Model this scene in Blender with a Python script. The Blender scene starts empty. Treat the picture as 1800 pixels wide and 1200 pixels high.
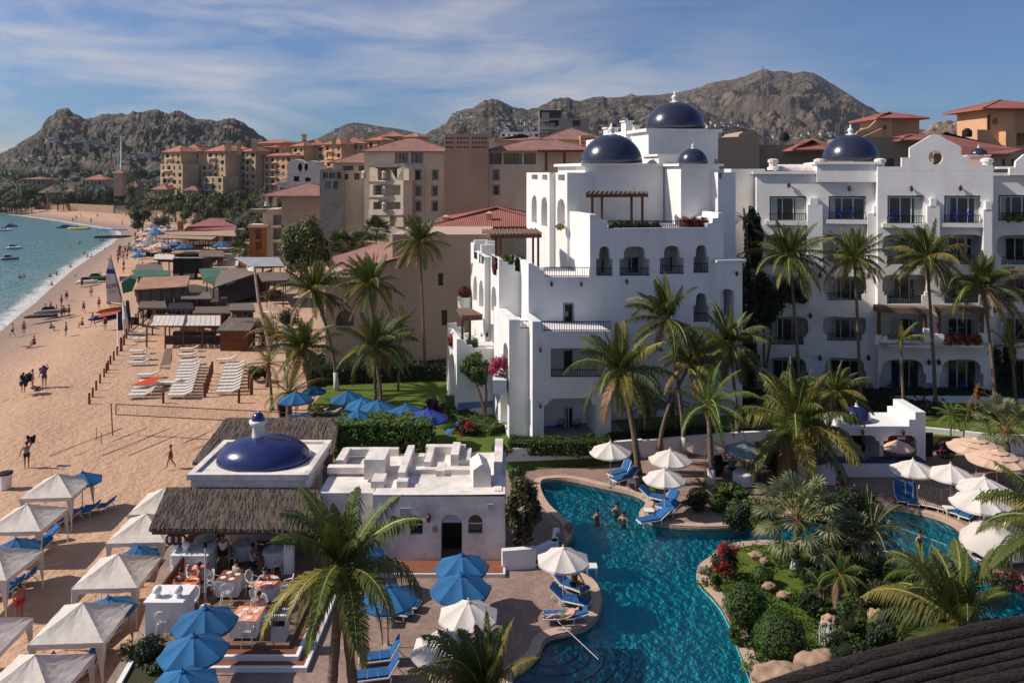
import bpy, math, random
from mathutils import Vector, Matrix, noise
from mathutils.geometry import tessellate_polygon
random.seed(7)
R = random.Random(11)
SC = bpy.context.scene
COL = SC.collection
F, HZ, HC = 1400.0, 303.0, 18.0      # focal length and horizon of the photograph in its pixels, camera height in metres
V = Vector
pi = math.pi
rad = math.radians
ORD = 'first second third fourth fifth sixth seventh eighth ninth tenth eleventh twelfth thirteenth fourteenth fifteenth sixteenth seventeenth eighteenth nineteenth twentieth'.split()
def A(px, py, d): return V(((px-900)*d/F, d, HC-(py-HZ)*d/F))
def G(px, py, z=0.0):
    d = F*(HC-z)/(py-HZ)
    return V(((px-900)*d/F, d, z))

# ------------------------------------------------------------------ materials
def nd(nt, t, **k):
    n = nt.nodes.new(t)
    for a, b in k.items():
        if a.startswith('i_'): n.inputs[a[2:].replace('_', ' ')].default_value = b
        else: setattr(n, a, b)
    return n
def c4(c): return (c[0], c[1], c[2], 1)
MATS = {}
def mat(name, col, rough=.75, var=.18, scale=1.5, bump=0., bscale=12., col2=None, spec=.3, coord='P', metal=0., detail=5, transl=0., stretch=(1, 1, 1), contrast=(.3, .7), rnd=0., coat=0.):
    if name in MATS: return MATS[name]
    m = bpy.data.materials.new(name); m.use_nodes = True
    nt = m.node_tree; b = nt.nodes['Principled BSDF']; L = nt.links.new
    b.inputs['Roughness'].default_value = rough
    b.inputs['Specular IOR Level'].default_value = spec
    b.inputs['Metallic'].default_value = metal
    b.inputs['Coat Weight'].default_value = coat
    if coord == 'P':
        src = nd(nt, 'ShaderNodeNewGeometry').outputs['Position']
    else:
        src = nd(nt, 'ShaderNodeTexCoord').outputs['Object']
    mp = nd(nt, 'ShaderNodeMapping'); mp.inputs['Scale'].default_value = stretch
    L(src, mp.inputs['Vector'])
    nz = nd(nt, 'ShaderNodeTexNoise', i_Scale=scale, i_Detail=float(detail), i_Roughness=.6)
    L(mp.outputs[0], nz.inputs['Vector'])
    rp = nd(nt, 'ShaderNodeMapRange'); rp.inputs[1].default_value = contrast[0]; rp.inputs[2].default_value = contrast[1]
    L(nz.outputs[0], rp.inputs[0])
    mx = nd(nt, 'ShaderNodeMix', data_type='RGBA')
    c2 = col2 or tuple(x*(1-var) for x in col)
    c1 = col if col2 else tuple(min(1, x*(1+var*.5)) for x in col)
    mx.inputs[6].default_value = c4(c2); mx.inputs[7].default_value = c4(c1)
    L(rp.outputs[0], mx.inputs[0])
    out = mx.outputs[2]
    if rnd:
        oi = nd(nt, 'ShaderNodeObjectInfo')
        mr = nd(nt, 'ShaderNodeMapRange'); mr.inputs[3].default_value = 1-rnd; mr.inputs[4].default_value = 1+rnd
        L(oi.outputs['Random'], mr.inputs[0])
        hs = nd(nt, 'ShaderNodeHueSaturation'); L(mr.outputs[0], hs.inputs['Value']); L(out, hs.inputs['Color'])
        out = hs.outputs[0]
    L(out, b.inputs['Base Color'])
    if bump:
        n2 = nd(nt, 'ShaderNodeTexNoise', i_Scale=bscale, i_Detail=6.)
        L(mp.outputs[0], n2.inputs['Vector'])
        bp = nd(nt, 'ShaderNodeBump', i_Strength=min(1., bump), i_Distance=.05 if bump <= 1 else .05*bump)
        L(n2.outputs[0], bp.inputs['Height']); L(bp.outputs[0], b.inputs['Normal'])
    if transl:
        tr = nd(nt, 'ShaderNodeBsdfTranslucent'); L(out, tr.inputs['Color'])
        ms = nd(nt, 'ShaderNodeMixShader', i_Fac=transl)
        L(b.outputs[0], ms.inputs[1]); L(tr.outputs[0], ms.inputs[2])
        L(ms.outputs[0], nt.nodes['Material Output'].inputs[0])
    MATS[name] = m
    return m
def add_wave(m, direction, scale, strength, dist=.05, mixdark=.0, distort=1.0, rotz=0):
    """ribs (tiles, thatch, boards): a wave that drives bump and a little colour"""
    nt = m.node_tree; b = nt.nodes['Principled BSDF']; L = nt.links.new
    g = nd(nt, 'ShaderNodeNewGeometry')
    mp = nd(nt, 'ShaderNodeMapping'); mp.inputs['Rotation'].default_value = (0, 0, rotz); L(g.outputs['Position'], mp.inputs[0])
    w = nd(nt, 'ShaderNodeTexWave', bands_direction=direction, i_Scale=scale, i_Distortion=distort, i_Detail=2.)
    L(mp.outputs[0], w.inputs['Vector'])
    bp = nd(nt, 'ShaderNodeBump', i_Strength=strength, i_Distance=dist); L(w.outputs['Fac'], bp.inputs['Height'])
    if b.inputs['Normal'].links: L(b.inputs['Normal'].links[0].from_socket, bp.inputs['Normal'])
    L(bp.outputs[0], b.inputs['Normal'])
    if mixdark:
        mx = nd(nt, 'ShaderNodeMix', data_type='RGBA', blend_type='MULTIPLY')
        mx.inputs[0].default_value = mixdark
        s = b.inputs['Base Color'].links[0].from_socket
        L(s, mx.inputs[6]); L(w.outputs['Color'], mx.inputs[7]); L(mx.outputs[2], b.inputs['Base Color'])
    return m

WHITE = mat('white_stucco', (.78, .76, .73), .85, .09, .6, .25, 9, contrast=(.25, .6))
def weather(m, col, amt, sc=(1.6, 1.6, .12)):
    nt = m.node_tree; b = nt.nodes['Principled BSDF']; L = nt.links.new
    g = nd(nt, 'ShaderNodeNewGeometry'); mp = nd(nt, 'ShaderNodeMapping'); mp.inputs['Scale'].default_value = sc; L(g.outputs['Position'], mp.inputs[0])
    n = nd(nt, 'ShaderNodeTexNoise', i_Scale=1., i_Detail=7., i_Roughness=.7); L(mp.outputs[0], n.inputs['Vector'])
    r = nd(nt, 'ShaderNodeMapRange'); r.inputs[1].default_value = .50; r.inputs[2].default_value = .78; r.inputs[4].default_value = amt; L(n.outputs[0], r.inputs[0])
    x = nd(nt, 'ShaderNodeMix', data_type='RGBA'); x.inputs[7].default_value = c4(col); L(r.outputs[0], x.inputs[0]); L(b.inputs['Base Color'].links[0].from_socket, x.inputs[6]); L(x.outputs[2], b.inputs['Base Color'])
weather(WHITE, (.5, .46, .40), .32, (.9, .9, .2))
WHITE2 = mat('white_roof_coating', (.72, .66, .6), .85, .25, 1.1, .3, 12, contrast=(.3, .6))
BLUEBAND = mat('blue_dado_paint', (.13, .24, .50), .8, .15, 2)
DOME = mat('cobalt_glazed_tile', (.020, .024, .052), .24, .35, 2.2, .05, 30, spec=.6, detail=8, coord='O')
DOME2 = mat('blue_glazed_tile', (.018, .026, .115), .22, .3, 1.6, .04, 18, spec=.6, coord='O')
def tilelines(m, s):
    nt = m.node_tree; b = nt.nodes['Principled BSDF']; L = nt.links.new
    tc = nd(nt, 'ShaderNodeTexCoord'); vo = nd(nt, 'ShaderNodeTexVoronoi', feature='DISTANCE_TO_EDGE', i_Scale=s)
    L(tc.outputs['Object'], vo.inputs['Vector'])
    mr = nd(nt, 'ShaderNodeMapRange'); mr.inputs[2].default_value = .04; L(vo.outputs['Distance'], mr.inputs[0])
    mx = nd(nt, 'ShaderNodeMix', data_type='RGBA'); mx.inputs[6].default_value = (.05, .055, .08, 1)
    L(mr.outputs[0], mx.inputs[0]); L(b.inputs['Base Color'].links[0].from_socket, mx.inputs[7]); L(mx.outputs[2], b.inputs['Base Color'])
tilelines(DOME, 3.2)
GLASS = mat('window_glass', (.02, .028, .032), .08, .4, .8, spec=.8)
CURTAIN = mat('pale_curtain', (.42, .46, .44), .9, .3, 3, stretch=(6, 6, .2))
METAL_W = mat('white_frame', (.7, .7, .7), .5, .05)
IRON = mat('black_iron', (.015, .014, .014), .5, .1)
IRONB = mat('dark_lamp_iron', (.09, .03, .025), .6, .2)
WOOD = mat('brown_wood', (.16, .06, .035), .7, .35, 4, .3, 20)
WOODG = mat('grey_brown_wood', (.2, .13, .09), .8, .4, 3, .4, 15, stretch=(1, 6, 1))
BEIGE = mat('beige_stucco', (.58, .49, .38), .88, .13, .25, .2, 6)
BEIGE2 = mat('cream_stucco', (.66, .56, .43), .88, .13, .3, .2, 6)
for _m in (BEIGE, BEIGE2): weather(_m, (.24, .18, .13), .5, (.5, .5, .06))
BROWNW = mat('brown_stucco', (.42, .28, .20), .88, .15, .2, .2, 6)
TAUPE = mat('taupe_stucco', (.40, .31, .24), .88, .2, .15, .2, 6)
OCHRE = mat('ochre_stucco', (.52, .38, .24), .85, .25, .2)
ORANGE = mat('orange_stucco', (.62, .36, .20), .85, .12, .3)
RUST = mat('rust_stucco', (.40, .15, .04), .85, .2, .5)
ROOFP = add_wave(mat('pink_clay_tile', (.40, .21, .17), .85, .25, .7, .3, 5), 'X', 1.6, .6, .08, .35, .3)
ROOFR = add_wave(mat('red_clay_tile', (.42, .15, .12), .8, .2, .7, .3, 5), 'X', 1.6, .6, .08, .4, .3)
ROOFY = add_wave(mat('red_clay_tile_rows', (.40, .15, .11), .8, .2, .7, .3, 5), 'DIAGONAL', .8, .5, .08, .35, .3)
ROOFO = mat('terracotta_tile', (.38, .16, .10), .85, .3, .25, .3, 3)
STONE = mat('beige_stone', (.36, .25, .17), .9, .35, .8, .6, 4)
ROCK = mat('pale_rock', (.38, .25, .17), .9, .4, 1.2, 1, 3)
CONC = mat('concrete', (.33, .29, .25), .9, .25, .8, .3, 8)
THATCH = mat('palm_thatch', (.17, .13, .108), .95, .5, 7, 1.0, 30, stretch=(9, .45, 1), contrast=(.35, .65))
CANVAS = mat('white_canvas', (.74, .68, .61), .8, .12, 1.2, .4, 5, transl=.22, coord='O')
CANVASW = mat('offwhite_umbrella_cloth', (.78, .72, .65), .8, .12, 1.5, .3, 8, transl=.22, coord='O')
CANVASP = mat('peach_umbrella_cloth', (.72, .50, .37), .8, .1, 1.5, .15, 8, transl=.15, coord='O')
CANVASG = mat('grey_umbrella_cloth', (.22, .28, .29), .8, .1, 1.5, .15, 8, transl=.1, coord='O')
CANVASB = mat('blue_umbrella_cloth', (.03, .15, .33), .85, .25, 1.5, .15, 8, transl=.2, coord='O', rnd=.15)
CANVASN = mat('royal_blue_cloth', (.03, .06, .30), .8, .15, 1.5, transl=.1, coord='O')
CUSH = mat('blue_cushion', (.02, .11, .30), .85, .15, 4, .2, 20, coord='O', rnd=.12)
CUSHW = mat('cream_cushion', (.70, .66, .56), .85, .08, 4, .2, 20, coord='O')
CUSHS = mat('striped_towel', (.42, .30, .22), .9, .1, 4, coord='O')
PLASTIC = mat('white_plastic', (.75, .73, .70), .45, .05, 3, coord='O')
PLBLUE = mat('blue_plastic', (.02, .035, .28), .4, .1, 3, coord='O')
POLE = mat('umbrella_pole', (.55, .52, .48), .5, .1)
POLEW = mat('dark_wood_pole', (.12, .06, .035), .7, .2)
CLOTHO = mat('orange_cloth', (.75, .16, .03), .85, .5, 3.5, col2=(.8, .62, .52), coord='O', contrast=(.34, .40))
CLOTHP = mat('peach_cloth', (.70, .24, .12), .85, .5, 3.5, col2=(.75, .55, .45), coord='O', contrast=(.36, .46))
CLOTHW = mat('white_tablecloth', (.66, .66, .72), .85, .1, 3, coord='O')
SKIN = mat('skin', (.42, .20, .12), .6, .1, 4, coord='O', rnd=.35)
HAIR = mat('dark_hair', (.02, .013, .01), .6, .2, 4, coord='O')
TERRA = mat('terracotta_pot', (.25, .05, .035), .7, .2, 3, coord='O')
BRICKR = mat('red_brown_floor_tile', (.24, .09, .05), .7, .25, 2, .2, 10)
BLACK = mat('black_sheeting', (.006, .005, .006), .6, .2, 1)
def cloth(name, c): return mat(name, c, .85, .12, 5, coord='O')
def leafmat(name, c, c2, rnd=.15, tr=.3, scale=1.2): return mat(name, c, .55, .3, scale, col2=c2, coord='O', transl=tr, rnd=rnd, spec=.35)
PALM = leafmat('palm_leaflet', (.12, .14, .022), (.035, .058, .012), .2, .22, 1.0)
PALMY = leafmat('yellow_palm_leaflet', (.30, .23, .045), (.11, .11, .022), .2, .25, 1.0)
PALML = leafmat('bright_palm_leaflet', (.13, .21, .025), (.06, .12, .015), .1, .3, 1.0)
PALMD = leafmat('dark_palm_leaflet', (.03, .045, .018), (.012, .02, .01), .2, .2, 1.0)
FANP = leafmat('fan_palm_leaf', (.30, .31, .16), (.12, .14, .06), .15, .2, 1.2)
DRY = leafmat('dry_palm_frond', (.30, .15, .05), (.13, .06, .025), .15, .2, 1.0)
RACH = mat('frond_stem', (.25, .24, .07), .5, .2, 3, coord='O')
BARK = mat('palm_bark', (.21, .145, .10), .9, .5, 6, 1, 14, stretch=(.4, .4, 3), coord='O')
BARKW = mat('whitewashed_bark', (.6, .57, .53), .85, .2, 6, .4, 14, coord='O')
BOOT = mat('palm_fibre', (.24, .12, .055), .95, .5, 9, 1, 16, coord='O')
LEAF = leafmat('shrub_leaf', (.075, .13, .018), (.022, .05, .010), .12, .2, 2.2)
LEAFL = leafmat('bright_shrub_leaf', (.14, .22, .03), (.05, .10, .015), .12, .25, 2.2)
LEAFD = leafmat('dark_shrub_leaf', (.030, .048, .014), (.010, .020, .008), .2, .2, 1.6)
LEAFF = leafmat('far_tree_leaf', (.055, .085, .018), (.014, .028, .010), .3, .2, .35)
LEAFO = leafmat('olive_tree_leaf', (.085, .095, .028), (.028, .038, .014), .2, .2, .5)
BOUG = leafmat('magenta_bract', (.62, .07, .20), (.30, .03, .08), .1, .3, 5)
BOUR = leafmat('red_bract', (.50, .03, .05), (.20, .03, .03), .1, .3, 4)
BOUP = leafmat('purple_bract', (.32, .03, .26), (.10, .02, .09), .1, .3, 5)
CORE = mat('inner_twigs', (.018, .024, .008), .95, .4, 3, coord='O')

def special():
    # sand: warm grains, long patches, footprints as relief
    m = mat('beach_sand', (.53, .335, .22), .95, .2, .08, col2=(.46, .285, .185), detail=8)
    nt = m.node_tree; b = nt.nodes['Principled BSDF']; L = nt.links.new
    g = nd(nt, 'ShaderNodeNewGeometry')
    n1 = nd(nt, 'ShaderNodeTexNoise', i_Scale=2.0, i_Detail=3., i_Roughness=.6)
    n2 = nd(nt, 'ShaderNodeTexNoise', i_Scale=.5, i_Detail=4.)
    L(g.outputs['Position'], n1.inputs['Vector']); L(g.outputs['Position'], n2.inputs['Vector'])
    b1 = nd(nt, 'ShaderNodeBump', i_Strength=1., i_Distance=.17); L(n1.outputs[0], b1.inputs['Height'])
    b2 = nd(nt, 'ShaderNodeBump', i_Strength=.6, i_Distance=.3); L(n2.outputs[0], b2.inputs['Height']); L(b1.outputs[0], b2.inputs['Normal'])
    L(b2.outputs[0], b.inputs['Normal'])
    # wet sand by the water line (attribute written on the beach mesh)
    at = nd(nt, 'ShaderNodeAttribute', attribute_name='shore')
    mr = nd(nt, 'ShaderNodeMapRange'); mr.inputs[1].default_value = 2.; mr.inputs[2].default_value = 11.
    L(at.outputs['Fac'], mr.inputs[0])
    mx = nd(nt, 'ShaderNodeMix', data_type='RGBA'); mx.inputs[6].default_value = (.27, .19, .15, 1)
    L(mr.outputs[0], mx.inputs[0]); L(b.inputs['Base Color'].links[0].from_socket, mx.inputs[7]); L(mx.outputs[2], b.inputs['Base Color'])
    ai = nd(nt, 'ShaderNodeAttribute', attribute_name='inland'); mi_ = nd(nt, 'ShaderNodeMix', data_type='RGBA'); mi_.inputs[7].default_value = (.075, .065, .035, 1)
    L(ai.outputs['Fac'], mi_.inputs[0]); L(mx.outputs[2], mi_.inputs[6]); L(mi_.outputs[2], b.inputs['Base Color'])
    # sea
    m = bpy.data.materials.new('sea_water'); m.use_nodes = True; MATS['sea_water'] = m
    nt = m.node_tree; b = nt.nodes['Principled BSDF']; L = nt.links.new
    g = nd(nt, 'ShaderNodeNewGeometry'); at = nd(nt, 'ShaderNodeAttribute', attribute_name='shore')
    nz = nd(nt, 'ShaderNodeTexNoise', i_Scale=.035, i_Detail=5.); L(g.outputs['Position'], nz.inputs['Vector'])
    ad = nd(nt, 'ShaderNodeMath', operation='MULTIPLY_ADD'); L(nz.outputs[0], ad.inputs[0]); ad.inputs[1].default_value = 26.; L(at.outputs['Fac'], ad.inputs[2])
    cr = nd(nt, 'ShaderNodeValToRGB'); e = cr.color_ramp.elements
    mr = nd(nt, 'ShaderNodeMapRange'); mr.inputs[1].default_value = 10.; mr.inputs[2].default_value = 110.
    L(ad.outputs[0], mr.inputs[0]); L(mr.outputs[0], cr.inputs[0])
    e[0].position = 0; e[0].color = (.17, .23, .20, 1); e[1].position = 1; e[1].color = (.012, .075, .095, 1)
    x = e.new(.12); x.color = (.06, .17, .165, 1); x = e.new(.5); x.color = (.022, .11, .125, 1)
    n3 = nd(nt, 'ShaderNodeTexNoise', i_Scale=.35, i_Detail=4.); L(g.outputs['Position'], n3.inputs['Vector'])
    fo = nd(nt, 'ShaderNodeMath', operation='MULTIPLY_ADD'); L(n3.outputs[0], fo.inputs[0]); fo.inputs[1].default_value = -5.5; L(at.outputs['Fac'], fo.inputs[2])
    fm = nd(nt, 'ShaderNodeMapRange'); fm.inputs[1].default_value = -1.2; fm.inputs[2].default_value = .6; fm.inputs[3].default_value = 1; fm.inputs[4].default_value = 0
    L(fo.outputs[0], fm.inputs[0])
    mx = nd(nt, 'ShaderNodeMix', data_type='RGBA'); L(fm.outputs[0], mx.inputs[0]); L(cr.outputs[0], mx.inputs[6]); mx.inputs[7].default_value = (.72, .68, .62, 1)
    L(mx.outputs[2], b.inputs['Base Color']); b.inputs['Roughness'].default_value = .28; b.inputs['Specular IOR Level'].default_value = .35
    mp = nd(nt, 'ShaderNodeMapping'); mp.inputs['Scale'].default_value = (.7, 1.3, 1); L(g.outputs['Position'], mp.inputs[0])
    n4 = nd(nt, 'ShaderNodeTexNoise', i_Scale=.45, i_Detail=5., i_Roughness=.7); L(mp.outputs[0], n4.inputs['Vector'])
    bp = nd(nt, 'ShaderNodeBump', i_Strength=1., i_Distance=1.1); L(n4.outputs[0], bp.inputs['Height']); L(bp.outputs[0], b.inputs['Normal'])
    # pool water: tinted clear sheet with ripples over a mosaic floor with caustics painted in
    m = bpy.data.materials.new('pool_water'); m.use_nodes = True; MATS['pool_water'] = m
    nt = m.node_tree; L = nt.links.new; nt.nodes.remove(nt.nodes['Principled BSDF'])
    g = nd(nt, 'ShaderNodeNewGeometry')
    n4 = nd(nt, 'ShaderNodeTexNoise', i_Scale=3.2, i_Detail=4.); L(g.outputs['Position'], n4.inputs['Vector'])
    bp = nd(nt, 'ShaderNodeBump', i_Strength=.45, i_Distance=.06); L(n4.outputs[0], bp.inputs['Height'])
    tr = nd(nt, 'ShaderNodeBsdfTransparent'); tr.inputs[0].default_value = (.42, .84, .88, 1)
    gl = nd(nt, 'ShaderNodeBsdfGlossy', i_Roughness=.06); L(bp.outputs[0], gl.inputs['Normal'])
    fr = nd(nt, 'ShaderNodeFresnel', i_IOR=1.33); L(bp.outputs[0], fr.inputs['Normal'])
    ms = nd(nt, 'ShaderNodeMixShader'); L(fr.outputs[0], ms.inputs[0]); L(tr.outputs[0], ms.inputs[1]); L(gl.outputs[0], ms.inputs[2])
    L(ms.outputs[0], nt.nodes['Material Output'].inputs[0])
    m = mat('pool_mosaic_caustics', (.05, .56, .64), .5, .2, .35, col2=(.03, .43, .53), detail=3)
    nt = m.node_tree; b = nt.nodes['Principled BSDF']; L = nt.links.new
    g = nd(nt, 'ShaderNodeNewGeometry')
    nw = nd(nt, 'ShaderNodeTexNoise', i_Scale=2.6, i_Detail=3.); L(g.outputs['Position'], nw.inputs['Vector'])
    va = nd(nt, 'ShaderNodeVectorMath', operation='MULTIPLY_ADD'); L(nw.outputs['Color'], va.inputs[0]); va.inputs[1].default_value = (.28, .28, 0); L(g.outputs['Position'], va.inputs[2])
    vo = nd(nt, 'ShaderNodeTexVoronoi', feature='DISTANCE_TO_EDGE', i_Scale=4.2); L(va.outputs[0], vo.inputs['Vector'])  # bright cell edges: caustic light painted into the mosaic colour
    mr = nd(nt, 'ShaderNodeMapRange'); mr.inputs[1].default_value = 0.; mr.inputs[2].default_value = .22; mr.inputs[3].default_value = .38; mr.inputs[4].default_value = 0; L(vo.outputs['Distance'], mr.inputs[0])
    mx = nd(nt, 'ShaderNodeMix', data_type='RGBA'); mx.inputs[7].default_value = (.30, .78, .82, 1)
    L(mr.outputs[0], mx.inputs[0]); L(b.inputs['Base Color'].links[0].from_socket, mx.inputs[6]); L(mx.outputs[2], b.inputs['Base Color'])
    # paving
    m = mat('deck_paving', (.35, .24, .19), .85, .3, .8, col2=(.25, .17, .135), detail=8)
    nt = m.node_tree; b = nt.nodes['Principled BSDF']; L = nt.links.new
    g = nd(nt, 'ShaderNodeNewGeometry')
    vo = nd(nt, 'ShaderNodeTexVoronoi', feature='DISTANCE_TO_EDGE', i_Scale=5.); L(g.outputs['Position'], vo.inputs['Vector'])
    mr = nd(nt, 'ShaderNodeMapRange'); mr.inputs[2].default_value = .05; mr.inputs[3].default_value = .72; L(vo.outputs['Distance'], mr.inputs[0])
    vc = nd(nt, 'ShaderNodeTexVoronoi', i_Scale=5.); L(g.outputs['Position'], vc.inputs['Vector'])
    mv = nd(nt, 'ShaderNodeMapRange'); mv.inputs[3].default_value = .8; mv.inputs[4].default_value = 1.15; L(vc.outputs['Color'], mv.inputs[0])
    mu = nd(nt, 'ShaderNodeMath', operation='MULTIPLY'); L(mr.outputs[0], mu.inputs[0]); L(mv.outputs[0], mu.inputs[1])
    vm = nd(nt, 'ShaderNodeVectorMath', operation='SCALE'); L(b.inputs['Base Color'].links[0].from_socket, vm.inputs[0]); L(mu.outputs[0], vm.inputs['Scale'])
    L(vm.outputs[0], b.inputs['Base Color'])
special()
SAND, SEA, PWATER, PMOSAIC_CAUSTIC, DECK = (MATS[k] for k in ('beach_sand', 'sea_water', 'pool_water', 'pool_mosaic_caustics', 'deck_paving'))
COPING = mat('coping_stone', (.52, .37, .28), .8, .2, 1.5, .3, 8)
GRASS = mat('lawn_grass', (.105, .155, .016), .9, .3, 1.4, .8, 18, col2=(.06, .10, .012))
SOIL = mat('planting_soil', (.06, .045, .025), .95, .5, 2, .8, 6, col2=(.035, .045, .015))
EARTH = mat('dry_ground', (.20, .14, .095), .95, .3, .02, .5, 1, col2=(.10, .085, .05))

# ------------------------------------------------------------------ mesh builder
def wm(o):
    M = o.matrix_basis.copy()
    while o.parent is not None: o = o.parent; M = o.matrix_basis @ M
    return M
class MB:
    def __init__(s): s.v = []; s.f = []; s.m = []; s.mi = 0
    def add(s, vs, fs):
        n = len(s.v); s.v += [tuple(v) for v in vs]
        s.f += [tuple(i+n for i in f) for f in fs]; s.m += [s.mi]*len(fs); return s
    def quad(s, a, b, c, d): return s.add([a, b, c, d], [(0, 1, 2, 3)])
    def hexa(s, p):  # 4 bottom, 4 top
        return s.add(p, [(3, 2, 1, 0), (4, 5, 6, 7), (0, 1, 5, 4), (1, 2, 6, 5), (2, 3, 7, 6), (3, 0, 4, 7)])
    def box(s, x0, y0, z0, x1, y1, z1):
        return s.hexa([(x0, y0, z0), (x1, y0, z0), (x1, y1, z0), (x0, y1, z0), (x0, y0, z1), (x1, y0, z1), (x1, y1, z1), (x0, y1, z1)])
    def bar(s, a, b, w, h=None, up=V((0, 0, 1))):
        a = V(a); b = V(b); h = h or w; d = (b-a).normalized()
        if abs(d.dot(up)) > .95: up = V((1, 0, 0))
        sd = d.cross(up).normalized()*w/2; u = sd.cross(d).normalized()*h/2
        return s.hexa([a-sd-u, a+sd-u, b+sd-u, b-sd-u, a-sd+u, a+sd+u, b+sd+u, b-sd+u])
    def obox(s, c, U, W, hu, hw, z0, z1):
        c = V(c); U = V(U)*hu; W = V(W)*hw
        p = [c-U-W, c+U-W, c+U+W, c-U+W]
        return s.hexa([(q.x, q.y, z0) for q in p]+[(q.x, q.y, z1) for q in p])
    def poly(s, pts, holes=()):
        loops = [[V(p) for p in pts]]+[[V(p) for p in h] for h in holes]
        flat = [p for l in loops for p in l]
        return s.add(flat, tessellate_polygon(loops))
    def prism(s, pts, ext, holes=(), back=True, front=True):
        ext = V(ext)
        if front: s.poly(pts, holes)
        if back: s.poly([V(p)+ext for p in pts], [[V(p)+ext for p in h] for h in holes])
        for l in [pts]+list(holes):
            n = len(l); vs = [V(p) for p in l]+[V(p)+ext for p in l]
            s.add(vs, [(i, (i+1) % n, n+(i+1) % n, n+i) for i in range(n)])
        return s
    def tube(s, pts, r, n=6, cap=True):
        pts = [V(p) for p in pts]; k = len(pts)
        if not hasattr(r, '__len__'): r = [r]*k
        vs = []; prev = None
        for i, p in enumerate(pts):
            d = (pts[min(i+1, k-1)]-pts[max(i-1, 0)]).normalized()
            if prev is None:
                a = V((1, 0, 0)) if abs(d.x) < .9 else V((0, 1, 0)); sd = d.cross(a).normalized()
            else: sd = (prev-d*prev.dot(d)).normalized()
            prev = sd; up = d.cross(sd)
            for j in range(n):
                t = 2*pi*j/n; vs.append(p+(sd*math.cos(t)+up*math.sin(t))*r[i])
        fs = [(i*n+j, i*n+(j+1) % n, (i+1)*n+(j+1) % n, (i+1)*n+j) for i in range(k-1) for j in range(n)]
        if cap: fs += [tuple(range(n-1, -1, -1)), tuple((k-1)*n+j for j in range(n))]
        return s.add(vs, fs)
    def lathe(s, c, prof, n=20, sx=1, sy=1):
        c = V(c); vs = []; k = len(prof)
        for r_, z in prof:
            for j in range(n):
                t = 2*pi*j/n; vs.append((c.x+r_*sx*math.cos(t), c.y+r_*sy*math.sin(t), c.z+z))
        fs = [(i*n+j, i*n+(j+1) % n, (i+1)*n+(j+1) % n, (i+1)*n+j) for i in range(k-1) for j in range(n)]
        fs += [tuple(range(n-1, -1, -1)), tuple((k-1)*n+j for j in range(n))]
        return s.add(vs, fs)
    def build(s, name, mats, parent=None, smooth=False, local=False):
        if not isinstance(mats, (list, tuple)): mats = [mats]
        me = bpy.data.meshes.new(name)
        vs = s.v
        if parent is not None and not local:
            M = wm(parent).inverted()
            vs = [tuple(M @ V(v)) for v in vs]
        me.from_pydata(vs, [], s.f); 
        for m in mats: me.materials.append(m)
        if len(mats) > 1: me.polygons.foreach_set('material_index', s.m)
        if smooth: me.polygons.foreach_set('use_smooth', [True]*len(s.f))
        me.update()
        o = bpy.data.objects.new(name, me); COL.objects.link(o)
        if parent is not None: o.parent = parent
        return o
def tag(o, label=None, cat=None, group=None, kind=None):
    if label: o['label'] = label
    if cat: o['category'] = cat
    if group: o['group'] = group
    if kind: o['kind'] = kind
    return o
def thing(name, label, cat, loc=(0, 0, 0), group=None, rotz=0, scale=1):
    o = bpy.data.objects.new(name, None); COL.objects.link(o)
    o.location = loc; o.rotation_euler = (0, 0, rotz); o.scale = (scale,)*3
    o.matrix_basis = Matrix.LocRotScale(V(loc), Matrix.Rotation(rotz, 3, 'Z'), V((scale,)*3))
    o.empty_display_size = .3
    return tag(o, label, cat, group)
KIDS = {}
def kids(o): return [c for c in bpy.data.objects if c.parent == o]
class Proto:
    """a thing built once; each use copies it and each of its parts"""
    def __init__(s, root):
        s.root = root; s.used = False
        s.tree = s._scan(root)
    def _scan(s, o):
        return (o, [s._scan(c) for c in kids(o)])
    def _copy(s, node, parent):
        o, ch = node; c = o.copy(); COL.objects.link(c)
        if parent is not None: c.parent = parent
        for x in ch: s._copy(x, c)
        return c
    def put(s, loc, rotz=0, scale=1, label=None, cat=None, group=None, mats=None, tilt=0):
        if not s.used: r = s.root; s.used = True; new = False
        else: r = s._copy(s.tree, None); new = True
        r.location = loc; r.rotation_euler = (0, tilt, rotz)
        r.scale = scale if hasattr(scale, '__len__') else (scale,)*3
        tag(r, label, cat, group)
        return r
def struct(name, mb, m, smooth=False):
    o = mb.build(name, m, None, smooth); o['kind'] = 'structure'; return o

# ------------------------------------------------------------------ vertical planes that photograph pixels are projected onto
class Fr:
    def __init__(s, X, Y, deg=0):
        a = rad(deg); s.P = V((X, Y, 0)); s.U = V((math.cos(a), math.sin(a), 0)); s.N = V((-math.sin(a), math.cos(a), 0))
    def p(s, px, py, v=0.):
        r = V(((px-900)/F, 1, -(py-HZ)/F)); C = V((0, 0, HC))
        t = (s.P+s.N*v-C).dot(s.N)/r.dot(s.N)
        return C+r*t
    def ps(s, px, py, u):          # on the side plane u metres along U
        r = V(((px-900)/F, 1, -(py-HZ)/F)); C = V((0, 0, HC))
        t = (s.P+s.U*u-C).dot(s.U)/r.dot(s.U)
        return C+r*t
    def pp(s, l, v=0.): return [s.p(x, y, v) for x, y in l]
    def loc(s, q):
        q = V(q)-s.P; return q.dot(s.U), q.dot(s.N)
    def w(s, u, v, z): return V((s.P+s.U*u+s.N*v).to_tuple()[:2]+(z,))
def rect(x0, y0, x1, y1): return [(x0, y1), (x0, y0), (x1, y0), (x1, y1)]
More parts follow.
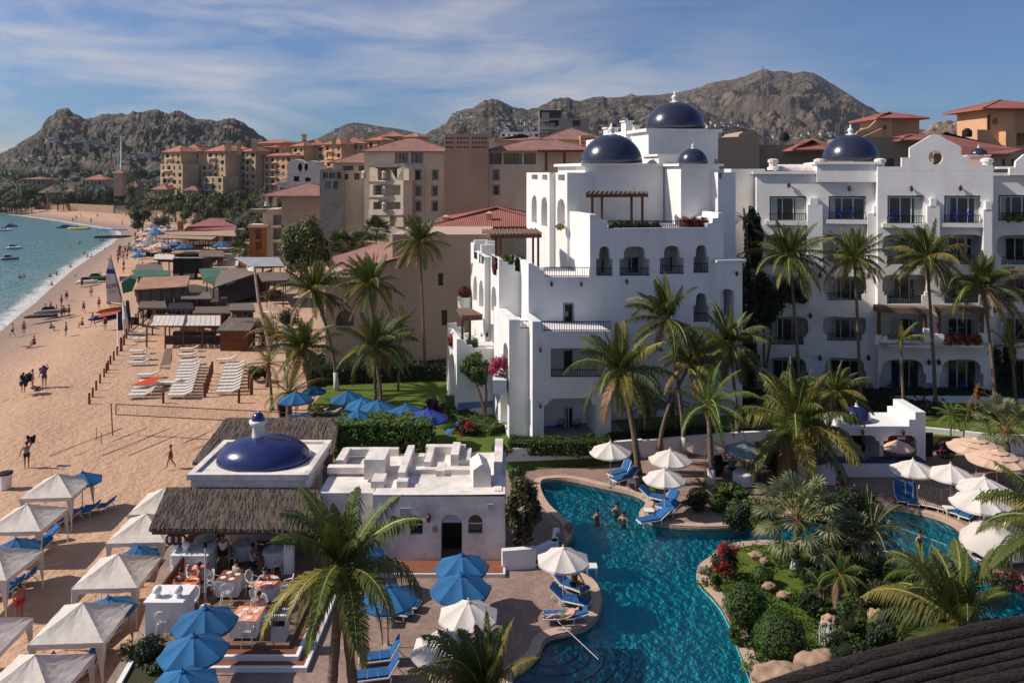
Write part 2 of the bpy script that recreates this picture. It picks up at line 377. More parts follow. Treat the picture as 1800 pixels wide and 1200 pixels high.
def arch(x0, x1, yt, yb, k=.5, n=8):
    """plain arch: rise = k * half width"""
    r = (x1-x0)/2; c = (x0+x1)/2; ys = yt+r*k*2 if k < 1 else yt+r
    ys = yt+(x1-x0)*k
    return [(x0, yb)]+[(c-r*math.cos(pi*i/n), ys-(ys-yt)*math.sin(pi*i/n)) for i in range(n+1)]+[(x1, yb)]
def moor(x0, x1, yt, yb, ears=6, er=.42, n=8):
    """rounded top narrower than a square-shouldered lower opening"""
    ys = yt+(yb-yt)*er; a, b = x0+ears, x1-ears; r = (b-a)/2; c = (a+b)/2
    top = [(c-r*math.copysign(abs(math.cos(pi*i/n))**.6, math.cos(pi*i/n)), ys-(ys-yt)*abs(math.sin(pi*i/n))**.6) for i in range(n+1)]
    return [(x0, yb), (x0, ys)]+top+[(x1, ys), (x1, yb)]
def moor2(x0, x1, yt, yb, step=8, er=.6, n=8):
    """wide rounded top stepping in to a narrower bottom"""
    ys = yt+(yb-yt)*er; r = (x1-x0)/2; c = (x0+x1)/2; ya = yt+(yb-yt)*.35
    top = [(c-r*math.copysign(abs(math.cos(pi*i/n))**.45, math.cos(pi*i/n)), ya-(ya-yt)*abs(math.sin(pi*i/n))**.5) for i in range(n+1)]
    return [(x0+step, yb), (x0+step, ys+6), (x0+step*.4, ys+6), (x0+step*.4, ys), (x0, ys)]+top+[(x1, ys), (x1-step*.4, ys), (x1-step*.4, ys+6), (x1-step, ys+6), (x1-step, yb)]
def bbox(l):
    xs = [p[0] for p in l]; ys = [p[1] for p in l]; return min(xs), min(ys), max(xs), max(ys)
def shell(mb, fr, poly, holes=(), v=0., depth=5., rev=.35, log=None, noleft=False):
    """a mass: front face with real openings, reveals, loggia boxes, sides, roof and back. poly and holes in photo pixels on plane v"""
    P = fr.pp(poly, v); H = [fr.pp(h, v) for h in holes]
    mb.poly(P, H)
    E = fr.N*depth; n = len(P)
    us_ = [fr.loc(p)[0] for p in P]; um = min(us_)
    mb.add(P+[p+E for p in P], [(i, (i+1) % n, n+(i+1) % n, n+i) for i in range(n) if not (noleft and us_[i] < um+.02 and us_[(i+1) % n] < um+.02)])
    mb.poly([p+E for p in P])
    R_ = fr.N*rev
    for k, h in enumerate(H):
        m = len(h); mb.add(h+[p+R_ for p in h], [(i, (i+1) % m, m+(i+1) % m, m+i) for i in range(m)])
        us = [fr.loc(p)[0] for p in h]; zs = [p.z for p in h]
        d = (log[k] if isinstance(log, (list, tuple)) else log) if log else None
        if d:
            u0, u1, z0, z1 = min(us)-.05, max(us)+.05, min(zs)-.02, max(zs)+.05
            a = v+rev; b = v+rev+d
            q = [fr.w(u0, a, z0), fr.w(u1, a, z0), fr.w(u1, b, z0), fr.w(u0, b, z0), fr.w(u0, a, z1), fr.w(u1, a, z1), fr.w(u1, b, z1), fr.w(u0, b, z1)]
            mb.add(q, [(0, 1, 2, 3), (4, 5, 6, 7), (1, 2, 6, 5), (2, 3, 7, 6), (3, 0, 4, 7)])
    return mb
def window(root, fr, x0, y0, x1, y1, v, n=3, name='window', curtain=True, fm=METAL_W, gm=None, fw=.07):
    """a glazed window or sliding door standing just proud of plane v: frame > pane, curtain"""
    a = fr.p(x0, y1, v-.04); b = fr.p(x1, y0, v-.04)
    ua, ub = fr.loc(a)[0], fr.loc(b)[0]; z0, z1 = a.z, b.z
    m = MB(); o = v-.06
    def bx(mb, u0, zz0, u1, zz1, v0, v1):
        q = [fr.w(u0, v0, zz0), fr.w(u1, v0, zz0), fr.w(u1, v1, zz0), fr.w(u0, v1, zz0), fr.w(u0, v0, zz1), fr.w(u1, v0, zz1), fr.w(u1, v1, zz1), fr.w(u0, v1, zz1)]
        mb.hexa(q)
    bx(m, ua, z0, ub, z0+fw, o-.02, v-.005); bx(m, ua, z1-fw, ub, z1, o-.02, v-.005)
    for i in range(n+1):
        u = ua+(ub-ua-fw)*i/n; bx(m, u, z0+fw, u+fw, z1-fw, o-.02, v-.005)
    w = m.build(name, fm, root)
    g = MB(); bx(g, ua+.02, z0+.02, ub-.02, z1-.02, v-.035, v-.008); g.build('pane', gm or GLASS, w)
    if curtain and n > 1:
        s_ = (ub-ua)/n
        for i in (0, n-1):
            if R.random() < .75:
                k = R.uniform(.45, .95); u0 = ua+s_*i+.03 if i == 0 else ua+s_*(i+1)-s_*k
                c = MB(); bx(c, u0, z0+.06, u0+s_*k-.05, z1-.06, v-.042, v-.0355); c.build('curtain', CURTAIN, w)
    return w
def rail(root, a, b, h=.95, sp=.16, name='railing', m=None, w=.035):
    a = V(a); b = V(b); L_ = (b-a).length; k = max(2, int(L_/sp)); mb = MB(); up = V((0, 0, h))
    mb.bar(a+up, b+up, .05); mb.bar(a+V((0, 0, .08)), b+V((0, 0, .08)), .04)
    for i in range(k+1):
        p = a.lerp(b, i/k); mb.bar(p, p+up, w)
    return mb.build(name, m or IRON, root)
def dome(root, c, r, h=None, n=36, name='dome', m=None, sy=1, fin=True, k=12):
    h = h or r; mb = MB()
    prof = [(r*math.cos(pi/2*i/k), h*math.sin(pi/2*i/k)) for i in range(k)]+[(r*.01, h)]
    mb.lathe((0, 0, 0), prof, n, 1, sy)
    M = wm(root).inverted()
    o = mb.build(name, m or DOME, None, True); o.parent = root; o.location = M @ V(c)
    if fin:
        f = MB(); s = r*.28
        f.lathe((0, 0, h-s*.25), [(s*.75, 0), (s*.6, s*.25), (s*.28, s*.35), (s*.25, s*.55), (s*.42, s*.75), (s*.3, s*1.0), (s*.1, s*1.15), (s*.1, s*1.5), (.01, s*1.6)], 12)
        q = f.build('finial', WHITE, None, True); q.parent = o
    return o

def sideface(mb, fr, poly, holes, u, rev=.3, log=1.2):
    """the sunlit left side of a mass: a face on the side plane u, with openings and loggias running inwards"""
    P = [fr.ps(x, y, u) for x, y in poly]; H = [[fr.ps(x, y, u) for x, y in h] for h in holes]
    mb.poly(P, H); R_ = fr.U*rev
    for h in H:
        m = len(h); mb.add(h+[p+R_ for p in h], [(i, (i+1) % m, m+(i+1) % m, m+i) for i in range(m)])
        vs = [fr.loc(p)[1] for p in h]; zs = [p.z for p in h]; v0, v1, z0, z1 = min(vs)-.04, max(vs)+.04, min(zs)-.02, max(zs)+.04
        a, b = u+rev, u+rev+log
        q = [fr.w(a, v0, z0), fr.w(a, v1, z0), fr.w(b, v1, z0), fr.w(b, v0, z0), fr.w(a, v0, z1), fr.w(a, v1, z1), fr.w(b, v1, z1), fr.w(b, v0, z1)]
        mb.add(q, [(0, 1, 2, 3), (4, 5, 6, 7), (1, 2, 6, 5), (2, 3, 7, 6), (3, 0, 4, 7)])
def slabf(mb, fr, x0, x1, yt, yb, v, depth, ov=0.):
    """a box whose front face covers the pixels on plane v"""
    a = fr.p(x0, yb, v); b = fr.p(x1, yt, v); ua, ub = fr.loc(a)[0]-ov, fr.loc(b)[0]+ov
    q = [fr.w(ua, v-ov, a.z), fr.w(ub, v-ov, a.z), fr.w(ub, v+depth, a.z), fr.w(ua, v+depth, a.z)]
    mb.hexa(q+[V((p.x, p.y, b.z)) for p in q]); return mb
def hiproof(root, fr, u0, u1, v0, v1, ze, zp, m, oh=.6, rf=.5, name='roof', th=.18, rside=None):
    """hipped tile roof over the plan rectangle"""
    a, b, c, d = fr.w(u0-oh, v0-oh, ze), fr.w(u1+oh, v0-oh, ze), fr.w(u1+oh, v1+oh, ze), fr.w(u0-oh, v1+oh, ze)
    hv = (v1-v0)/2*rf*1.; long_u = (u1-u0) >= (v1-v0)
    if long_u:
        k = (v1-v0)/2*rf*2*.9; e = fr.w(u0+min(k, (u1-u0)/2), (v0+v1)/2, zp); f = fr.w(u1-min(k, (u1-u0)/2), (v0+v1)/2, zp)
        fs = [(0, 1, 5, 4), (1, 2, 5), (2, 3, 4, 5), (3, 0, 4)]
    else:
        k = (u1-u0)/2*rf*2*.9; e = fr.w((u0+u1)/2, v0+k, zp); f = fr.w((u0+u1)/2, v1-k, zp)
        fs = [(0, 1, 4), (1, 2, 5, 4), (2, 3, 5), (3, 0, 4, 5)]
    mb = MB(); mb.add([a, b, c, d, e, f], fs)
    dn = V((0, 0, -th)); mb.add([a, b, c, d, a+dn, b+dn, c+dn, d+dn], [(0, 1, 5, 4), (1, 2, 6, 5), (2, 3, 7, 6), (3, 0, 4, 7), (4, 5, 6, 7)])
    for p, q in ((a, e), (b, f), (c, f), (d, e), (e, f)):
        if (p-q).length > .1: mb.bar(p, q, .22, .16)
    return mb.build(name, m, root)
def lantern(root, fr, px, py, v, name='wall_lamp', s=.3):
    c = fr.p(px, py, v); mb = MB(); q = c-fr.N*.22
    mb.bar(c, q+V((0, 0, s*.9)), .05); mb.lathe(q+V((0, 0, -s)), [(.04, 0), (s*.45, .06), (s*.5, s*1.1), (s*.65, s*1.2), (.03, s*1.7)], 8)
    return mb.build(name, IRONB, root)
def pergola(root, pts, zt, posts, zb, name='pergola', th=.14):
    """timber pergola: post, beams and reed roof as parts"""
    r = MB(); r.prism([V((p[0], p[1], p[2])) for p in pts], V((0, 0, -th)))
    o = r.build(name, WOODG, root); b = MB()
    for p, q in zip(pts, list(pts[1:])+[pts[0]]): b.bar(V(p)+V((0, 0, -th-.07)), V(q)+V((0, 0, -th-.07)), .14)
    b.build('beam', WOOD, o)
    for p in posts:
        k = MB(); k.bar((p[0], p[1], zb), (p[0], p[1], zt), .2); k.build('post', WOOD, o)
    return o

weather(WHITE2, (.40, .33, .27), .6, (.9, .9, .9))
weather(DECK, (.16, .12, .10), .5, (.5, .5, .5)); weather(SAND, (.40, .24, .15), .5, (.12, .05, .1))
# ================================================================== world, sun, camera
SUN = V((-math.cos(rad(40))*math.cos(rad(-1)), -math.cos(rad(40))*math.sin(rad(-1)), math.sin(rad(40))))
def make_world():
    w = bpy.data.worlds.new('World'); SC.world = w; w.use_nodes = True
    nt = w.node_tree; L = nt.links.new; bg = nt.nodes['Background']
    sk = nd(nt, 'ShaderNodeTexSky', sky_type='NISHITA', sun_disc=False, sun_elevation=rad(40), sun_rotation=math.atan2(SUN.x, SUN.y), altitude=0., air_density=1.0, dust_density=.6, ozone_density=2.5)
    tc = nd(nt, 'ShaderNodeTexCoord')
    mp = nd(nt, 'ShaderNodeMapping'); mp.inputs['Scale'].default_value = (1.7, 1.7, 8.); mp.inputs['Rotation'].default_value = (rad(2), rad(-3), 0); L(tc.outputs['Generated'], mp.inputs[0])
    n1 = nd(nt, 'ShaderNodeTexNoise', i_Scale=2.6, i_Detail=8., i_Roughness=.58, i_Distortion=.35); L(mp.outputs[0], n1.inputs['Vector'])
    mp2 = nd(nt, 'ShaderNodeMapping'); mp2.inputs['Scale'].default_value = (1., 1., 4.); mp2.inputs['Location'].default_value = (.35, .2, .1); L(tc.outputs['Generated'], mp2.inputs[0])
    n2 = nd(nt, 'ShaderNodeTexNoise', i_Scale=1.6, i_Detail=2.); L(mp2.outputs[0], n2.inputs['Vector'])
    r2 = nd(nt, 'ShaderNodeMapRange'); r2.inputs[1].default_value = .30; r2.inputs[2].default_value = .56; L(n2.outputs[0], r2.inputs[0])
    r1 = nd(nt, 'ShaderNodeMapRange'); r1.inputs[1].default_value = .38; r1.inputs[2].default_value = .74; L(n1.outputs[0], r1.inputs[0])
    sx = nd(nt, 'ShaderNodeSeparateXYZ'); L(tc.outputs['Generated'], sx.inputs[0])
    rx = nd(nt, 'ShaderNodeMapRange'); rx.inputs[1].default_value = .55; rx.inputs[2].default_value = -.05; rx.inputs[3].default_value = .12; rx.inputs[4].default_value = 1.; L(sx.outputs['X'], rx.inputs[0])
    m1 = nd(nt, 'ShaderNodeMath', operation='MULTIPLY'); L(r1.outputs[0], m1.inputs[0]); L(r2.outputs[0], m1.inputs[1])
    m2 = nd(nt, 'ShaderNodeMath', operation='MULTIPLY'); L(m1.outputs[0], m2.inputs[0]); L(rx.outputs[0], m2.inputs[1])
    m3 = nd(nt, 'ShaderNodeMath', operation='MULTIPLY'); L(m2.outputs[0], m3.inputs[0]); m3.inputs[1].default_value = .95; m3.use_clamp = True
    gm = nd(nt, 'ShaderNodeMix', data_type='RGBA', blend_type='MULTIPLY'); gm.inputs[0].default_value = 1; gm.inputs[7].default_value = (.43, .65, 1.0, 1); L(sk.outputs[0], gm.inputs[6])
    mx = nd(nt, 'ShaderNodeMix', data_type='RGBA'); L(m3.outputs[0], mx.inputs[0]); L(gm.outputs[2], mx.inputs[6]); mx.inputs[7].default_value = (7.2, 6.9, 7.1, 1)
    L(mx.outputs[2], bg.inputs[0]); bg.inputs[1].default_value = SKY
    return sk
SKY = .08; HAZE = .00006
make_world()
sl = bpy.data.lights.new('sun', 'SUN'); sl.energy = 4.7; sl.angle = rad(.53); sl.color = (1, .91, .81)
so = bpy.data.objects.new('sun', sl); COL.objects.link(so); so.rotation_euler = SUN.to_track_quat('Z', 'Y').to_euler()
cd = bpy.data.cameras.new('camera'); cam = bpy.data.objects.new('camera', cd); COL.objects.link(cam)
cam.location = (0, 0, HC); cam.rotation_euler = (pi/2, 0, 0)
cd.sensor_width = 36; cd.lens = 36*F/1800; cd.shift_y = -(600-HZ)/1800; cd.clip_end = 20000; cd.clip_start = .1
SC.camera = cam
SC.view_settings.view_transform = 'Standard'; SC.view_settings.look = 'None'; SC.view_settings.exposure = .14; SC.view_settings.gamma = 1
SC.cycles.max_bounces = 6; SC.cycles.diffuse_bounces = 3; SC.cycles.glossy_bounces = 3; SC.cycles.transparent_max_bounces = 12; SC.cycles.transmission_bounces = 3
SC.cycles.use_adaptive_sampling = True; SC.cycles.use_denoising = True; SC.cycles.caustics_reflective = False; SC.cycles.caustics_refractive = False

# ================================================================== coast
ZS = -3.5; SANDZ = -1.7
shore_px = [(-900, 1500), (-420, 860), (-160, 680), (0, 584), (32, 556), (62, 533), (98, 500), (132, 472), (166, 449), (196, 430), (214, 415), (213, 407), (195, 401), (160, 396), (110, 388), (60, 381), (0, 374), (-80, 370), (-400, 366)]
SH = [G(x, y, ZS) for x, y in shore_px]
sea_poly = [(p.x, p.y) for p in SH]+[(-3000, 460), (-3000, 0)]
def inside(x, y, poly):
    c = False; n = len(poly); j = n-1
    for i in range(n):
        xi, yi = poly[i]; xj, yj = poly[j]
        if (yi > y) != (yj > y) and x < (xj-xi)*(y-yi)/(yj-yi)+xi: c = not c
        j = i
    return c
def sdist(x, y):
    best = 1e9
    for a, b in zip(SH, SH[1:]):
        dx, dy = b.x-a.x, b.y-a.y; t = max(0, min(1, ((x-a.x)*dx+(y-a.y)*dy)/(dx*dx+dy*dy)))
        d = (x-a.x-dx*t)**2+(y-a.y-dy*t)**2
        if d < best: best = d
    d = math.sqrt(best)
    return -d if inside(x, y, sea_poly) else d
def inland(x, y):
    """height of the dry land away from the water"""
    t = max(0, y-300); g = min(16., t*.035)
    if y > 700: g = 16.
    return SANDZ+g
def land_z(x, y, s=None):
    s = sdist(x, y) if s is None else s
    if s > 0:
        k = min(1, s/14.); a = ZS+k*(SANDZ-ZS)
        return a+(inland(x, y)-SANDZ)*min(1, max(0, (s-30)/50.))
    return ZS+max(-3., .09*s)
def coast():
    ys = []; y = 22.
    while y < 760: ys.append(y); y *= 1.0185
    mb = MB(); at = []; nx = 150
    for y in ys:
        x0 = -.70*y-6; x1 = -.02*y+8 if y < 70 else .72*y
        for i in range(nx):
            x = x0+(x1-x0)*i/(nx-1); s = sdist(x, y); z = land_z(x, y, s)
            if s > 1: z += .10*noise.noise(V((x*.35, y*.35, 0)))*min(1, s/10)
            mb.v.append((x, y, z)); at.append(s)
    for j in range(len(ys)-1):
        for i in range(nx-1):
            a = j*nx+i; mb.f.append((a, a+1, a+nx+1, a+nx)); mb.m.append(0)
    o = struct('beach', mb, SAND, True)
    a = o.data.attributes.new('shore', 'FLOAT', 'POINT'); a.data.foreach_set('value', at)
    a = o.data.attributes.new('inland', 'FLOAT', 'POINT'); a.data.foreach_set('value', [min(1, max(0, (v.co.y-300+25*noise.noise(v.co*.03))/40))*min(1, max(0, (d-24)/12)) for v, d in zip(o.data.vertices, at)])
    mb = MB(); at = []; ys = []; y = 60.
    while y < 560: ys.append(y); y *= 1.012
    nx = 120
    for y in ys:
        x0 = -1.5*y-30; x1 = -.30*y
        for i in range(nx):
            x = x0+(x1-x0)*i/(nx-1); mb.v.append((x, y, ZS)); at.append(-sdist(x, y))
    for j in range(len(ys)-1):
        for i in range(nx-1):
            a = j*nx+i; mb.f.append((a, a+1, a+nx+1, a+nx)); mb.m.append(0)
    o = struct('sea', mb, SEA, True)
    a = o.data.attributes.new('shore', 'FLOAT', 'POINT'); a.data.foreach_set('value', at)
coast()
struct('ground', MB().add([(-9000, 755, 14.2), (9000, 755, 14.2), (9000, 14000, 14.2), (-9000, 14000, 14.2), (700, -200, -6), (9000, -200, -6), (-9000, -200, -6), (-700, -200, -6)], [(0, 1, 2, 3), (0, 6, 7), (1, 4, 5)]), EARTH)
struct('sea_bed', MB().quad((-4000, -300, -6.2), (4000, -300, -6.2), (4000, 770, -6.2), (-4000, 770, -6.2)), EARTH)

# ================================================================== mountains
def rockmat(name, dark, light, veg, s1, s2):
    m = mat(name, light, .95, .3, s1, bump=1, bscale=s1*6, col2=dark, detail=10, contrast=(.38, .62))
    nt = m.node_tree; b = nt.nodes['Principled BSDF']; L = nt.links.new
    g = nd(nt, 'ShaderNodeNewGeometry')
    nz = nd(nt, 'ShaderNodeTexNoise', i_Scale=s2, i_Detail=8., i_Roughness=.75); L(g.outputs['Position'], nz.inputs['Vector'])
    mr = nd(nt, 'ShaderNodeMapRange'); mr.inputs[1].default_value = .46; mr.inputs[2].default_value = .54; L(nz.outputs[0], mr.inputs[0])
    mx = nd(nt, 'ShaderNodeMix', data_type='RGBA'); L(mr.outputs[0], mx.inputs[0]); mx.inputs[7].default_value = c4(veg)
    L(b.inputs['Base Color'].links[0].from_socket, mx.inputs[6]); L(mx.outputs[2], b.inputs['Base Color'])
    bn = [n for n in nt.nodes if n.type == 'BUMP'][0]; bn.inputs['Distance'].default_value = .9/s1*.08
    return m
RK1 = rockmat('near_hill_rock', (.05, .04, .036), (.17, .135, .11), (.032, .034, .02), .05, .11)
RK2 = rockmat('far_hill_rock', (.078, .058, .048), (.185, .132, .10), (.06, .052, .036), .012, .045)
HILLS = []
def on_hill(px, py):
    """the ground point of a hillside seen at a pixel"""
    r = V(((px-900)/F, 1, -(py-HZ)/F)).normalized(); best = None
    for o in HILLS:
        ok, q, n, i = o.ray_cast(V((0, 0, HC)), r)
        if ok and (best is None or q.y < best.y): best = q
    return best
def hill(name, d, ridge, depth, m, amp, back=.6, nfreq=.01, rough=.0, seed=0, zb=10., pw=1.25, nx=260, ny=90):
    """terrain whose skyline follows the photographed ridge, at a real distance, with a front slope that falls towards the town"""
    mb = MB(); xs = [p[0] for p in ridge]
    for j in range(ny+1):
        t = j/ny*1.35        # 0 foot, 1 ridge, beyond = rear slope
        for i in range(nx+1):
            px = xs[0]+(xs[-1]-xs[0])*i/nx
            for (xa, ya), (xb, yb) in zip(ridge, ridge[1:]):
                if xa <= px <= xb: py = ya+(yb-ya)*(px-xa)/(xb-xa); break
            X = (px-900)*d/F; zr = HC+(HZ-py)*d/F
            Y = d-depth*(1-t)
            q = V((X*nfreq+seed, Y*nfreq, seed*.37))
            rn = 1-abs(noise.fractal(q, 1., 2.1, 6))*1.6
            r2 = noise.fractal(q*5.3+V((3, 1, 7)), .9, 2.2, 5)
            if t <= 1:
                h = zb+(zr-zb)*t**pw
                k_ = min(1, max(.05, (zr-zb)/(amp*3.2))); e = k_*(amp*(t*(1-t)*4)**.9*(rn-.65)+rough*r2*min(1, t*3)*(.12+.88*(1-t)**.6))
                h += e
                h = max(h, zb-5)
            else:
                h = zr-(t-1)*depth*back
            mb.v.append((X*(1-(1-t)*depth/d*.92), Y, h))
    w = nx+1; HILLS.append(None)
    for j in range(ny):
        for i in range(nx): a = j*w+i; mb.f.append((a, a+1, a+w+1, a+w)); mb.m.append(0)
    HILLS[-1] = o = struct(name, mb, m, False)
    return o
def jag(l, n, a, seed):
    """a ridge line with small rocky teeth between the traced points"""
    out = []; rr = random.Random(seed)
    for (xa, ya), (xb, yb) in zip(l, l[1:]):
        for k in range(n):
            t = k/n; out.append((xa+(xb-xa)*t, ya+(yb-ya)*t+(rr.uniform(-a, a) if k else 0)))
    out.append(l[-1]); return out
LEFTHILL = [(-260, 330), (-120, 310), (0, 271), (22, 260), (50, 243), (78, 222), (84, 208), (97, 200), (99, 193), (112, 190), (122, 191), (130, 199), (141, 203), (149, 208), (160, 207), (180, 201), (205, 200), (229, 198), (232, 195), (250, 196), (262, 192), (275, 191), (290, 199), (302, 199), (308, 194), (320, 196), (340, 206), (365, 211), (388, 212), (400, 207), (412, 208), (432, 217), (450, 231), (470, 246), (500, 268), (540, 290), (620, 306)]
hill('hill_left', 1050, jag(LEFTHILL, 5, 1.5, 3), 420, RK1, 22, nfreq=.016, rough=8, seed=2, pw=1.0, nx=330, ny=110)
MIDHILL = [(520, 262), (545, 248), (575, 235), (600, 222), (612, 217), (622, 215), (632, 217), (650, 219), (680, 224), (720, 231), (760, 240), (820, 262)]
hill('hill_small', 1500, jag(MIDHILL, 3, .8, 5), 300, RK1, 10, nfreq=.01, rough=6, seed=5, nx=160, ny=50)
CH = [(700, 252), (745, 236), (768, 224), (786, 213), (794, 200), (806, 195), (830, 189), (848, 178), (862, 173), (876, 174), (890, 181), (905, 188), (925, 192), (940, 190), (965, 178), (975, 172), (995, 170), (1015, 176), (1035, 172), (1050, 169), (1072, 172), (1100, 171), (1130, 170), (1180, 178), (1240, 195), (1330, 230)]
hill('hill_middle', 1350, jag(CH, 4, 1.6, 8), 420, RK1, 20, nfreq=.012, rough=8, seed=8, nx=300, ny=90)
BM = [(900, 210), (960, 195), (1010, 178), (1050, 172), (1070, 171), (1100, 169), (1110, 164), (1120, 168), (1160, 167), (1200, 162), (1230, 154), (1255, 144), (1290, 139), (1310, 134), (1325, 127), (1345, 122), (1360, 126), (1378, 125), (1392, 128), (1412, 125), (1432, 129), (1452, 140), (1480, 158), (1510, 178), (1535, 193), (1552, 201), (1600, 222), (1700, 250), (1850, 280)]
hill('mountain', 2600, jag(BM, 4, .7, 9), 1300, RK2, 70, nfreq=.0036, rough=13, seed=11, nx=330, ny=130, pw=.95)
RH = [(1540, 262), (1590, 240), (1620, 232), (1640, 218), (1660, 210), (1680, 211), (1700, 206), (1730, 200), (1760, 198), (1800, 196), (1900, 190), (2050, 230)]
hill('hill_right', 900, jag(RH, 4, 1.5, 14), 200, rockmat('pink_hill_rock', (.16, .10, .075), (.36, .25, .18), (.09, .07, .04), .03, .09), 10, nfreq=.02, rough=9, seed=14, nx=160, ny=60)

# ================================================================== hotel grounds
def offset(l, w, closed=False):
    """polyline moved sideways by w (left of travel)"""
    out = []; n = len(l)
    for i in range(n):
        a = l[(i-1) % n] if closed or i else l[0]; b = l[(i+1) % n] if closed or i < n-1 else l[-1]
        d = V((b[0]-a[0], b[1]-a[1], 0)).normalized(); out.append(V((l[i][0]-d.y*w, l[i][1]+d.x*w, l[i][2])))
    return out
def smooth(l, it=2, closed=False):
    l = [V(p) for p in l]
    for _ in range(it):
        o = []
        n = len(l)
        for i in range(n if closed else n-1):
            a, b = l[i], l[(i+1) % n]; o += [a.lerp(b, .25), a.lerp(b, .75)]
        if not closed: o = [l[0]]+o+[l[-1]]
        l = o
    return l
WZ = -.14
pool_left = [(1310, 1420), (1100, 1300), (960, 1235), (900, 1205), (898, 1186), (925, 1168), (948, 1150), (953, 1128), (966, 1118), (1006, 1110), (1038, 1098), (1054, 1078), (1058, 1052), (1051, 1026), (1032, 1010), (1000, 1002), (975, 985), (978, 962), (1000, 950), (1010, 932), (996, 912), (968, 892), (952, 866), (948, 846), (962, 841), (1000, 840), (1050, 852), (1105, 863), (1138, 876), (1134, 889), (1122, 900), (1132, 914), (1170, 923), (1240, 927), (1300, 924), (1350, 912), (1420, 902), (1500, 893), (1545, 890), (1600, 896), (1650, 908), (1686, 925), (1694, 945), (1706, 975), (1760, 1010), (1850, 1050), (1960, 1180), (2000, 1420)]
pool_edge = smooth([G(x, y, 0) for x, y in pool_left], 2)
isle_px = [(1327, 1400), (1327, 1230), (1318, 1188), (1298, 1140), (1284, 1098), (1262, 1058), (1232, 1030), (1223, 1010), (1229, 993), (1248, 981), (1262, 966), (1300, 953), (1380, 950), (1460, 958), (1520, 978), (1575, 990), (1618, 1000), (1650, 1030), (1672, 1070), (1690, 1110), (1720, 1160), (1780, 1260), (1800, 1400)]
isle = smooth([G(x, y, 0) for x, y in isle_px], 2)
dk = [V(p) for p in [(-14.3, 10, 0), (-14.3, 28, 0), (-14.6, 31, 0), (-16.5, 38, 0), (-16.8, 53, 0), (60, 53, 0), (60, 15, 0)]]+list(reversed(pool_edge))+[V((6.4, 10, 0))]
struct('pool_deck', MB().prism(dk, V((0, 0, -1.6)), back=False), DECK)
struct('island_ground', MB().prism([V((p.x, p.y, .04)) for p in isle], V((0, 0, -1.5)), back=False), GRASS)
struct('pool_floor', MB().quad((-8, 8, -.62), (50, 8, -.62), (50, 48, -.62), (-8, 48, -.62)), PMOSAIC_CAUSTIC)
struct('pool_water', MB().quad((-8, 8, WZ), (50, 8, WZ), (50, 48, WZ), (-8, 48, WZ)), PWATER)
def ribbon(mb, l, w, z, h):
    o = offset(l, w)
    for i in range(len(l)-1):
        a, b, c, d = l[i], l[i+1], o[i+1], o[i]
        lo = [V((p.x, p.y, z-h)) for p in (a, b, c, d)]; hi = [V((p.x, p.y, z)) for p in (a, b, c, d)]
        mb.hexa(lo+hi)
cp = MB(); ribbon(cp, pool_edge, .42, .05, .35); ribbon(cp, offset(pool_edge, -.04), .05, -.02, .2)
struct('pool_coping', cp, COPING)
cp = MB(); ribbon(cp, pool_edge, -.03, -.1, .6); ribbon(cp, isle, .03, -.1, .6); struct('pool_lining', cp, PMOSAIC_CAUSTIC)
cp = MB(); ribbon(cp, isle, -.5, .09, .4)
struct('island_coping', cp, COPING)
# underwater steps in the near left bay
c0 = G(965, 1120, 0); st = MB()
for k in range(6):
    r_ = 3.6-k*.5; n = 26; z = -.56+k*.065
    arc = [V((c0.x+r_*math.cos(-t*pi/2*1.5/n+.15), c0.y-.3+r_*.95*math.sin(-t*pi/2*1.5/n+.15), z)) for t in range(n+1)]
    st.prism([V((c0.x-1.0, c0.y-.1, z))]+arc, V((0, 0, -.3+0.002*k)), back=False)
struct('pool_steps', st, mat('dark_mosaic_steps', (.01, .17, .27), .5, .3, 3))
# raised garden terrace the hotel stands on
GZ = .9
gar = [V((p[0], p[1], GZ)) for p in [(-14.5, 51.2), (-9, 49.6), (-3.5, 48.4), (-.5, 48.7), (5.1, 49.7), (8.1, 50.5), (11, 51.6), (15., 52.5), (18.7, 52.8), (22, 52.4), (28, 51.6), (60, 51.6), (70, 110), (-16, 110)]]
struct('garden_ground', MB().prism(gar, V((0, 0, -3.2)), back=False), GRASS)

# the air: even pale haze over the whole place
hz_ = MB().box(-7000, -60, -8, 7000, 3050, 620).build('haze', []); hz_['kind'] = 'stuff'; hz_['label'] = 'thin pale sea haze filling the air'; hz_.data.materials.append(None)
m = bpy.data.materials.new('haze'); m.use_nodes = True; nt = m.node_tree; nt.nodes.remove(nt.nodes['Principled BSDF'])
vp = nd(nt, 'ShaderNodeVolumePrincipled'); vp.inputs['Color'].default_value = (.86, .90, .97, 1); vp.inputs['Density'].default_value = HAZE; vp.inputs['Anisotropy'].default_value = .3
nt.links.new(vp.outputs[0], nt.nodes['Material Output'].inputs['Volume']); hz_.data.materials[0] = m
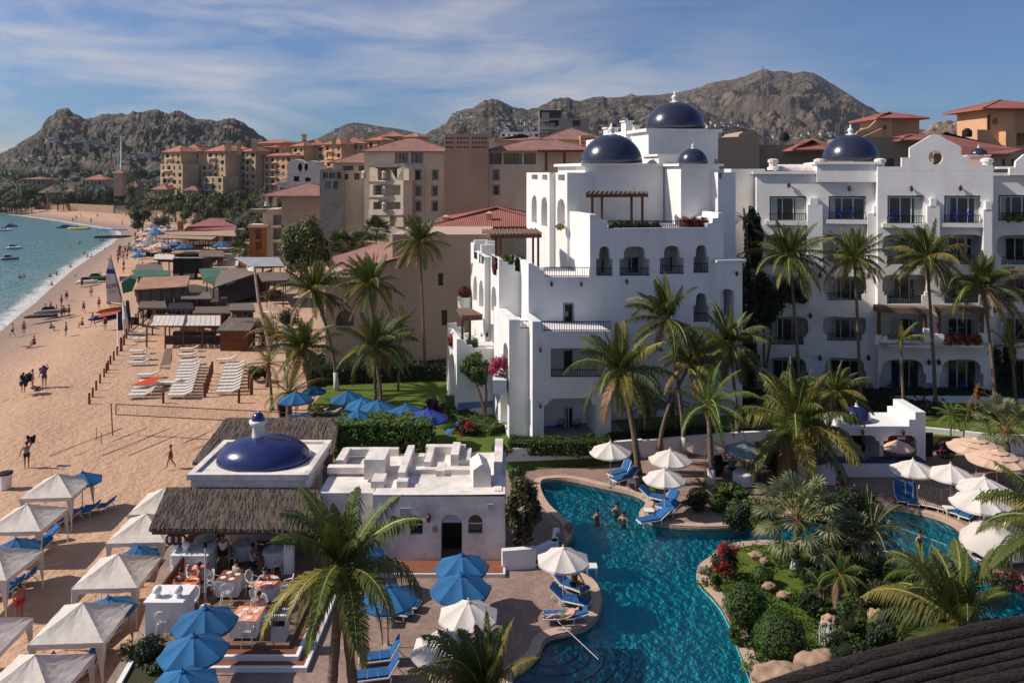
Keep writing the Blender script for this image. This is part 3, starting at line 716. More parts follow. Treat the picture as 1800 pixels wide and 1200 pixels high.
# ================================================================== plants
def frond(mb, base, az, el, L_, droop, rr, ll=.62, nseg=9, pairs=26, width=.05, mi=(0, 1), hang=.5, wind=V((0, 0, 0))):
    """one feather frond: curved stem with two rows of narrow leaflets"""
    d = V((math.cos(az)*math.cos(el), math.sin(az)*math.cos(el), math.sin(el)))
    pts = [V(base)]; dirs = [d.copy()]; st = L_/nseg
    for i in range(nseg):
        d = (d+V((0, 0, -droop*(i+1)/nseg*.55))+wind*.12).normalized(); pts.append(pts[-1]+d*st); dirs.append(d.copy())
    mb.mi = mi[1]; mb.tube(pts, [.045*(1-.85*i/nseg)*L_/2.6+.004 for i in range(nseg+1)], 3, False)
    mb.mi = mi[0]
    side0 = V((-math.sin(az), math.cos(az), 0))
    for k in range(pairs):
        t = .10+.90*(k+.5)/pairs; x = t*nseg; i = min(nseg-1, int(x)); fr_ = x-i
        p = pts[i].lerp(pts[i+1], fr_); dd = dirs[i].lerp(dirs[i+1], fr_).normalized()
        up = side0.cross(dd).normalized()
        if up.z < 0: up = -up
        ln = ll*L_/2.6*math.sin(pi*min(1, .18+t*.86))**.6*rr.uniform(.85, 1.1)
        for sg in (-1, 1):
            o = (side0*sg*.75+dd*(.3+.5*t)+up*(.25-rr.uniform(0, .3))+wind*.25).normalized()
            q1 = p+o*ln*.42+V((0, 0, -hang*ln*.06))
            q2 = q1+(o*.55+V((0, 0, -hang*rr.uniform(.7, 1.5)))).normalized()*ln*.62+wind*ln*.15
            w = dd*width*.5*L_/2.6
            n = len(mb.v); mb.v += [tuple(p-w), tuple(p+w), tuple(q1+w*.9), tuple(q1-w*.9), tuple(q2)]
            mb.f += [(n, n+1, n+2, n+3), (n+3, n+2, n+4)]; mb.m += [mi[0]]*2
def palm_crown(seed, n=22, L_=2.6, ll=.62, mats=None, droop=.5, low=-.35, young=.3, hang=.5, wind=V((0, 0, 0)), pairs=26, width=.055):
    rr = random.Random(seed); mb = MB()
    for i in range(n):
        t = (i+.5)/n; az = i*2.39996+rr.uniform(-.25, .25)
        el = 1.45-(1.45-low)*t**1.12+rr.uniform(-.16, .16)
        if rr.random() < .12 and t > .3: continue
        frond(mb, (0.05*math.cos(az), .05*math.sin(az), .05*(1-t)), az, el, L_*rr.uniform(.82, 1.08)*(.72+.28*min(1, t*3)), droop*rr.uniform(.6, 1.5)*(.3+1.05*t), rr, ll, mi=(3 if t > .87 and rr.random() < .6 else 0 if rr.random() > young*t else 2, 1), hang=hang, wind=wind, pairs=pairs, width=width)
    return mb
def fan_crown(seed, n=26, L_=1.25, leaf=.85):
    rr = random.Random(seed); mb = MB()
    for i in range(n):
        t = (i+.5)/n; az = i*2.39996; el = 1.3-(1.75)*t+rr.uniform(-.1, .1)
        d = V((math.cos(az)*math.cos(el), math.sin(az)*math.cos(el), math.sin(el)))
        ln = L_*rr.uniform(.8, 1.1); p = d*ln+V((0, 0, -.08*t*ln))
        mb.mi = 1; mb.tube([(0, 0, 0), d*ln*.5+V((0, 0, .03)), p], [.02, .014, .01], 3, False)
        side = V((-math.sin(az), math.cos(az), 0)); up = side.cross(d).normalized(); mb.mi = 0
        d2 = (d+V((0, 0, -.25))).normalized(); nseg = 21; sc = leaf*rr.uniform(.8, 1.1); prev = None
        for k in range(nseg):
            a = (k/(nseg-1)-.5)*rad(235); o = (d2*math.cos(a)+side*math.sin(a)+up*(.12 if k % 2 else -.02)).normalized()
            l = sc*(1-.18*abs(a)); mid = p+o*l*.62; tip = p+o*l+V((0, 0, -.16*l)); w = o.cross(up).normalized()*sc*.058
            n_ = len(mb.v); mb.v += [tuple(p), tuple(mid-w), tuple(mid+w), tuple(tip)]
            mb.f += [(n_, n_+1, n_+3, n_+2)]; mb.m += [0]
    return mb
def leafcloud(mb, c, r, n, s, rr, sq=.35, mi=0, inner=.55, clumps=0):
    """leaf-sized faces spread through an ellipsoid, gathered in clumps"""
    c = V(c); r = V(r) if hasattr(r, '__len__') else V((r, r, r))
    cs = []
    for k in range(clumps or 1):
        u = V((rr.gauss(0, 1), rr.gauss(0, 1), rr.gauss(0, 1))).normalized()*rr.uniform(.5, .85)
        cs.append(u)
    for i in range(n):
        u = V((rr.gauss(0, 1), rr.gauss(0, 1), rr.gauss(0, 1))).normalized()
        if clumps:
            b = cs[i % clumps]; q = b+u*rr.uniform(.2, .42)
        else: q = u*rr.uniform(inner, 1.0)*(1+.12*noise.noise(u*3+c))
        p = c+V((q.x*r.x, q.y*r.y, q.z*r.z))
        nn = (u+V((rr.uniform(-.7, .7), rr.uniform(-.7, .7), rr.uniform(-.3, .9)))).normalized()
        a = nn.cross(V((rr.uniform(-1, 1), rr.uniform(-1, 1), .3))).normalized()*s*rr.uniform(.6, 1.2); b = nn.cross(a).normalized()*s*.5*rr.uniform(.6, 1.2)
        k = len(mb.v); mb.v += [tuple(p-a), tuple(p-b), tuple(p+a), tuple(p+b)]; mb.f.append((k, k+1, k+2, k+3)); mb.m.append(mi)
def blob(mb, c, r, n=10, amp=.15, seed=0, mi=0):
    c = V(c); r = V(r) if hasattr(r, '__len__') else V((r, r, r)); vs = []; k0 = len(mb.v)
    for i in range(n+1):
        th = pi*i/n
        for j in range(2*n):
            ph = pi*j/n; u = V((math.sin(th)*math.cos(ph), math.sin(th)*math.sin(ph), math.cos(th)))
            f = 1+amp*noise.noise(u*2.2+V((seed, 0, seed*.7)))*2
            vs.append(c+V((u.x*r.x, u.y*r.y, u.z*r.z))*f)
    fs = [(i*2*n+j, i*2*n+(j+1) % (2*n), (i+1)*2*n+(j+1) % (2*n), (i+1)*2*n+j) for i in range(n) for j in range(2*n)]
    old = mb.mi; mb.mi = mi; mb.add(vs, fs); mb.mi = old

# crowns: mesh data shared by the palms
CR = {}
def crown_data(key):
    if key in CR: return CR[key]
    k, sd = key[:-1], int(key[-1])
    W = V((-.25, -.1, 0))
    if k == 'coco': mb = palm_crown(sd*7+1, 28, 2.6, .66, droop=.55, low=-.55, young=.5, hang=1.0, wind=W, pairs=40, width=.06); ms = [PALM, RACH, PALMY]
    elif k == 'cocob': mb = palm_crown(sd*9+3, 32, 2.7, .72, droop=.62, low=-.6, young=.4, hang=1.2, wind=W, pairs=48, width=.052); ms = [PALM, RACH, PALMY]
    elif k == 'full': mb = palm_crown(sd*5+2, 42, 2.4, .6, droop=.45, low=-.7, young=.4, hang=.9, wind=W, pairs=34, width=.06); ms = [PALM, RACH, PALMY]
    elif k == 'light': mb = palm_crown(sd*3+5, 22, 2.0, .55, droop=.7, low=-.7, young=.3, hang=.9, wind=W, pairs=30, width=.05); ms = [PALML, RACH, PALMY]
    elif k == 'yel': mb = palm_crown(sd*3+8, 12, 1.8, .5, droop=.45, low=.1, young=.9, hang=.5, wind=W, pairs=22, width=.06); ms = [PALMY, RACH, PALML]
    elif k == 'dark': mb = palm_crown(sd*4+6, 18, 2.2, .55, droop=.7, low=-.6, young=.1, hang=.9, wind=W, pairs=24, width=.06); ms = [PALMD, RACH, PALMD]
    elif k == 'thin': mb = palm_crown(sd*4+9, 14, 2.4, .5, droop=.5, low=-.4, young=1.2, hang=1.1, wind=W*1.5, pairs=30, width=.04); ms = [PALMY, RACH, PALMY]
    elif k == 'far': mb = palm_crown(sd*4+2, 14, 2.4, .6, droop=.6, low=-.7, young=.4, hang=.7, wind=W, pairs=9, width=.22); ms = [PALM, RACH, PALMY]
    elif k == 'fan': mb = fan_crown(sd, 42, 1.25, .72); ms = [FANP, RACH]
    elif k == 'fand': mb = fan_crown(sd, 40, 1.0, .9); ms = [PALM, RACH]
    elif k == 'dry': mb = palm_crown(sd, 9, 1.6, .45, droop=1.5, low=-1.0, young=0, hang=1.4, pairs=16, width=.07); ms = [DRY, DRY, DRY]
    ms = (ms+[DRY, DRY])[:4] if len(ms) == 3 else ms
    o = mb.build('crown_'+key, ms); me = o.data; bpy.data.objects.remove(o)
    CR[key] = me; return me
NP = 0
def palm(base, top, key, s, label, r0=.17, r1=.10, bend=.25, cat='palm tree', group=None, name='palm_tree', rot=None, white=0., skirt=True, double=None, tilt=0., bark=None, detail=True):
    """palm: tapered ringed trunk from base to top, fibrous boot, crown of fronds"""
    global NP; NP += 1
    base = V(base); top = V(top); rr = random.Random(NP)
    t = thing(name, label, cat, base, group)
    def trunk(b, tp, nm='trunk'):
        n = 14 if detail else 5; pts = []; rs = []
        dv = tp-b; h = dv.length; k = V((dv.x, dv.y, 0)); 
        for i in range(n+1):
            u = i/n; p = b+V((dv.x*(u**(1+bend*2)), dv.y*(u**(1+bend*2)), dv.z*u)); pts.append(p)
            rs.append((r0+(r1-r0)*min(1, u*1.3)**.5+(r0*.5 if i == 0 else 0))*(1+(.07 if i % 2 else -.04)))
        m = MB(); m.tube(pts, rs, 8 if detail else 5); return m.build(nm, [bark or BARK], t, True)
    trunk(base, top)
    if double: trunk(V(double), top-V((.15, 0, .1)))
    if white:
        m = MB(); u = white/(top-base).z; q = base+V(((top-base).x*u**(1+bend*2), (top-base).y*u**(1+bend*2), white))
        m.tube([base+V((0, 0, .02)), base.lerp(q, .5), q], [r0*1.55, r0*1.18, r0*1.03], 10); m.build('whitewashed_foot', BARKW, t, True)
    if skirt:
        m = MB(); bb = r1*1.9
        for i in range(16 if detail else 6):
            a = i*2.4; z = -.05-.03*i; d = V((math.cos(a), math.sin(a), 0))
            m.bar(top+d*r1*.5+V((0, 0, z-.15)), top+d*bb*(1.2-.02*i)+V((0, 0, z+.25)), .07, .03)
        m.lathe(top, [(r1*1.05, -.75), (r1*1.5, -.4), (r1*1.6, -.1), (r1*.8, .15)], 8)
        m.build('leaf_base', BOOT, t)
    me = crown_data(key); c = bpy.data.objects.new('crown', me); COL.objects.link(c); c.parent = t
    c.location = top-base; c.rotation_euler = (tilt, 0, rr.uniform(0, 6.28) if rot is None else rot); c.scale = (s, s, s)
    return t
def shrub(name, label, cat, c, r, n, s, m, group=None, core=.78, seed=None, flowers=None, fn=0, stemh=0, clumps=0):
    c = V(c); rr = random.Random(seed or int(c.x*97+c.y*31)); r = V(r) if hasattr(r, '__len__') else V((r, r, r))
    t = thing(name, label, cat, (c.x, c.y, c.z-r.z), group)
    mb = MB(); leafcloud(mb, c, r, n, s, rr, inner=.82 if not clumps else .5, clumps=clumps); 
    if flowers: leafcloud(mb, c+V((0, 0, r.z*.06)), r*1.03, fn, s*.9, rr, mi=1, inner=.86, clumps=clumps)
    mb.build('foliage', [m]+([flowers] if flowers else []), t)
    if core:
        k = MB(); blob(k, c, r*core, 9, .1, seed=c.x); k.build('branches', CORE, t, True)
    return t
def hedge(label, pts, w, h, z, m, n_per=260, s=.085, name='hedge', cat='hedge', seed=1, round_=.25):
    """clipped hedge along a line of ground points"""
    t = thing(name, label, cat, V(pts[0])+V((0, 0, z))); rr = random.Random(seed); mb = MB(); k = MB()
    for a, b in zip(pts, pts[1:]):
        a = V(a); b = V(b); L_ = (b-a).length; d = (b-a).normalized(); sd = V((-d.y, d.x, 0))
        q = [a-sd*w*.42, b-sd*w*.42, b+sd*w*.42, a+sd*w*.42]
        k.hexa([V((p.x, p.y, z)) for p in q]+[V((p.x, p.y, z+h*.9)) for p in q])
        for i in range(int(n_per*L_)):
            u = rr.uniform(-.03, 1.03); f = rr.random()
            per = rr.uniform(0, w+2*h)
            if per < h: p = a+(b-a)*u-sd*w/2; zz = per; nn = -sd
            elif per < h+w: p = a+(b-a)*u+sd*(per-h-w/2); zz = h; nn = V((0, 0, 1))
            else: p = a+(b-a)*u+sd*w/2; zz = per-h-w; nn = sd
            bump = .09*noise.noise(V((p.x*1.6, p.y*1.6, zz*1.6)))*2
            if zz > h-round_ and nn.z < .5: bump -= (zz-h+round_)*.5
            p = V((p.x, p.y, z+zz))+nn*(bump+rr.uniform(-.08, .05))
            nn = (nn+V((rr.uniform(-.8, .8), rr.uniform(-.8, .8), rr.uniform(-.2, .9)))).normalized()
            e = nn.cross(V((rr.uniform(-1, 1), rr.uniform(-1, 1), .3))).normalized()*s*rr.uniform(.6, 1.3); g = nn.cross(e).normalized()*s*.55
            j = len(mb.v); mb.v += [tuple(p-e), tuple(p-g), tuple(p+e), tuple(p+g)]; mb.f.append((j, j+1, j+2, j+3)); mb.m.append(0)
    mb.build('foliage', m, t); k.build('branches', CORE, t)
    return t
# ================================================================== white hotel with the blue domes
T = Fr(1.3, 50.6, 12.5)
hot = thing('domed_hotel', 'large white stepped hotel with dark blue domes and arched balconies in the middle', 'hotel', T.w(0, 0, GZ))
def uo(px, v): return T.loc(T.p(px, 400, v))[0]
w = MB()
# ground block with the arched patio
shell(w, T, [(936, 785), (936, 565), (952, 565), (953, 582), (1074, 582), (1074, 785)],
      [[(956, 770), (956, 712), (962, 711), (966, 703), (975, 700), (1034, 699), (1040, 703), (1043, 712), (1049, 712), (1049, 770)], rect(968, 612, 1062, 663)], 0, 3.1, log=2.0)
# second corner mass
u = uo(895, 1.0)
shell(w, T, [(895, 785), (895, 562), (914, 562), (915, 577), (938, 577), (938, 785)], [], 1.0, 5.2, noleft=True)
def sy(y, px0, v0, px1, u):   # pixel height of the same world height further along the side plane
    z = T.p(px0, y, v0).z; d = T.ps(px1, 400, u).y; return HZ+(HC-z)*F/d
far = 868
sideface(w, T, [(895, 785), (895, 562), (far, sy(562, 895, 1, far, u)), (far, sy(785, 895, 1, far, u))], [[(892, 758), (892, 690), (889, 682), (885, 680), (882, 684), (880, 695), (880, 746)], [(893, 650), (893, 615), (890, 603), (887, 602), (885, 608), (884, 640)]], u)
# blue-dado mass in front left
u = uo(803, 6.2)
shell(w, T, [(803, 742), (803, 596), (811, 596), (812, 601), (820, 602), (821, 606), (830, 607), (831, 612), (880, 613), (880, 742)], [], 6.2, 4.6, noleft=True)
far = 785.5
sideface(w, T, [(803, 742), (803, 596), (far, sy(593, 803, 6.2, far, u)), (far, sy(742, 803, 6.2, far, u))], [[(799, 715), (799, 640), (797, 625), (794, 620), (791, 625), (789.5, 640), (789.5, 706)]], u)
slabf(w, T, 787, 803, 568, 600, 10.6, .3); slabf(w, T, 803, 816, 575, 600, 10.6, .3); slabf(w, T, 816, 826, 586, 604, 9, .3)
# upper recessed masses
u = uo(877, 5.5)
shell(w, T, [(877, 640), (877, 455), (884, 455), (885, 459), (892, 460), (893, 465), (905, 466), (905, 476), (915, 478), (915, 487), (940, 488), (940, 640)], [], 5.5, 3.3, noleft=True)
far = 862.5
sideface(w, T, [(877, 640), (877, 455), (875, 452), (875, 474), (far+1.5, 470), (far+1.5, 450), (far, 450), (far, sy(640, 877, 5.5, far, u))], [[(872.5, 556), (872.5, 525), (871, 508), (868, 503), (865, 506), (863.8, 520), (863.8, 545)]], u)
u = uo(852, 8.7)
shell(w, T, [(852, 720), (852, 452), (862, 452), (863, 457), (882, 458), (882, 720)], [], 8.7, 6.2, noleft=True)
far = 827.5
sideface(w, T, [(852, 720), (852, 452), (850, 464), (842, 462), (842, 440), (839, 440), (839, 456), (833, 454), (833, 426), (far, 426), (far, sy(700, 852, 8.7, far, u))],
         [[(850, 547), (850, 512), (847.5, 494), (845, 492), (842.5, 500), (842, 515), (842, 538)], [(838.5, 534), (838.5, 500), (837, 487), (835, 484), (832.8, 492), (832, 505), (832, 527)],
          [(850.5, 655), (850.5, 600), (848, 585), (845.5, 583), (843, 592), (842, 605), (842, 640)]], u)
slabf(w, T, 834, 858, 422, 470, 14.2, .35); slabf(w, T, 846, 872, 430, 470, 12.2, .35); slabf(w, T, 855, 874, 424, 470, 13.4, .3)
# main wall with the row of moorish arches
mh = [moor(1048, 1078, 433, 485, 5), moor(1089, 1143, 433, 485, 7), moor(1160, 1203, 432, 482, 7), moor(1219, 1247, 431, 480, 4), moor(1219, 1247, 515, 566, 4), moor(1219, 1247, 597, 650, 4), rect(990, 532, 1010, 577)]
shell(w, T, [(929, 790), (929, 463), (938, 463), (940, 468), (947, 469), (949, 474), (957, 475), (957, 487), (1037, 487), (1037, 377), (1050, 377), (1052, 383), (1058, 384), (1060, 388), (1068, 389), (1068, 402),
             (1243, 400), (1243, 393), (1252, 392), (1253, 384), (1262, 383), (1263, 374), (1272, 374), (1272, 790)], mh, 3.1, 5.6, log=[2, 2, 2, 2, 2, 2, .5])
# tall block left of the first dome, its sunlit arcade side
u = uo(997, 8.)
shell(w, T, [(997, 500), (997, 303.5), (1046, 303.5), (1046, 500)], [], 8., 3.3, noleft=True)
far = 976
arcs = [[(993, 397), (993, 362), (990, 352), (986, 349), (981, 354), (979.5, 365), (979.5, 392)], [(993, 318), (993, 307), (981, 307), (981, 317)]]
sideface(w, T, [(997, 500), (997, 303.5), (far, 303.5), (far, sy(500, 997, 8, far, u))], arcs, u)
u = uo(966, 11.3)
shell(w, T, [(966, 500), (966, 303.5), (1000, 303.5), (1000, 500)], [], 11.3, 7.6, noleft=True)
far = 925.5
sideface(w, T, [(966, 500), (966, 303.5), (far, 303.5), (far, sy(500, 966, 11.3, far, u))],
         [[(962, 402), (962, 360), (960, 348), (956, 346), (952.5, 351), (951.5, 362), (951.5, 396)], [(943.5, 396), (943.5, 356), (942, 345), (939, 343), (935.5, 348), (934.5, 358), (934.5, 390)],
          [(962, 317), (962, 307), (953, 307), (953, 316)], [(945, 316), (945, 307), (934.5, 307), (934.5, 315)]], u)
# block under the first dome
shell(w, T, [(1028, 420), (1028, 291), (1166, 291), (1166, 420)], [], 9., 7.5)
slabf(w, T, 1026, 1167, 287.5, 292, 9., 7.5, .28)
# tall block under the largest dome
shell(w, T, [(1140, 400), (1140, 231), (1262, 231), (1262, 400)], [rect(1256, 280, 1262, 290)], 15.5, 9., log=.4)
slabf(w, T, 1139, 1263, 227.5, 231.5, 15.5, 9., .25)
slabf(w, T, 1158, 1190, 274, 410, 10.5, 3.2); slabf(w, T, 1157, 1191, 271, 275, 10.5, 3.2, .12)
# block under the small dome, right flank, low arched wing
shell(w, T, [(1197, 412), (1197, 291), (1264, 291), (1264, 412)], [], 6., 5.)
slabf(w, T, 1196, 1265, 288, 292, 6., 5., .22)
shell(w, T, [(1262, 790), (1262, 303), (1293, 303), (1293, 790)], [rect(1263.5, 304, 1270, 314)], 5., 6., log=.4)
shell(w, T, [(1262, 790), (1262, 461), (1305, 461), (1305, 790)], [arch(1266, 1291, 508, 556, .35), arch(1266, 1291, 600, 650, .35)], 2.4, 3., log=1.5)
slabf(w, T, 1262, 1307, 456, 461, 2.4, 3., .15)
shell(w, T, [(1285, 640), (1285, 297), (1345, 297), (1345, 640)], [], 13., 3.)
# stepped plinth features on the roof
for x0, x1, yt, yb, v in [(1100, 1112, 214, 245, 20), (1068, 1087, 226, 250, 24), (1115, 1125, 222, 240, 22)]:
    slabf(w, T, x0, x1, yt, yb, v, 1.2); slabf(w, T, x0-1, x1+1, yt-2, yt, v, 1.2, .1)
shell(w, T, [(1060, 300), (1060, 243), (1142, 243), (1142, 300)], [], 19.5, 5.)
w.build('wall', WHITE, hot)
for q in ((804.5, 866, 704, 719, 6.188), (957, 1048, 742, 756, 2.33)): b = MB(); slabf(b, T, *q, .01); b.build('painted_dado', BLUEBAND, hot)
b = MB(); b.hexa([T.w(.1, .3, GZ-.1), T.w(6.4, .3, GZ-.1), T.w(6.4, 2.4, GZ-.1), T.w(.1, 2.4, GZ-.1), T.w(.1, .3, GZ+.04), T.w(6.4, .3, GZ+.04), T.w(6.4, 2.4, GZ+.04), T.w(.1, 2.4, GZ+.04)]); b.build('patio_floor', CONC, hot)
dome(hot, T.p(1075, 289, 12.3)+V((0, 0, .1)), 2.48, 2.34)
dome(hot, T.p(1186, 228, 19.2)+V((0, 0, .05)), 2.7, 2.5)
dome(hot, T.p(1218, 289, 7.9)+V((0, 0, .05)), 1.14, 1.2)
for x, y, v, r_ in ((1077, 225, 24.5, .48), (1106, 213, 20.6, .42)): dome(hot, T.p(x, y, v), r_, r_*.9, 14, fin=False, k=5)
# windows and doors
for x0, y0, x1, y1, v, n in [(990, 714, 1008, 756, 2.32, 2), (989, 613, 1008, 660, 2.34, 1), (991, 533, 1009, 576, 3.9, 1), (1056, 452, 1072, 484, 5.4, 1), (1096, 450, 1136, 484, 5.4, 3), (1166, 450, 1198, 482, 5.4, 2),
                             (1224, 450, 1243, 480, 5.4, 1), (1224, 535, 1243, 566, 5.4, 1), (1224, 617, 1243, 650, 5.4, 1), (1257, 281, 1261.5, 289.5, 15.85, 1), (1264.2, 305, 1269.5, 313.5, 5.35, 1)]:
    window(hot, T, x0, y0, x1, y1, v, n, fm=METAL_W)
def rl(fr, root, x0, x1, yb, v, h, **k): return rail(root, fr.p(x0, yb, v), fr.p(x1, yb, v), h, **k)
rl(T, hot, 953, 1073, 582, .1, .62); rl(T, hot, 958, 1036, 487, 3.2, .66); rl(T, hot, 914, 930, 578, 1.1, .5)
rl(T, hot, 1049, 1077, 485, 3.3, .55); rl(T, hot, 1090, 1142, 485, 3.3, .55); rl(T, hot, 1161, 1202, 482, 3.3, .6); rl(T, hot, 1220, 1246, 480, 3.3, .7); rl(T, hot, 1220, 1246, 566, 3.3, .65); rl(T, hot, 1220, 1246, 650, 3.3, .65)
rl(T, hot, 969, 1061, 663, .2, .5); rl(T, hot, 1070, 1243, 401, 3.3, .5)
bal = MB()
for i in range(6):
    q = T.p(1013.5+i*3.3, 318.5, 8.6); bal.lathe(q, [(.06, 0), (.1, .15), (.05, .3), (.08, .45)], 8)
bal.bar(T.p(1012, 311, 8.6)+V((0, 0, .18)), T.p(1032, 311, 8.6)+V((0, 0, .18)), .16, .1)
bal.build('balustrade', WHITE, hot)
for x, y, v in [(948, 613, 0), (948, 711, 0), (1064, 706, 0), (968, 498, 3.1), (1020, 498, 3.1), (1100, 494, 3.1), (855, 587, 8.7), (1293, 480, 2.4)]: lantern(hot, T, x, y, v, s=.18)
# pergolas on the terraces
def perg(fr, root, quad, posts, th=.14):
    """quad: four photo pixels with their plane offsets (back left, back right, front right, front left)"""
    pts = [fr.p(x, y, v) for x, y, v in quad]; z = sum(p.z for p in pts)/4
    pts = [V((p.x, p.y, z+.0+ (0.12 if i < 2 else 0))) for i, p in enumerate(pts)]
    o = None
    r = MB(); r.prism(pts, V((0, 0, -th))); 
    a, b_, c, d = pts
    for i in range(14): r.bar(d.lerp(c, i/13)+V((0, 0, .05)), a.lerp(b_, i/13)+V((0, 0, .05)), .07)
    o = r.build('pergola', WOODG, root)
    for p, q in ((a, b_), (c, d)): k = MB(); k.bar(p+V((0, 0, -th-.07)), q+V((0, 0, -th-.07)), .16); k.build('beam', WOOD, o)
    for x, y, v in posts:
        q = fr.p(x, y, v); m = MB(); m.bar(q, V((q.x, q.y, z-th+.02)), .17); m.build('post', WOOD, o)
    return o
perg(T, hot, [(848, 404, 10.5), (940, 404, 10.5), (952, 414, 7.2), (862, 413, 7.2)], [(872, 480, 7.4), (880, 478, 9.8), (937, 480, 9.8), (946, 484, 7.4)])
perg(T, hot, [(1036, 338, 7.6), (1136, 338, 7.6), (1139, 342, 5.6), (1030, 342, 5.6)], [(1041, 401, 5.8), (1058, 399, 7.4), (1110, 400, 5.8), (1129, 399, 7.4)], .1)
perg(T, hot, [(803, 543, 9.5), (826, 543, 9.5), (848, 562, 7.2), (812, 556, 7.2)], [(813, 612, 7.4), (826, 610, 7.4)])
# planting boxes fixed to the hotel: separate plants standing on its terraces
def plants_on(fr, x0, x1, y, v, r, m, label, n=3, fl=None, fn=0, name='terrace_plant'):
    t = None
    a = fr.p(x0, y, v); b = fr.p(x1, y, v); L_ = (b-a).length; rr = random.Random(int(x0))
    mb = MB(); k = MB()
    for i in range(n):
        c = a.lerp(b, (i+.5)/n)+V((0, 0, r*.5)); rad_ = V((L_/n*.62, .35, r))
        leafcloud(mb, c, rad_, int(240*max(1, L_/n)), .10, rr, inner=.5)
        if fl: leafcloud(mb, c+V((0, 0, .05)), rad_*1.05, int(fn*max(1, L_/n)), .09, rr, mi=1, inner=.6)
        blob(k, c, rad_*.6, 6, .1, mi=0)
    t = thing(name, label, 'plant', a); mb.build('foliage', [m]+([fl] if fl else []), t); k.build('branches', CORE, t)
    return t
plants_on(T, 1070, 1110, 401, 3.9, .42, LEAF, 'clipped green planting under the pergola behind the top hotel railing', 3)
plants_on(T, 1112, 1160, 401, 3.9, .36, LEAFD, 'dark green planting right of the pergola behind the top hotel railing', 3)
plants_on(T, 1196, 1243, 401, 3.9, .55, LEAF, 'crimson bougainvillea at the right end of the top hotel terrace', 3, BOUR, 500)
plants_on(T, 880, 905, 462, 5.9, .45, LEAFL, 'yellow green shrub on the left upper terrace beside the pergola', 2)
plants_on(T, 905, 922, 478, 5.9, .9, LEAFD, 'dark leggy shrub spilling over the left upper terrace corner', 2)
plants_on(T, 866, 874, 478, 6.6, .5, LEAFD, 'small maroon shrub in the niche of the left lit wall', 1, BOUR, 200)
plants_on(T, 818, 840, 608, 6.7, .4, LEAF, 'green shrub on the low terrace under the small pergola', 2)
plants_on(T, 788, 803, 606, 8.4, .55, LEAFD, 'red flowering shrub on the lowest left terrace corner', 1, BOUR, 420)
plants_on(T, 978, 993, 402, 8.2, .3, mat('dry_basket_plant', (.28, .18, .07), .9), 'dry trailing plant on the sunlit arch balcony below the roof', 1)
q = T.ps(880, 652, uo(895, 1)-.35)
shrub('bougainvillea', 'pink bougainvillea bush on the sunlit first floor balcony', 'plant', q+V((0, 0, .35)), (.75, .9, .8), 300, .10, LEAF, flowers=BOUG, fn=1500, core=0, clumps=12)
sb = MB(); 
sb.hexa([q+V(p) for p in [(-.5, -1.1, -1.2), (.4, -1.1, -1.2), (.4, 1.1, -1.2), (-.5, 1.1, -1.2), (-.5, -1.1, -.3), (.4, -1.1, -.3), (.4, 1.1, -.3), (-.5, 1.1, -.3)]])
sb.build('balcony', WHITE, hot)
q = T.ps(817, 520, uo(852, 8.7)-.5)
sb = MB(); sb.lathe(q+V((0, 0, -.9)), [(.1, -.6), (.55, 0), (.6, .8)], 12); sb.build('balcony', WHITE, hot)
shrub('bougainvillea', 'maroon shrub on the round corbelled balcony at the far left of the hotel', 'plant', q+V((0, 0, .3)), (.5, .5, .45), 400, .09, LEAFD, flowers=BOUR, fn=260)
# chairs on the ground patio are built with the furniture

# ================================================================== white wing on the right
W = Fr(32, 62, -15)
wing = thing('hotel_wing', 'long white five storey hotel wing with balconies, blue dome and curved gable', 'hotel', (30, 62, GZ))
w = MB()
rows12 = [[rect(1353, 345, 1417, 389), rect(1457, 345, 1522, 387)],
          [moor2(1345, 1420, 411, 466), moor2(1446, 1522, 411, 460)], [moor2(1340, 1421, 485, 530), moor2(1446, 1523, 486, 528)],
          [moor2(1340, 1421, 556, 606), moor2(1446, 1523, 556, 599)], [moor(1342, 1421, 627, 690, 3), moor(1446, 1523, 627, 690, 3)]]
rows34 = [[rect(1560, 344, 1624, 394), rect(1660, 344, 1724, 393)],
          [moor2(1551, 1629, 412, 465), moor2(1652, 1729, 412, 465)], [moor2(1551, 1629, 482, 534), moor2(1652, 1729, 482, 533)],
          [moor2(1545, 1626, 548, 603), moor2(1648, 1728, 550, 603)], [moor(1545, 1628, 631, 692, 4), moor(1651, 1729, 631, 692, 4)]]
h12 = [h for r_ in rows12 for h in r_]; h34 = [h for r_ in rows34 for h in r_]
shell(w, W, [(1330, 705), (1330, 305), (1441, 305), (1441, 291), (1545, 291), (1545, 705)], h12, 0, 9, rev=.3, log=1.7)
slabf(w, W, 1328, 1438, 301, 306, -.01, 9, .22)
slabf(w, W, 1436, 1545, 287, 320, -.45, 9.2); slabf(w, W, 1435, 1545.5, 284.5, 289, -.45, 9.2, .15)
gable = [(1543, 706), (1543, 293), (1585, 293), (1585, 277), (1599, 277), (1599, 260), (1604, 257), (1628, 243), (1636, 238), (1645, 236), (1654, 239), (1664, 245), (1686, 256), (1690, 260), (1690, 275), (1704, 275), (1704, 290), (1746, 290), (1746, 706)]
circ = [(1645+12.5*math.cos(-2*pi*i/20), 277+12.5*math.sin(-2*pi*i/20)) for i in range(20)]
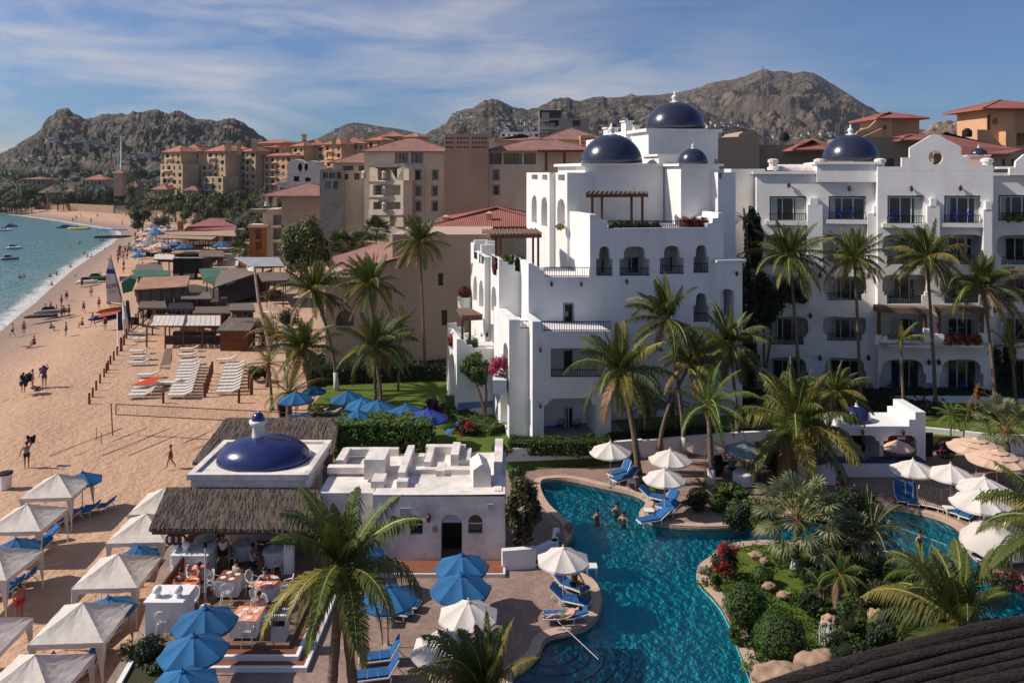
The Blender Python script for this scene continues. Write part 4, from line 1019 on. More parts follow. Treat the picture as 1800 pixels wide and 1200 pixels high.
# gable wall: parapet part stands free (thin) above the roof
P = [(x, max(y, 293)) for x, y in gable if y > 292.9 or y < 292.9]
shell(w, W, [(1543, 706), (1543, 300), (1746, 300), (1746, 706)], h34, -1.1, 9, rev=.3, log=1.7)
w.prism(W.pp([(1543, 300.2)]+gable[1:-1]+[(1746, 300.2)], -1.104), W.N*.4, [W.pp(circ, -1.104)])
R5 = [(0, 343, 388), (1, 413, 465), (1, 482, 530), (1, 548, 602), (2, 631, 692)]; X5 = [1752, 1862, 1972, 2082]
for i, x in enumerate(X5): shell(w, W, [(x-6, 706), (x-6, 307), (x+104, 307), (x+104, 706)], [(rect(x+3, a, x+66, b), moor2(x, x+78, a, b), moor(x, x+78, a, b, 4))[k] for k, a, b in R5], .6+.002*i, 8, rev=.3, log=1.7)
slabf(w, W, 1746, 2190, 304, 309, .6, 8, .15)
w.prism(W.pp([(1775, 308), (1775, 295), (1785, 294), (1786, 284), (1800, 272), (1835, 260), (1860, 275), (1860, 308)], .2), W.N*.4)
slabf(w, W, 1751, 1780, 293, 297, 3, .25)
# buttresses and stepped balcony shoulders of the top floor
for x0, x1, yt, yb in [(1420, 1446, 360, 470), (1424, 1438, 348, 365), (1525, 1552, 375, 470), (1536, 1546, 362, 380), (1630, 1652, 362, 470), (1636, 1646, 348, 366), (1729, 1744, 368, 470), (1733, 1743, 354, 372)]:
    slabf(w, W, x0, x1, yt, yb, -.55 if x0 < 1540 else -1.65, .62 if x0 < 1540 else .6)
for x0, x1, y in [(1346, 1424, 389), (1452, 1527, 387), (1552, 1632, 394), (1652, 1730, 393)]:
    slabf(w, W, x0, x1, y, y+6, -.5 if x0 < 1540 else -1.6, .55)
# ledges between storeys
for y in (478, 548, 618): slabf(w, W, 1331, 1545, y, y+2.5, -.06, .05)
w.build('wall', WHITE, wing)
dome(wing, W.p(1495, 285, 3.2)+V((0, 0, .1)), 2.24, 2.2); dome(wing, W.p(1720, 273, 6)+V((0, 0, 0)), .72, .62, 16, k=6)
tb = MB(); slabf(tb, W, 1703, 1739, 274, 290, 5.4, 1.6); slabf(tb, W, 1702, 1740, 272, 275, 5.4, 1.6, .08); tb.build('dome_base', mat('pink_stucco', (.62, .40, .33), .85, .1), wing)
rt = MB()
a_, b_ = W.p(1364, 297, 2), W.p(1437, 297, 2); rt.tube([a_, b_], .32, 10); rt.tube([a_+V((0, .5, .1)), b_+V((0, .5, .1))], .28, 10); rt.build('roof_pipe', WHITE2, wing)
for x in (1359, 1440, 1547, 1735): 
    q = W.p(x, 297, 1.2); rt = MB(); rt.lathe(q, [(.5, -.1), (.5, .12), (.34, .2), (.34, .45), (.45, .55), (.45, .75), (.2, .85)], 10); rt.build('roof_vent', WHITE2, wing)
for x0, y0, x1, y1, v in [(1355, 347, 1415, 388, 0), (1459, 347, 1520, 386, 0), (1562, 346, 1622, 393, -1.1), (1662, 346, 1722, 392, -1.1), *[(x+5, 345, x+64, 387, .6) for x in X5]]:
    window(wing, W, x0, y0+.5, x1, y1-.5, v+(.35 if v > -2 else 0), 3)
for k, (ya, yb) in enumerate([(418, 462), (490, 529), (560, 602), (634, 690)]):
    for x0, x1, v in [(1358, 1410, 1.95), (1460, 1512, 1.95), (1565, 1615, .85), (1665, 1716, .85), *[(x+14, x+66, 2.55) for x in X5]]:
        window(wing, W, x0, ya, x1, yb-4, v, 3, curtain=k < 3)
for x0, x1, yb, v in [(1353, 1417, 389, -.35), (1457, 1522, 387, -.35), (1560, 1624, 394, -1.45), (1660, 1724, 393, -1.45)]: rl(W, wing, x0, x1, yb, v, .62)
for r_, v in ((rows12, .1), (rows34, -1.0)):
    for hs in r_[1:4]:
        for h in hs:
            x0, y0, x1, y1 = bbox(h); rl(W, wing, x0+8, x1-8, y1, v, .6)
for x0, x1, yb in [(x+8, x+70, y) for x in X5 for y in (388, 465, 530, 602)]: rl(W, wing, x0, x1, yb, .7, .6)
for x, y, v in [(1386, 325, 0), (1492, 331, 0), (1601, 331, -1.1), (1687, 330, -1.1), (1735, 409, -1.1), (1441, 483, 0), (1526, 483, 0), (1424, 553, 0), (1333, 626, 0), (1441, 627, 0), (1526, 627, 0), (1650, 480, -1.1), (1748, 543, .6), (1632, 635, -1.1), (1649, 635, -1.1)]: lantern(wing, W, x, y, v, s=.25)
for x0, x1, v in [(1524, 1535, -.02), (1629, 1640, -1.12)]: b = MB(); slabf(b, W, x0, x1, 673, 684, v, .015); b.build('painted_dado', BLUEBAND, wing)
def tperg(x0, x1, y, v, dep):
    m = MB(); slabf(m, W, x0, x1, y, y+6, v-dep, dep); o = m.build('pergola', WOODG, wing)
    for x in (x0+5, x1-6):
        k = MB(); a = W.p(x, y+5, v-dep+.15); k.bar(V((a.x, a.y, W.p(x, 603, v).z+.1)), a, .2); k.build('post', WOOD, o)
tperg(1540, 1632, 543, -1.1, 1.3); tperg(1645, 1732, 543, -1.1, 1.3)
w2 = MB()
for x0, x1, y0, y1 in [(1538, 1560, 590, 606), (1624, 1634, 578, 606), (1634, 1660, 588, 606), (1724, 1744, 586, 606), (1560, 1640, 602, 608), (1658, 1730, 602, 608)]: slabf(w2, W, x0, x1, y0, y1, -2.5, .3)
w2.prism(W.pp([(1545, 602), (1745, 602), (1745, 607), (1545, 607)], -2.5), W.N*1.45)
w2.build('balcony', WHITE, wing)
plants_on(W, 1660, 1726, 603, -2.4, .45, LEAF, 'reddish vine hanging from the lower right wing balcony', 4, BOUR, 260, 'balcony_vine')
plants_on(W, 1345, 1420, 531, -.35, .35, LEAFD, 'dark creeper hanging over the third floor balcony of the wing', 4)
plants_on(W, 1765, 1800, 388, -.2, .35, LEAFL, 'yellow green plant on the top balcony at the right edge', 2)
# low garden walls
def gwall(label, pts, h, z, th=.25, m=WHITE, name='garden_wall', cat='wall', hb=2.5):
    mb = MB()
    for a, b in zip(pts, pts[1:]):
        a = V(a); b = V(b); d = (b-a).normalized(); s_ = V((-d.y, d.x, 0))*th/2
        e = d*th*.49; q = [a-s_-e, b-s_+e, b+s_+e, a+s_-e]; mb.hexa([V((p.x, p.y, z-hb)) for p in q]+[V((p.x, p.y, z+h)) for p in q])
    o = mb.build(name, m); tag(o, label, cat); return o
# ================================================================== white pool house with the oval dome and palm-thatch roofs
S = Fr(0, 36.7, 0)
ph = thing('pool_house', 'low white flat-roofed pool building with wide blue oval dome and thatched canopies', 'building', (-3, 36.7, 0))
w = MB()
def archg(x0, x1, yt, yb, n=8):
    r = (x1-x0)/2; c = (x0+x1)/2; return [(x0, yb)]+[(c-r*math.cos(pi*i/n), yt+r-r*math.sin(pi*i/n)) for i in range(n+1)]+[(x1, yb)]
shell(w, S, [(655, 1000), (655, 871.5), (888, 868), (888, 1000)], [archg(681.5, 702, 906, 940), archg(721, 743, 906, 940), archg(823, 848, 904, 938), [(775, 992), (775, 917), (779, 910), (785, 906), (793, 904), (801, 906), (807, 910), (812, 917), (812, 992)]], 0, 5.5, rev=.22, log=[.06, .06, .06, 1.5])
# left recessed part behind the big palm
shell(w, Fr(0, 37.4, 0), [(560, 1000), (560, 866), (656, 866), (656, 1000)], [], 0, 4.9)
zr = S.p(700, 871, 0).z
def zbox(px0, px1, py0, py1, h, z=None, m=None, mb=None):
    """box on the roof: plan given by its near and far pixel rows at roof height"""
    z = zr if z is None else z; a = G(px0, py1, z); b = G(px1, py1, z); c = G(px0, py0, z)
    (mb or w).box(a.x, a.y, z-.02, b.x, c.y, z+h)
zbox(640, 676, 818, 842, .95); zbox(652, 674, 842, 857, .3); zbox(699, 712, 800, 850, .55); zbox(697, 716, 850, 857, .3)
zbox(745, 757, 800, 829, .5); zbox(748, 818, 795, 800, .45); zbox(792, 806, 797, 820, .62); zbox(806, 826, 797, 818, .3)
zbox(575, 640, 826, 832, .3); zbox(712, 770, 828, 834, .25); zbox(766, 782, 822, 838, .3); zbox(782, 832, 829, 836, .3)
zbox(590, 604, 800, 822, .4); zbox(605, 700, 797, 801, .35); zbox(868, 882, 800, 866, .12); zbox(868, 883, 795, 838, .75); zbox(712, 745, 806, 812, .3)
zbox(655, 888, 866, 871, .05)
# little gabled housing
a = G(832, 858, zr); b = G(863, 858, zr); dd = 1.5; hh = .85
q = [(a.x, a.y), (b.x, a.y)]
w.prism([V((a.x, a.y, zr)), V((b.x, a.y, zr)), V((b.x, a.y, zr+hh)), V(((a.x+b.x)/2, a.y, zr+hh+.3)), V((a.x, a.y, zr+hh))], V((-.25, dd, 0)))
# dome platform
a = A(333, 833, 37.7); zt = 3.62; zl = 2.75
def dbox(mb, x0, y0, z0, x1, y1, z1): mb.box(x0, y0, z0, x1, y1, z1)
dbox(w, -15.2, 37.7, zl, -9.75, 42.3, zt); 
for x0, y0, x1, y1 in [(-15.35, 37.55, -9.6, 37.85), (-15.35, 42.15, -9.6, 42.45), (-15.35, 37.85, -15.05, 42.15), (-9.9, 37.85, -9.6, 42.15)]: dbox(w, x0, y0, zt-.12, x1, y1, zt+.14)
dbox(w, -14.6, 38.2, 0, -10, 42.0, zl)
# rooftop wall to the right of the platform
w.build('wall', WHITE2, ph)
dome(ph, (-12.45, 40.0, zt), 2.32, 1.16, 44, m=DOME2, sy=.80, fin=False, k=14)
l = MB(); c = V((-12.75, 40.0, zt+1.08)); l.lathe(c, [(.32, -.1), (.30, .12), (.27, .55), (.34, .62), (.42, .72), (.44, .86), (.3, .88)], 16)
l.build('lantern', WHITE, ph, True); dome(ph, c+V((0, 0, .86)), .33, .42, 18, m=DOME2, k=6)
for x0, y0, x1, y1, n in [(682.5, 907, 701, 939.5, 1), (722, 907, 742, 939.5, 1), (824, 905, 847, 937.5, 1)]:
    a0 = S.p(x0, y1, .2); a1 = S.p(x1, y0, .2); m = MB(); m.bar(V((a0.x, a0.y-.02, (a0.z+a1.z*1.4)/2.4)), V((a1.x, a0.y-.02, (a0.z+a1.z*1.4)/2.4)), .05)
    m.box(a0.x, a0.y-.04, a0.z-.02, a1.x, a0.y, a0.z+.05); wd = m.build('window', METAL_W, ph)
    g = MB(); g.box(a0.x-.05, a0.y+.0, a0.z, a1.x+.05, a0.y+.03, a1.z+.05); g.build('pane', GLASS, wd)
m = MB(); a0 = S.p(775, 918, .18); a1 = S.p(812, 904, .18); m.prism([S.p(x, y, .12) for x, y in [(775, 918), (780, 910), (787, 906), (793, 904.5), (800, 906), (807, 910), (812, 918)]], V((0, .05, 0)))
m.build('fanlight', mat('pale_blue_glass', (.35, .45, .5), .2), ph)
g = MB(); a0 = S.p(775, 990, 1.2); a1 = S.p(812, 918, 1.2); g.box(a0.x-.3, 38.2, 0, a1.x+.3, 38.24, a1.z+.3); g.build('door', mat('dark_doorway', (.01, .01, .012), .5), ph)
lantern(ph, S, 754, 906, 0, s=.22)
m = MB(); 
for x0, x1, y0, y1 in [(703, 722, 893, 909), (857, 868, 886, 896)]: slabf(m, S, x0, x1, y0, y1, -.06, .055)
m.build('vent_grille', mat('grey_vent', (.42, .42, .45), .6), ph)
m = MB(); m.prism([S.p(x, y, -.04) for x, y in [(760, 935), (760, 927), (765, 922), (770, 927), (770, 935)]], V((0, .038, 0))); m.build('plaque', mat('plaque', (.30, .28, .24), .6), ph)
# steps at its foot
m = MB(); a = G(740, 1010, .0); m.box(-6.2, 35.4, 0, -.3, 36.69, .16); m.build('step', mat('white_step_edge', (.7, .66, .62), .8, .1), ph)
m = MB(); m.box(-6.05, 35.5, .16, -.42, 36.69, .17); m.build('step_tiles', BRICKR, ph)
def thatch(root, quad, th=.16, name='thatch_roof', fringe=True, cols=None, seed=3):
    """palm-leaf roof sheet: ragged surface of laid stalks with loose ends at the eave; quad = back left, back right, front right, front left"""
    a, b, c, d = [V(p) for p in quad]; mb = MB(); nu, nv = 60, 22; rr = random.Random(seed)
    for j in range(nv+1):
        for i in range(nu+1):
            p = a.lerp(b, i/nu).lerp(d.lerp(c, i/nu), j/nv)
            p = p+V((0, 0, .05*noise.noise(V((p.x*7, p.y*1.2, 0)))+.03*((nv-j) % 5)/5))
            mb.v.append(tuple(p))
    for j in range(nv):
        for i in range(nu): k = j*(nu+1)+i; mb.f.append((k, k+1, k+nu+2, k+nu+1)); mb.m.append(0)
    dn = V((0, 0, -th)); mb.add([a, b, c, d, a+dn, b+dn, c+dn, d+dn], [(0, 1, 5, 4), (1, 2, 6, 5), (2, 3, 7, 6), (3, 0, 4, 7), (4, 5, 6, 7)])
    W_ = (b-a).length; n = int(W_*70)
    for i in range(n):
        u = rr.random(); s_ = rr.uniform(-.02, .93); p = a.lerp(b, u).lerp(d.lerp(c, u), s_); q = a.lerp(b, u+rr.uniform(-.008, .008)).lerp(d.lerp(c, u+rr.uniform(-.008, .008)), s_+rr.uniform(.08, .22))
        mb.bar(p+V((0, 0, .045)), q+V((0, 0, .04)), .02, .014)
    if fringe:
        for i in range(int(W_*32)):
            u = rr.random(); p = d.lerp(c, u); o = (p-a.lerp(b, u)).normalized(); mb.bar(p-o*.2, p+o*rr.uniform(.02, .14)+V((0, 0, -rr.uniform(0, .1))), .03, .02)
    return mb.build(name, THATCH, root)
z1, z2 = 3.05, 2.55
thatch(ph, [A(293, 856, 37.65), A(560, 858, 37.65), A(575, 931, 34.4), A(262, 928, 34.4)], seed=3)
bk = [G(397, 734, 2.75), G(597, 734, 2.75), G(584, 812, 3.0), G(338, 812, 3.0)]
thatch(ph, bk, seed=5, fringe=False)
# columns of the open restaurant
zf = .45
cl = MB()
for px, py, d in [(309, 935, 35.0), (508, 932, 35.0)]:
    q = A(px, py, d); cl.box(q.x-.19, q.y-.19, zf, q.x+.19, q.y+.19, q.z)
cl.build('column', WHITE, ph)
bm = MB()
for d in (34.8, 37.4): bm.bar(A(268, 935, d), A(575, 935, d), .14)
for x in (300, 360, 430, 500, 560): bm.bar(A(x, 934, 34.5)+V((0, 0, .0)), A(x+4, 862+ (0), 37.6)+V((0, 0, -.25)), .1)
bm.build('beam', WOOD, ph)
for px in (299, 309, 320, 505, 515):   # hanging dark wreaths on the columns
    q = A(px, 948, 34.75); m = MB(); m.tube([q+V((.16*math.cos(t*pi/6), 0, .2*math.sin(t*pi/6))) for t in range(13)], .05, 6, False); m.build('wall_lamp', IRONB, ph)
# restaurant floor terrace with brick and white edged steps
tr = thing('dining_terrace', 'raised restaurant terrace floor with white edged red brick steps', 'terrace', (-11, 31, 0))
m = MB()
flo = [G(205, 1200, 0).to_tuple()[:2]]
TX0, TX1 = -13.3, -8.3
m.box(TX0, 29.6, -1.75, TX1, 38.0, zf); m.build('floor', mat('terrace_tiles', (.22, .13, .09), .7, .4, 1.4, .2, 8), tr)
m = MB(); e = MB()
for k, o in ((0, .42), (1, .84)):
    z = zf-.15*(k+1); y = 29.6-o; x = TX1+o
    m.box(TX0+1.2, y, -.05, x, 29.6-.42*k-.001, z); m.box(TX1+.42*k+.001, 29.6-.42*k, -.05, x, 36, z)
    e.box(TX0+1.2, y-.06, -.05, x+.06, y+.07, z+.02); e.box(x-.07, y+.07, -.05, x+.06, 36, z+.02)
m.build('step', BRICKR, tr); e.build('step_edge', WHITE, tr)
for c_, lab in (((-14.0, 30.4, -1.7, -12.6, 31.6, 1.55), 'square white stair pillar with two white balls beside the red potted plant'), ((-14.6, 34.2, -1.7, -13.1, 35.3, 1.5), 'white stair pillar with a ball at the corner of the thatched restaurant')):
    t = thing('stair_pillar', lab, 'pillar', (c_[0], c_[1], zf)); m = MB(); m.box(*c_); m.box(c_[0]-.06, c_[1]-.06, c_[5], c_[3]+.06, c_[4]+.06, c_[5]+.08); m.build('pillar_block', WHITE, t)
    for k in (.22, .8) if c_[1] < 32 else (.3,):
        m = MB(); x = c_[0]+(c_[3]-c_[0])*k; m.lathe((x, c_[1]+.35, c_[5]+.08), [(.1, 0), (.14, .06), (.07, .1)]+[(.17*math.sin(pi*i/8), .27-.17*math.cos(pi*i/8)) for i in range(1, 8)]+[(.01, .44)], 14); m.build('ball_finial', WHITE, t, True)
def railing_wood(label, a, b, h=.75):
    m = MB(); a = V(a); b = V(b); n = int((b-a).length/.17); up = V((0, 0, h)); m.bar(a+up, b+up, .08)
    for i in range(n+1): p = a.lerp(b, i/n); m.bar(p, p+up+V((0, 0, .08)), .07)
    o = m.build('wooden_railing', WOOD, None); tag(o, label, 'railing')
railing_wood('brown wooden picket railing between the two white stair pillars', (-13.95, 31.7, 0.6), (-14.1, 34.2, .6), .9)
railing_wood('brown wooden railing climbing behind the thatched restaurant corner', (-14.6, 35.4, .6), (-14.9, 39, .6), .9)

# ================================================================== pool bar
Bf = Fr(0, 48, 0)
bar = thing('pool_bar', 'white pool bar kiosk with small blue dome and stepped parapet', 'bar', (21, 48, 0))
w = MB()
shell(w, Bf, [(1475, 835), (1475, 752), (1478, 746), (1486, 746), (1490, 750), (1551, 749), (1598, 749), (1628, 724), (1628, 835)][:6]+[(1598, 749), (1598, 737), (1609, 737), (1609, 724), (1627, 724), (1627, 835)],
      [[(1485, 812), (1485, 774), (1490, 767), (1496, 765), (1532, 765), (1538, 768), (1540, 774), (1546, 775), (1546, 812)], [(1553, 812), (1553, 775), (1560, 774), (1562, 767), (1568, 765), (1600, 765), (1608, 768), (1611, 775), (1611, 812)]], 0, 2.8, log=2.2)
w.build('wall', WHITE, bar)
m = MB(); a = Bf.p(1474, 812, -.9); b = Bf.p(1612, 812, -.9)
m.box(Bf.p(1400, 812, -.9).x, 47.1, 0, Bf.p(1626, 812, -.9).x, 47.5, a.z-.02); m.build('bar_front', WHITE, bar)
m = MB(); m.box(Bf.p(1400, 812, -.9).x-.05, 47.0, a.z-.02, Bf.p(1626, 812, -.9).x+.05, 47.9, a.z+.06); m.build('bar_counter', mat('indigo_counter', (.03, .03, .10), .6), bar)
q = Bf.p(1521, 749, 0); dome(bar, V((q.x, q.y+1.2, q.z+.02)), .84, .86, 24, m=DOME2)
m = MB(); slabf(m, Bf, 1470, 1640, 760, 840, 2.5, .03); m.build('interior_shade_panel', mat('painted_bar_shade', (.03, .022, .02), .8, .4, 2), bar)  # dark panel added behind the openings, stands for the shade inside the bar
m = MB()
for x0, x1 in ((1500, 1535), (1566, 1606)): a = Bf.p(x0, 808, 1.9); b = Bf.p(x1, 783, 1.9); m.box(a.x, a.y, a.z-.3, a.x+.75, a.y+.5, b.z); m.box(b.x-.75, a.y, a.z-.3, b.x, a.y+.5, b.z)
m.build('fridge', PLASTIC, bar)
m = MB(); slabf(m, Bf, 1561, 1609, 764, 774, .37, .05); m.build('sign', mat('crimson_sign', (.30, .02, .03), .7), bar)
m = MB(); slabf(m, Bf, 1577, 1592, 767, 772, .30, .05); m.build('sign_panel', mat('white_sign_panel', (.7, .7, .7), .7), bar)
lantern(bar, Bf, 1514, 757, 0, s=.18); lantern(bar, Bf, 1585, 757, 0, s=.18)

# ================================================================== garden walls
gwall('long low white garden wall running below the hotel hedge', [G(890, 806, .55), G(1045, 796, .55), G(1125, 789, .55)], .62, .55)
gwall('low white garden wall behind the poolside umbrellas on the right', [G(1127, 789, .55), G(1200, 782, .55), G(1300, 774, .55), G(1400, 769, .55)], .55, .55)
gwall('thin white retaining wall crossing the garden below the wing', [G(1510, 706, GZ), G(1690, 707, GZ), G(1790, 712, GZ), G(1900, 720, GZ)], .5, GZ)
gwall('curved white kerb wall along the lawn right of the pool bar', [G(1628, 760, GZ), G(1690, 766, GZ), G(1740, 772, GZ), G(1850, 776, GZ)], .35, GZ)
gwall('low curved white planter wall beside the pool house', [G(888, 1000, 0), G(935, 996, 0)], .9, 0, .3)
gwall('upper white planter wall by the pool edge', [G(930, 985, 0), G(975, 965, 0), G(978, 945, 0)], .45, 0, .3)
gwall('white corner wall left of the pool bar with rounded foot', [G(1402, 848, 0), G(1440, 852, 0), G(1465, 850, 0)], 1.2, 0, .3)

# ================================================================== pink roofed building behind the lawn
B = Fr(0, 67.6, 0)
pk = thing('pink_roofed_building', 'big plain brown walled building with pinkish red tile roofs behind the left lawn', 'building', (-8, 67.6, GZ))
w = MB()
shell(w, B, [(572, 672), (572, 480), (612, 478), (690, 455), (690, 412), (862, 412), (862, 672)], [rect(770, 480, 779, 502), rect(776, 545, 786, 572), [(590, 573), (590, 560), (598, 548), (610, 545), (622, 553), (622, 573)]], 0, 14, rev=.25, log=.8)
w.build('wall', mat('warm_taupe_stucco', (.50, .36, .28), .88, .12, .15, .2, 5), pk)
w = MB()
P_ = [B.p(583, 452, 3.5), B.p(655, 430, 6), B.p(748, 416, 6), B.p(745, 441, -.3), B.p(712, 449, -.3), B.p(612, 477, -.3)]
w.add(P_, [(0, 1, 5), (1, 4, 5), (1, 2, 3, 4)]); w.add([p+V((0, 0, -.2)) for p in P_], [(5, 1, 0), (5, 4, 1), (4, 3, 2, 1)])
w.build('roof', ROOFP, pk)
w = MB(); BB = Fr(0, 78, 0)
shell(w, BB, [(752, 470), (752, 402), (935, 402), (935, 470)], [rect(793, 402.5, 797, 406), rect(800, 402.5, 804, 406), rect(808, 402.5, 812, 406)], 0, 9, rev=.2, log=.3); w.build('rear_wall', BEIGE, pk)
hiproof(pk, BB, BB.loc(BB.p(757, 400))[0], BB.loc(BB.p(990, 400))[0], 0, 13, BB.p(800, 397.5).z, BB.p(880, 364, 6.5).z, ROOFR, oh=.5, rf=.6)
for x, y in ((784, 383), (860, 377)):
    m = MB(); q = BB.p(x, y, 2); m.box(q.x-.32, q.y-.3, q.z-1.4, q.x+.32, q.y+.3, q.z+.0); m.box(q.x-.42, q.y-.4, q.z, q.x+.42, q.y+.4, q.z+.12); m.add([q+V(p) for p in [(-.42, -.4, .12), (.42, -.4, .12), (.42, .4, .12), (-.42, .4, .12), (0, 0, .35)]], [(0, 1, 4), (1, 2, 4), (2, 3, 4), (3, 0, 4)]); m.build('chimney', ORANGE, pk)
m = MB()
for i in range(4):
    q = B.p(588+i*8, 486-i*1, -1.2); m.tube([q+V((0, -.2, -1.2)), q+V((0, -.3, -.1)), q+V((.15, -.1, .35)), q+V((.4, .3, .45)), q+V((.5, .9, .3))], .05, 5)
slabf(m, B, 575, 622, 487, 500, -1.4, 1.4); m.build('canopy_frame', OCHRE, pk)

# ================================================================== apartment buildings in the middle distance
def rowwin(x0, x1, n, y0, y1, w_): return [rect(x0+(x1-x0)*(i+.5)/n-w_/2, y0, x0+(x1-x0)*(i+.5)/n+w_/2, y1) for i in range(n)]
def block(name, label, cat, fr, masses, wins=(), roofs=(), m=BEIGE, gm=None, fm=None, base=None):
    """masses: (poly, holes, v, depth, log[, material]); wins: (rect, v, panes); roofs: (x0, x1, ye, yp, v, depth, mat)"""
    t = thing(name, label, cat, base or fr.P)
    for q in masses:
        w = MB(); shell(w, q[6] if len(q) > 6 else fr, q[0], q[1], q[2], q[3], rev=.3, log=q[4]); w.build('wall', q[5] if len(q) > 5 else m, t)
    for (x0, y0, x1, y1), v, n in wins: window(t, fr, x0, y0, x1, y1, v, n, gm=gm, fm=fm or METAL_W)
    for x0, x1, ye, yp, v, dp, rm in roofs:
        hiproof(t, fr, fr.loc(fr.p(x0, ye, v))[0], fr.loc(fr.p(x1, ye, v))[0], v, v+dp, fr.p(x0, ye, v).z, fr.p(x0, yp, v+dp/2).z, rm, oh=.9, rf=.9)
    return t
def perf(x0, x1, nx, y0, y1, ny, s): return [rect(x0+(x1-x0)*(i+.5)/nx-s/2, y0+(y1-y0)*(j+.5)/ny-s/2, x0+(x1-x0)*(i+.5)/nx+s/2, y0+(y1-y0)*(j+.5)/ny+s/2) for i in range(nx) for j in range(ny)]
M1 = Fr(0, 150, 0); M1b = Fr(-26.2, 147.6, -24)
hz = [rect(664, 297, 686, 317), rect(698, 297, 719, 317), rect(656, 325, 704, 343), rect(656, 355, 704, 368)]
nar = [rect(728.5, y, 741, y+19) for y in (298, 326, 353)]+[rect(728.5, 380, 741, 386)]
t = block('apartment_building', 'beige apartment block with pierced square tower, balconies and dark windows, centre left', 'apartment building', M1,
      [([(640, 450), (640, 267), (697, 267), (745, 267), (745, 450)], [rect(694, 268, 719, 287), rect(722, 268, 744, 287)], 0, 9, 1.2, BEIGE2),
       ([(705, 450), (705, 291), (720, 291), (745, 291), (745, 450)], nar, -.6, 1.2, .5, BEIGE),
       ([(744, 450), (744, 265), (792, 265), (792, 450)], [rect(759, 298, 771, 317)]+[rect(758.5, y, 770, y+19) for y in (326, 353)], -.3, 8, .5, BEIGE),
       ([(650, 378), (650, 291), (709, 291), (709, 378)], hz, 0, 3.1, 1.5, BEIGE2, M1b), ([(648, 450), (648, 368), (709, 368), (709, 450)], [rect(656, 378, 664, 386), rect(685, 380, 695, 398)], .2, 3, .4, BEIGE, M1b),
       ([(782, 450), (782, 235), (858, 235), (858, 450)], perf(802, 825, 4, 239, 263, 3, 3.1)+perf(829, 856, 5, 239, 263, 3, 3.1)+perf(783, 798, 3, 239, 263, 3, 3.1), -2.4, 5, .6, BROWNW),
       ([(857, 450), (857, 265), (1040, 265), (1040, 450)], [rect(860, 269, 882, 289), rect(885, 269, 918, 289), rect(921, 269, 942, 289), rect(866, 298, 878, 317), rect(866, 325, 878, 343)], .3, 9, 2., BEIGE)],
      [((664, 297.5, 686, 317), -1.6, 3), ((698, 297.5, 718, 317), -1.6, 2), ((694, 268.5, 719, 287), 1., 4), ((722, 268.5, 744, 287), 1., 3), ((660, 326, 700, 343), -1.6, 3), ((866, 270, 876, 289), 2.2, 1), ((900, 270, 908, 289), 2.2, 1)]
      +[((729.5, y+1, 740, y+18), -.2, 1) for y in (298, 326, 353)]+[((760, y+1, 770, y+18), .2, 1) for y in (298, 326, 353)]+[((867, y+1, 877, y+18), .8, 1) for y in (298, 325)],
      [(640, 790, 266, 243, 0, 9, ROOFP), (858, 1045, 265, 246, .3, 9, ROOFP)], base=M1.w(-25, 0, 7))
m = MB()
for yy in (289.5, 319, 346): slabf(m, M1, 648, 710, yy, yy+5, -4.2, 1.1)
for yy, xs in ((305, (640, 675, 706)), (332, (675,)), (360, (675,))):
    for x in xs: q = M1.p(x, yy+9, -4); m.lathe(q, [(.45, 0), (.4, .9), (.55, 1.1), (.2, 1.5)], 10)
m.build('balcony', BEIGE2, t)
for yy in (291, 320, 347): rail(t, M1.p(650, yy+ (0), -4.1), M1.p(708, yy, -4.1), 1., .5, m=POLE)
m = MB()
for x in (960, 992): m.bar(M1.p(x, 300, -2), M1.p(x, 268, -2), .5)
slabf(m, M1, 945, 1030, 263.5, 267, -2.5, 3); m.build('terrace_frame', WOOD, t)
w = MB(); w.add([M1.p(560, 288, -2), M1.p(648, 282, -2), M1.p(775, 263, 8), M1.p(640, 268, 9)], [(0, 1, 2, 3)])
t2 = block('apartment_building', 'lower beige apartment wing with long sloping pink roof and glazed top floor', 'apartment building', M1,
      [([(585, 450), (585, 287), (650, 287), (650, 450)], [rect(602, 291, 622, 300), rect(630, 291, 649, 300), rect(600, 306, 612, 316), rect(622, 305, 632, 316), rect(635, 306, 648, 316)], 3, 9, 1.2),
       ([(562, 450), (562, 298), (602, 298), (602, 450)], [rect(568, 303, 577, 314), rect(579, 303, 590, 314), rect(592, 303, 600, 314), rect(571, 319, 583, 332), rect(586, 319, 594, 332)], 1, 5, .6, CONC)],
      [((602, 291, 622, 300), 4.2, 3), ((630, 291, 649, 300), 4.2, 3), ((568, 303, 590, 314), 1.6, 4), ((571, 319, 583, 332), 1.6, 2)], [(588, 690, 286, 264, 3, 10, ROOFP)], base=M1.w(-33, 0, 7))
w = MB(); q0 = [M1.p(583, 285, 1), M1.p(700, 281, 1), M1.p(735, 262, 7), M1.p(640, 268, 7)]; w.prism(q0, V((0, 0, -.3)))
M2 = Fr(0, 168, 0)
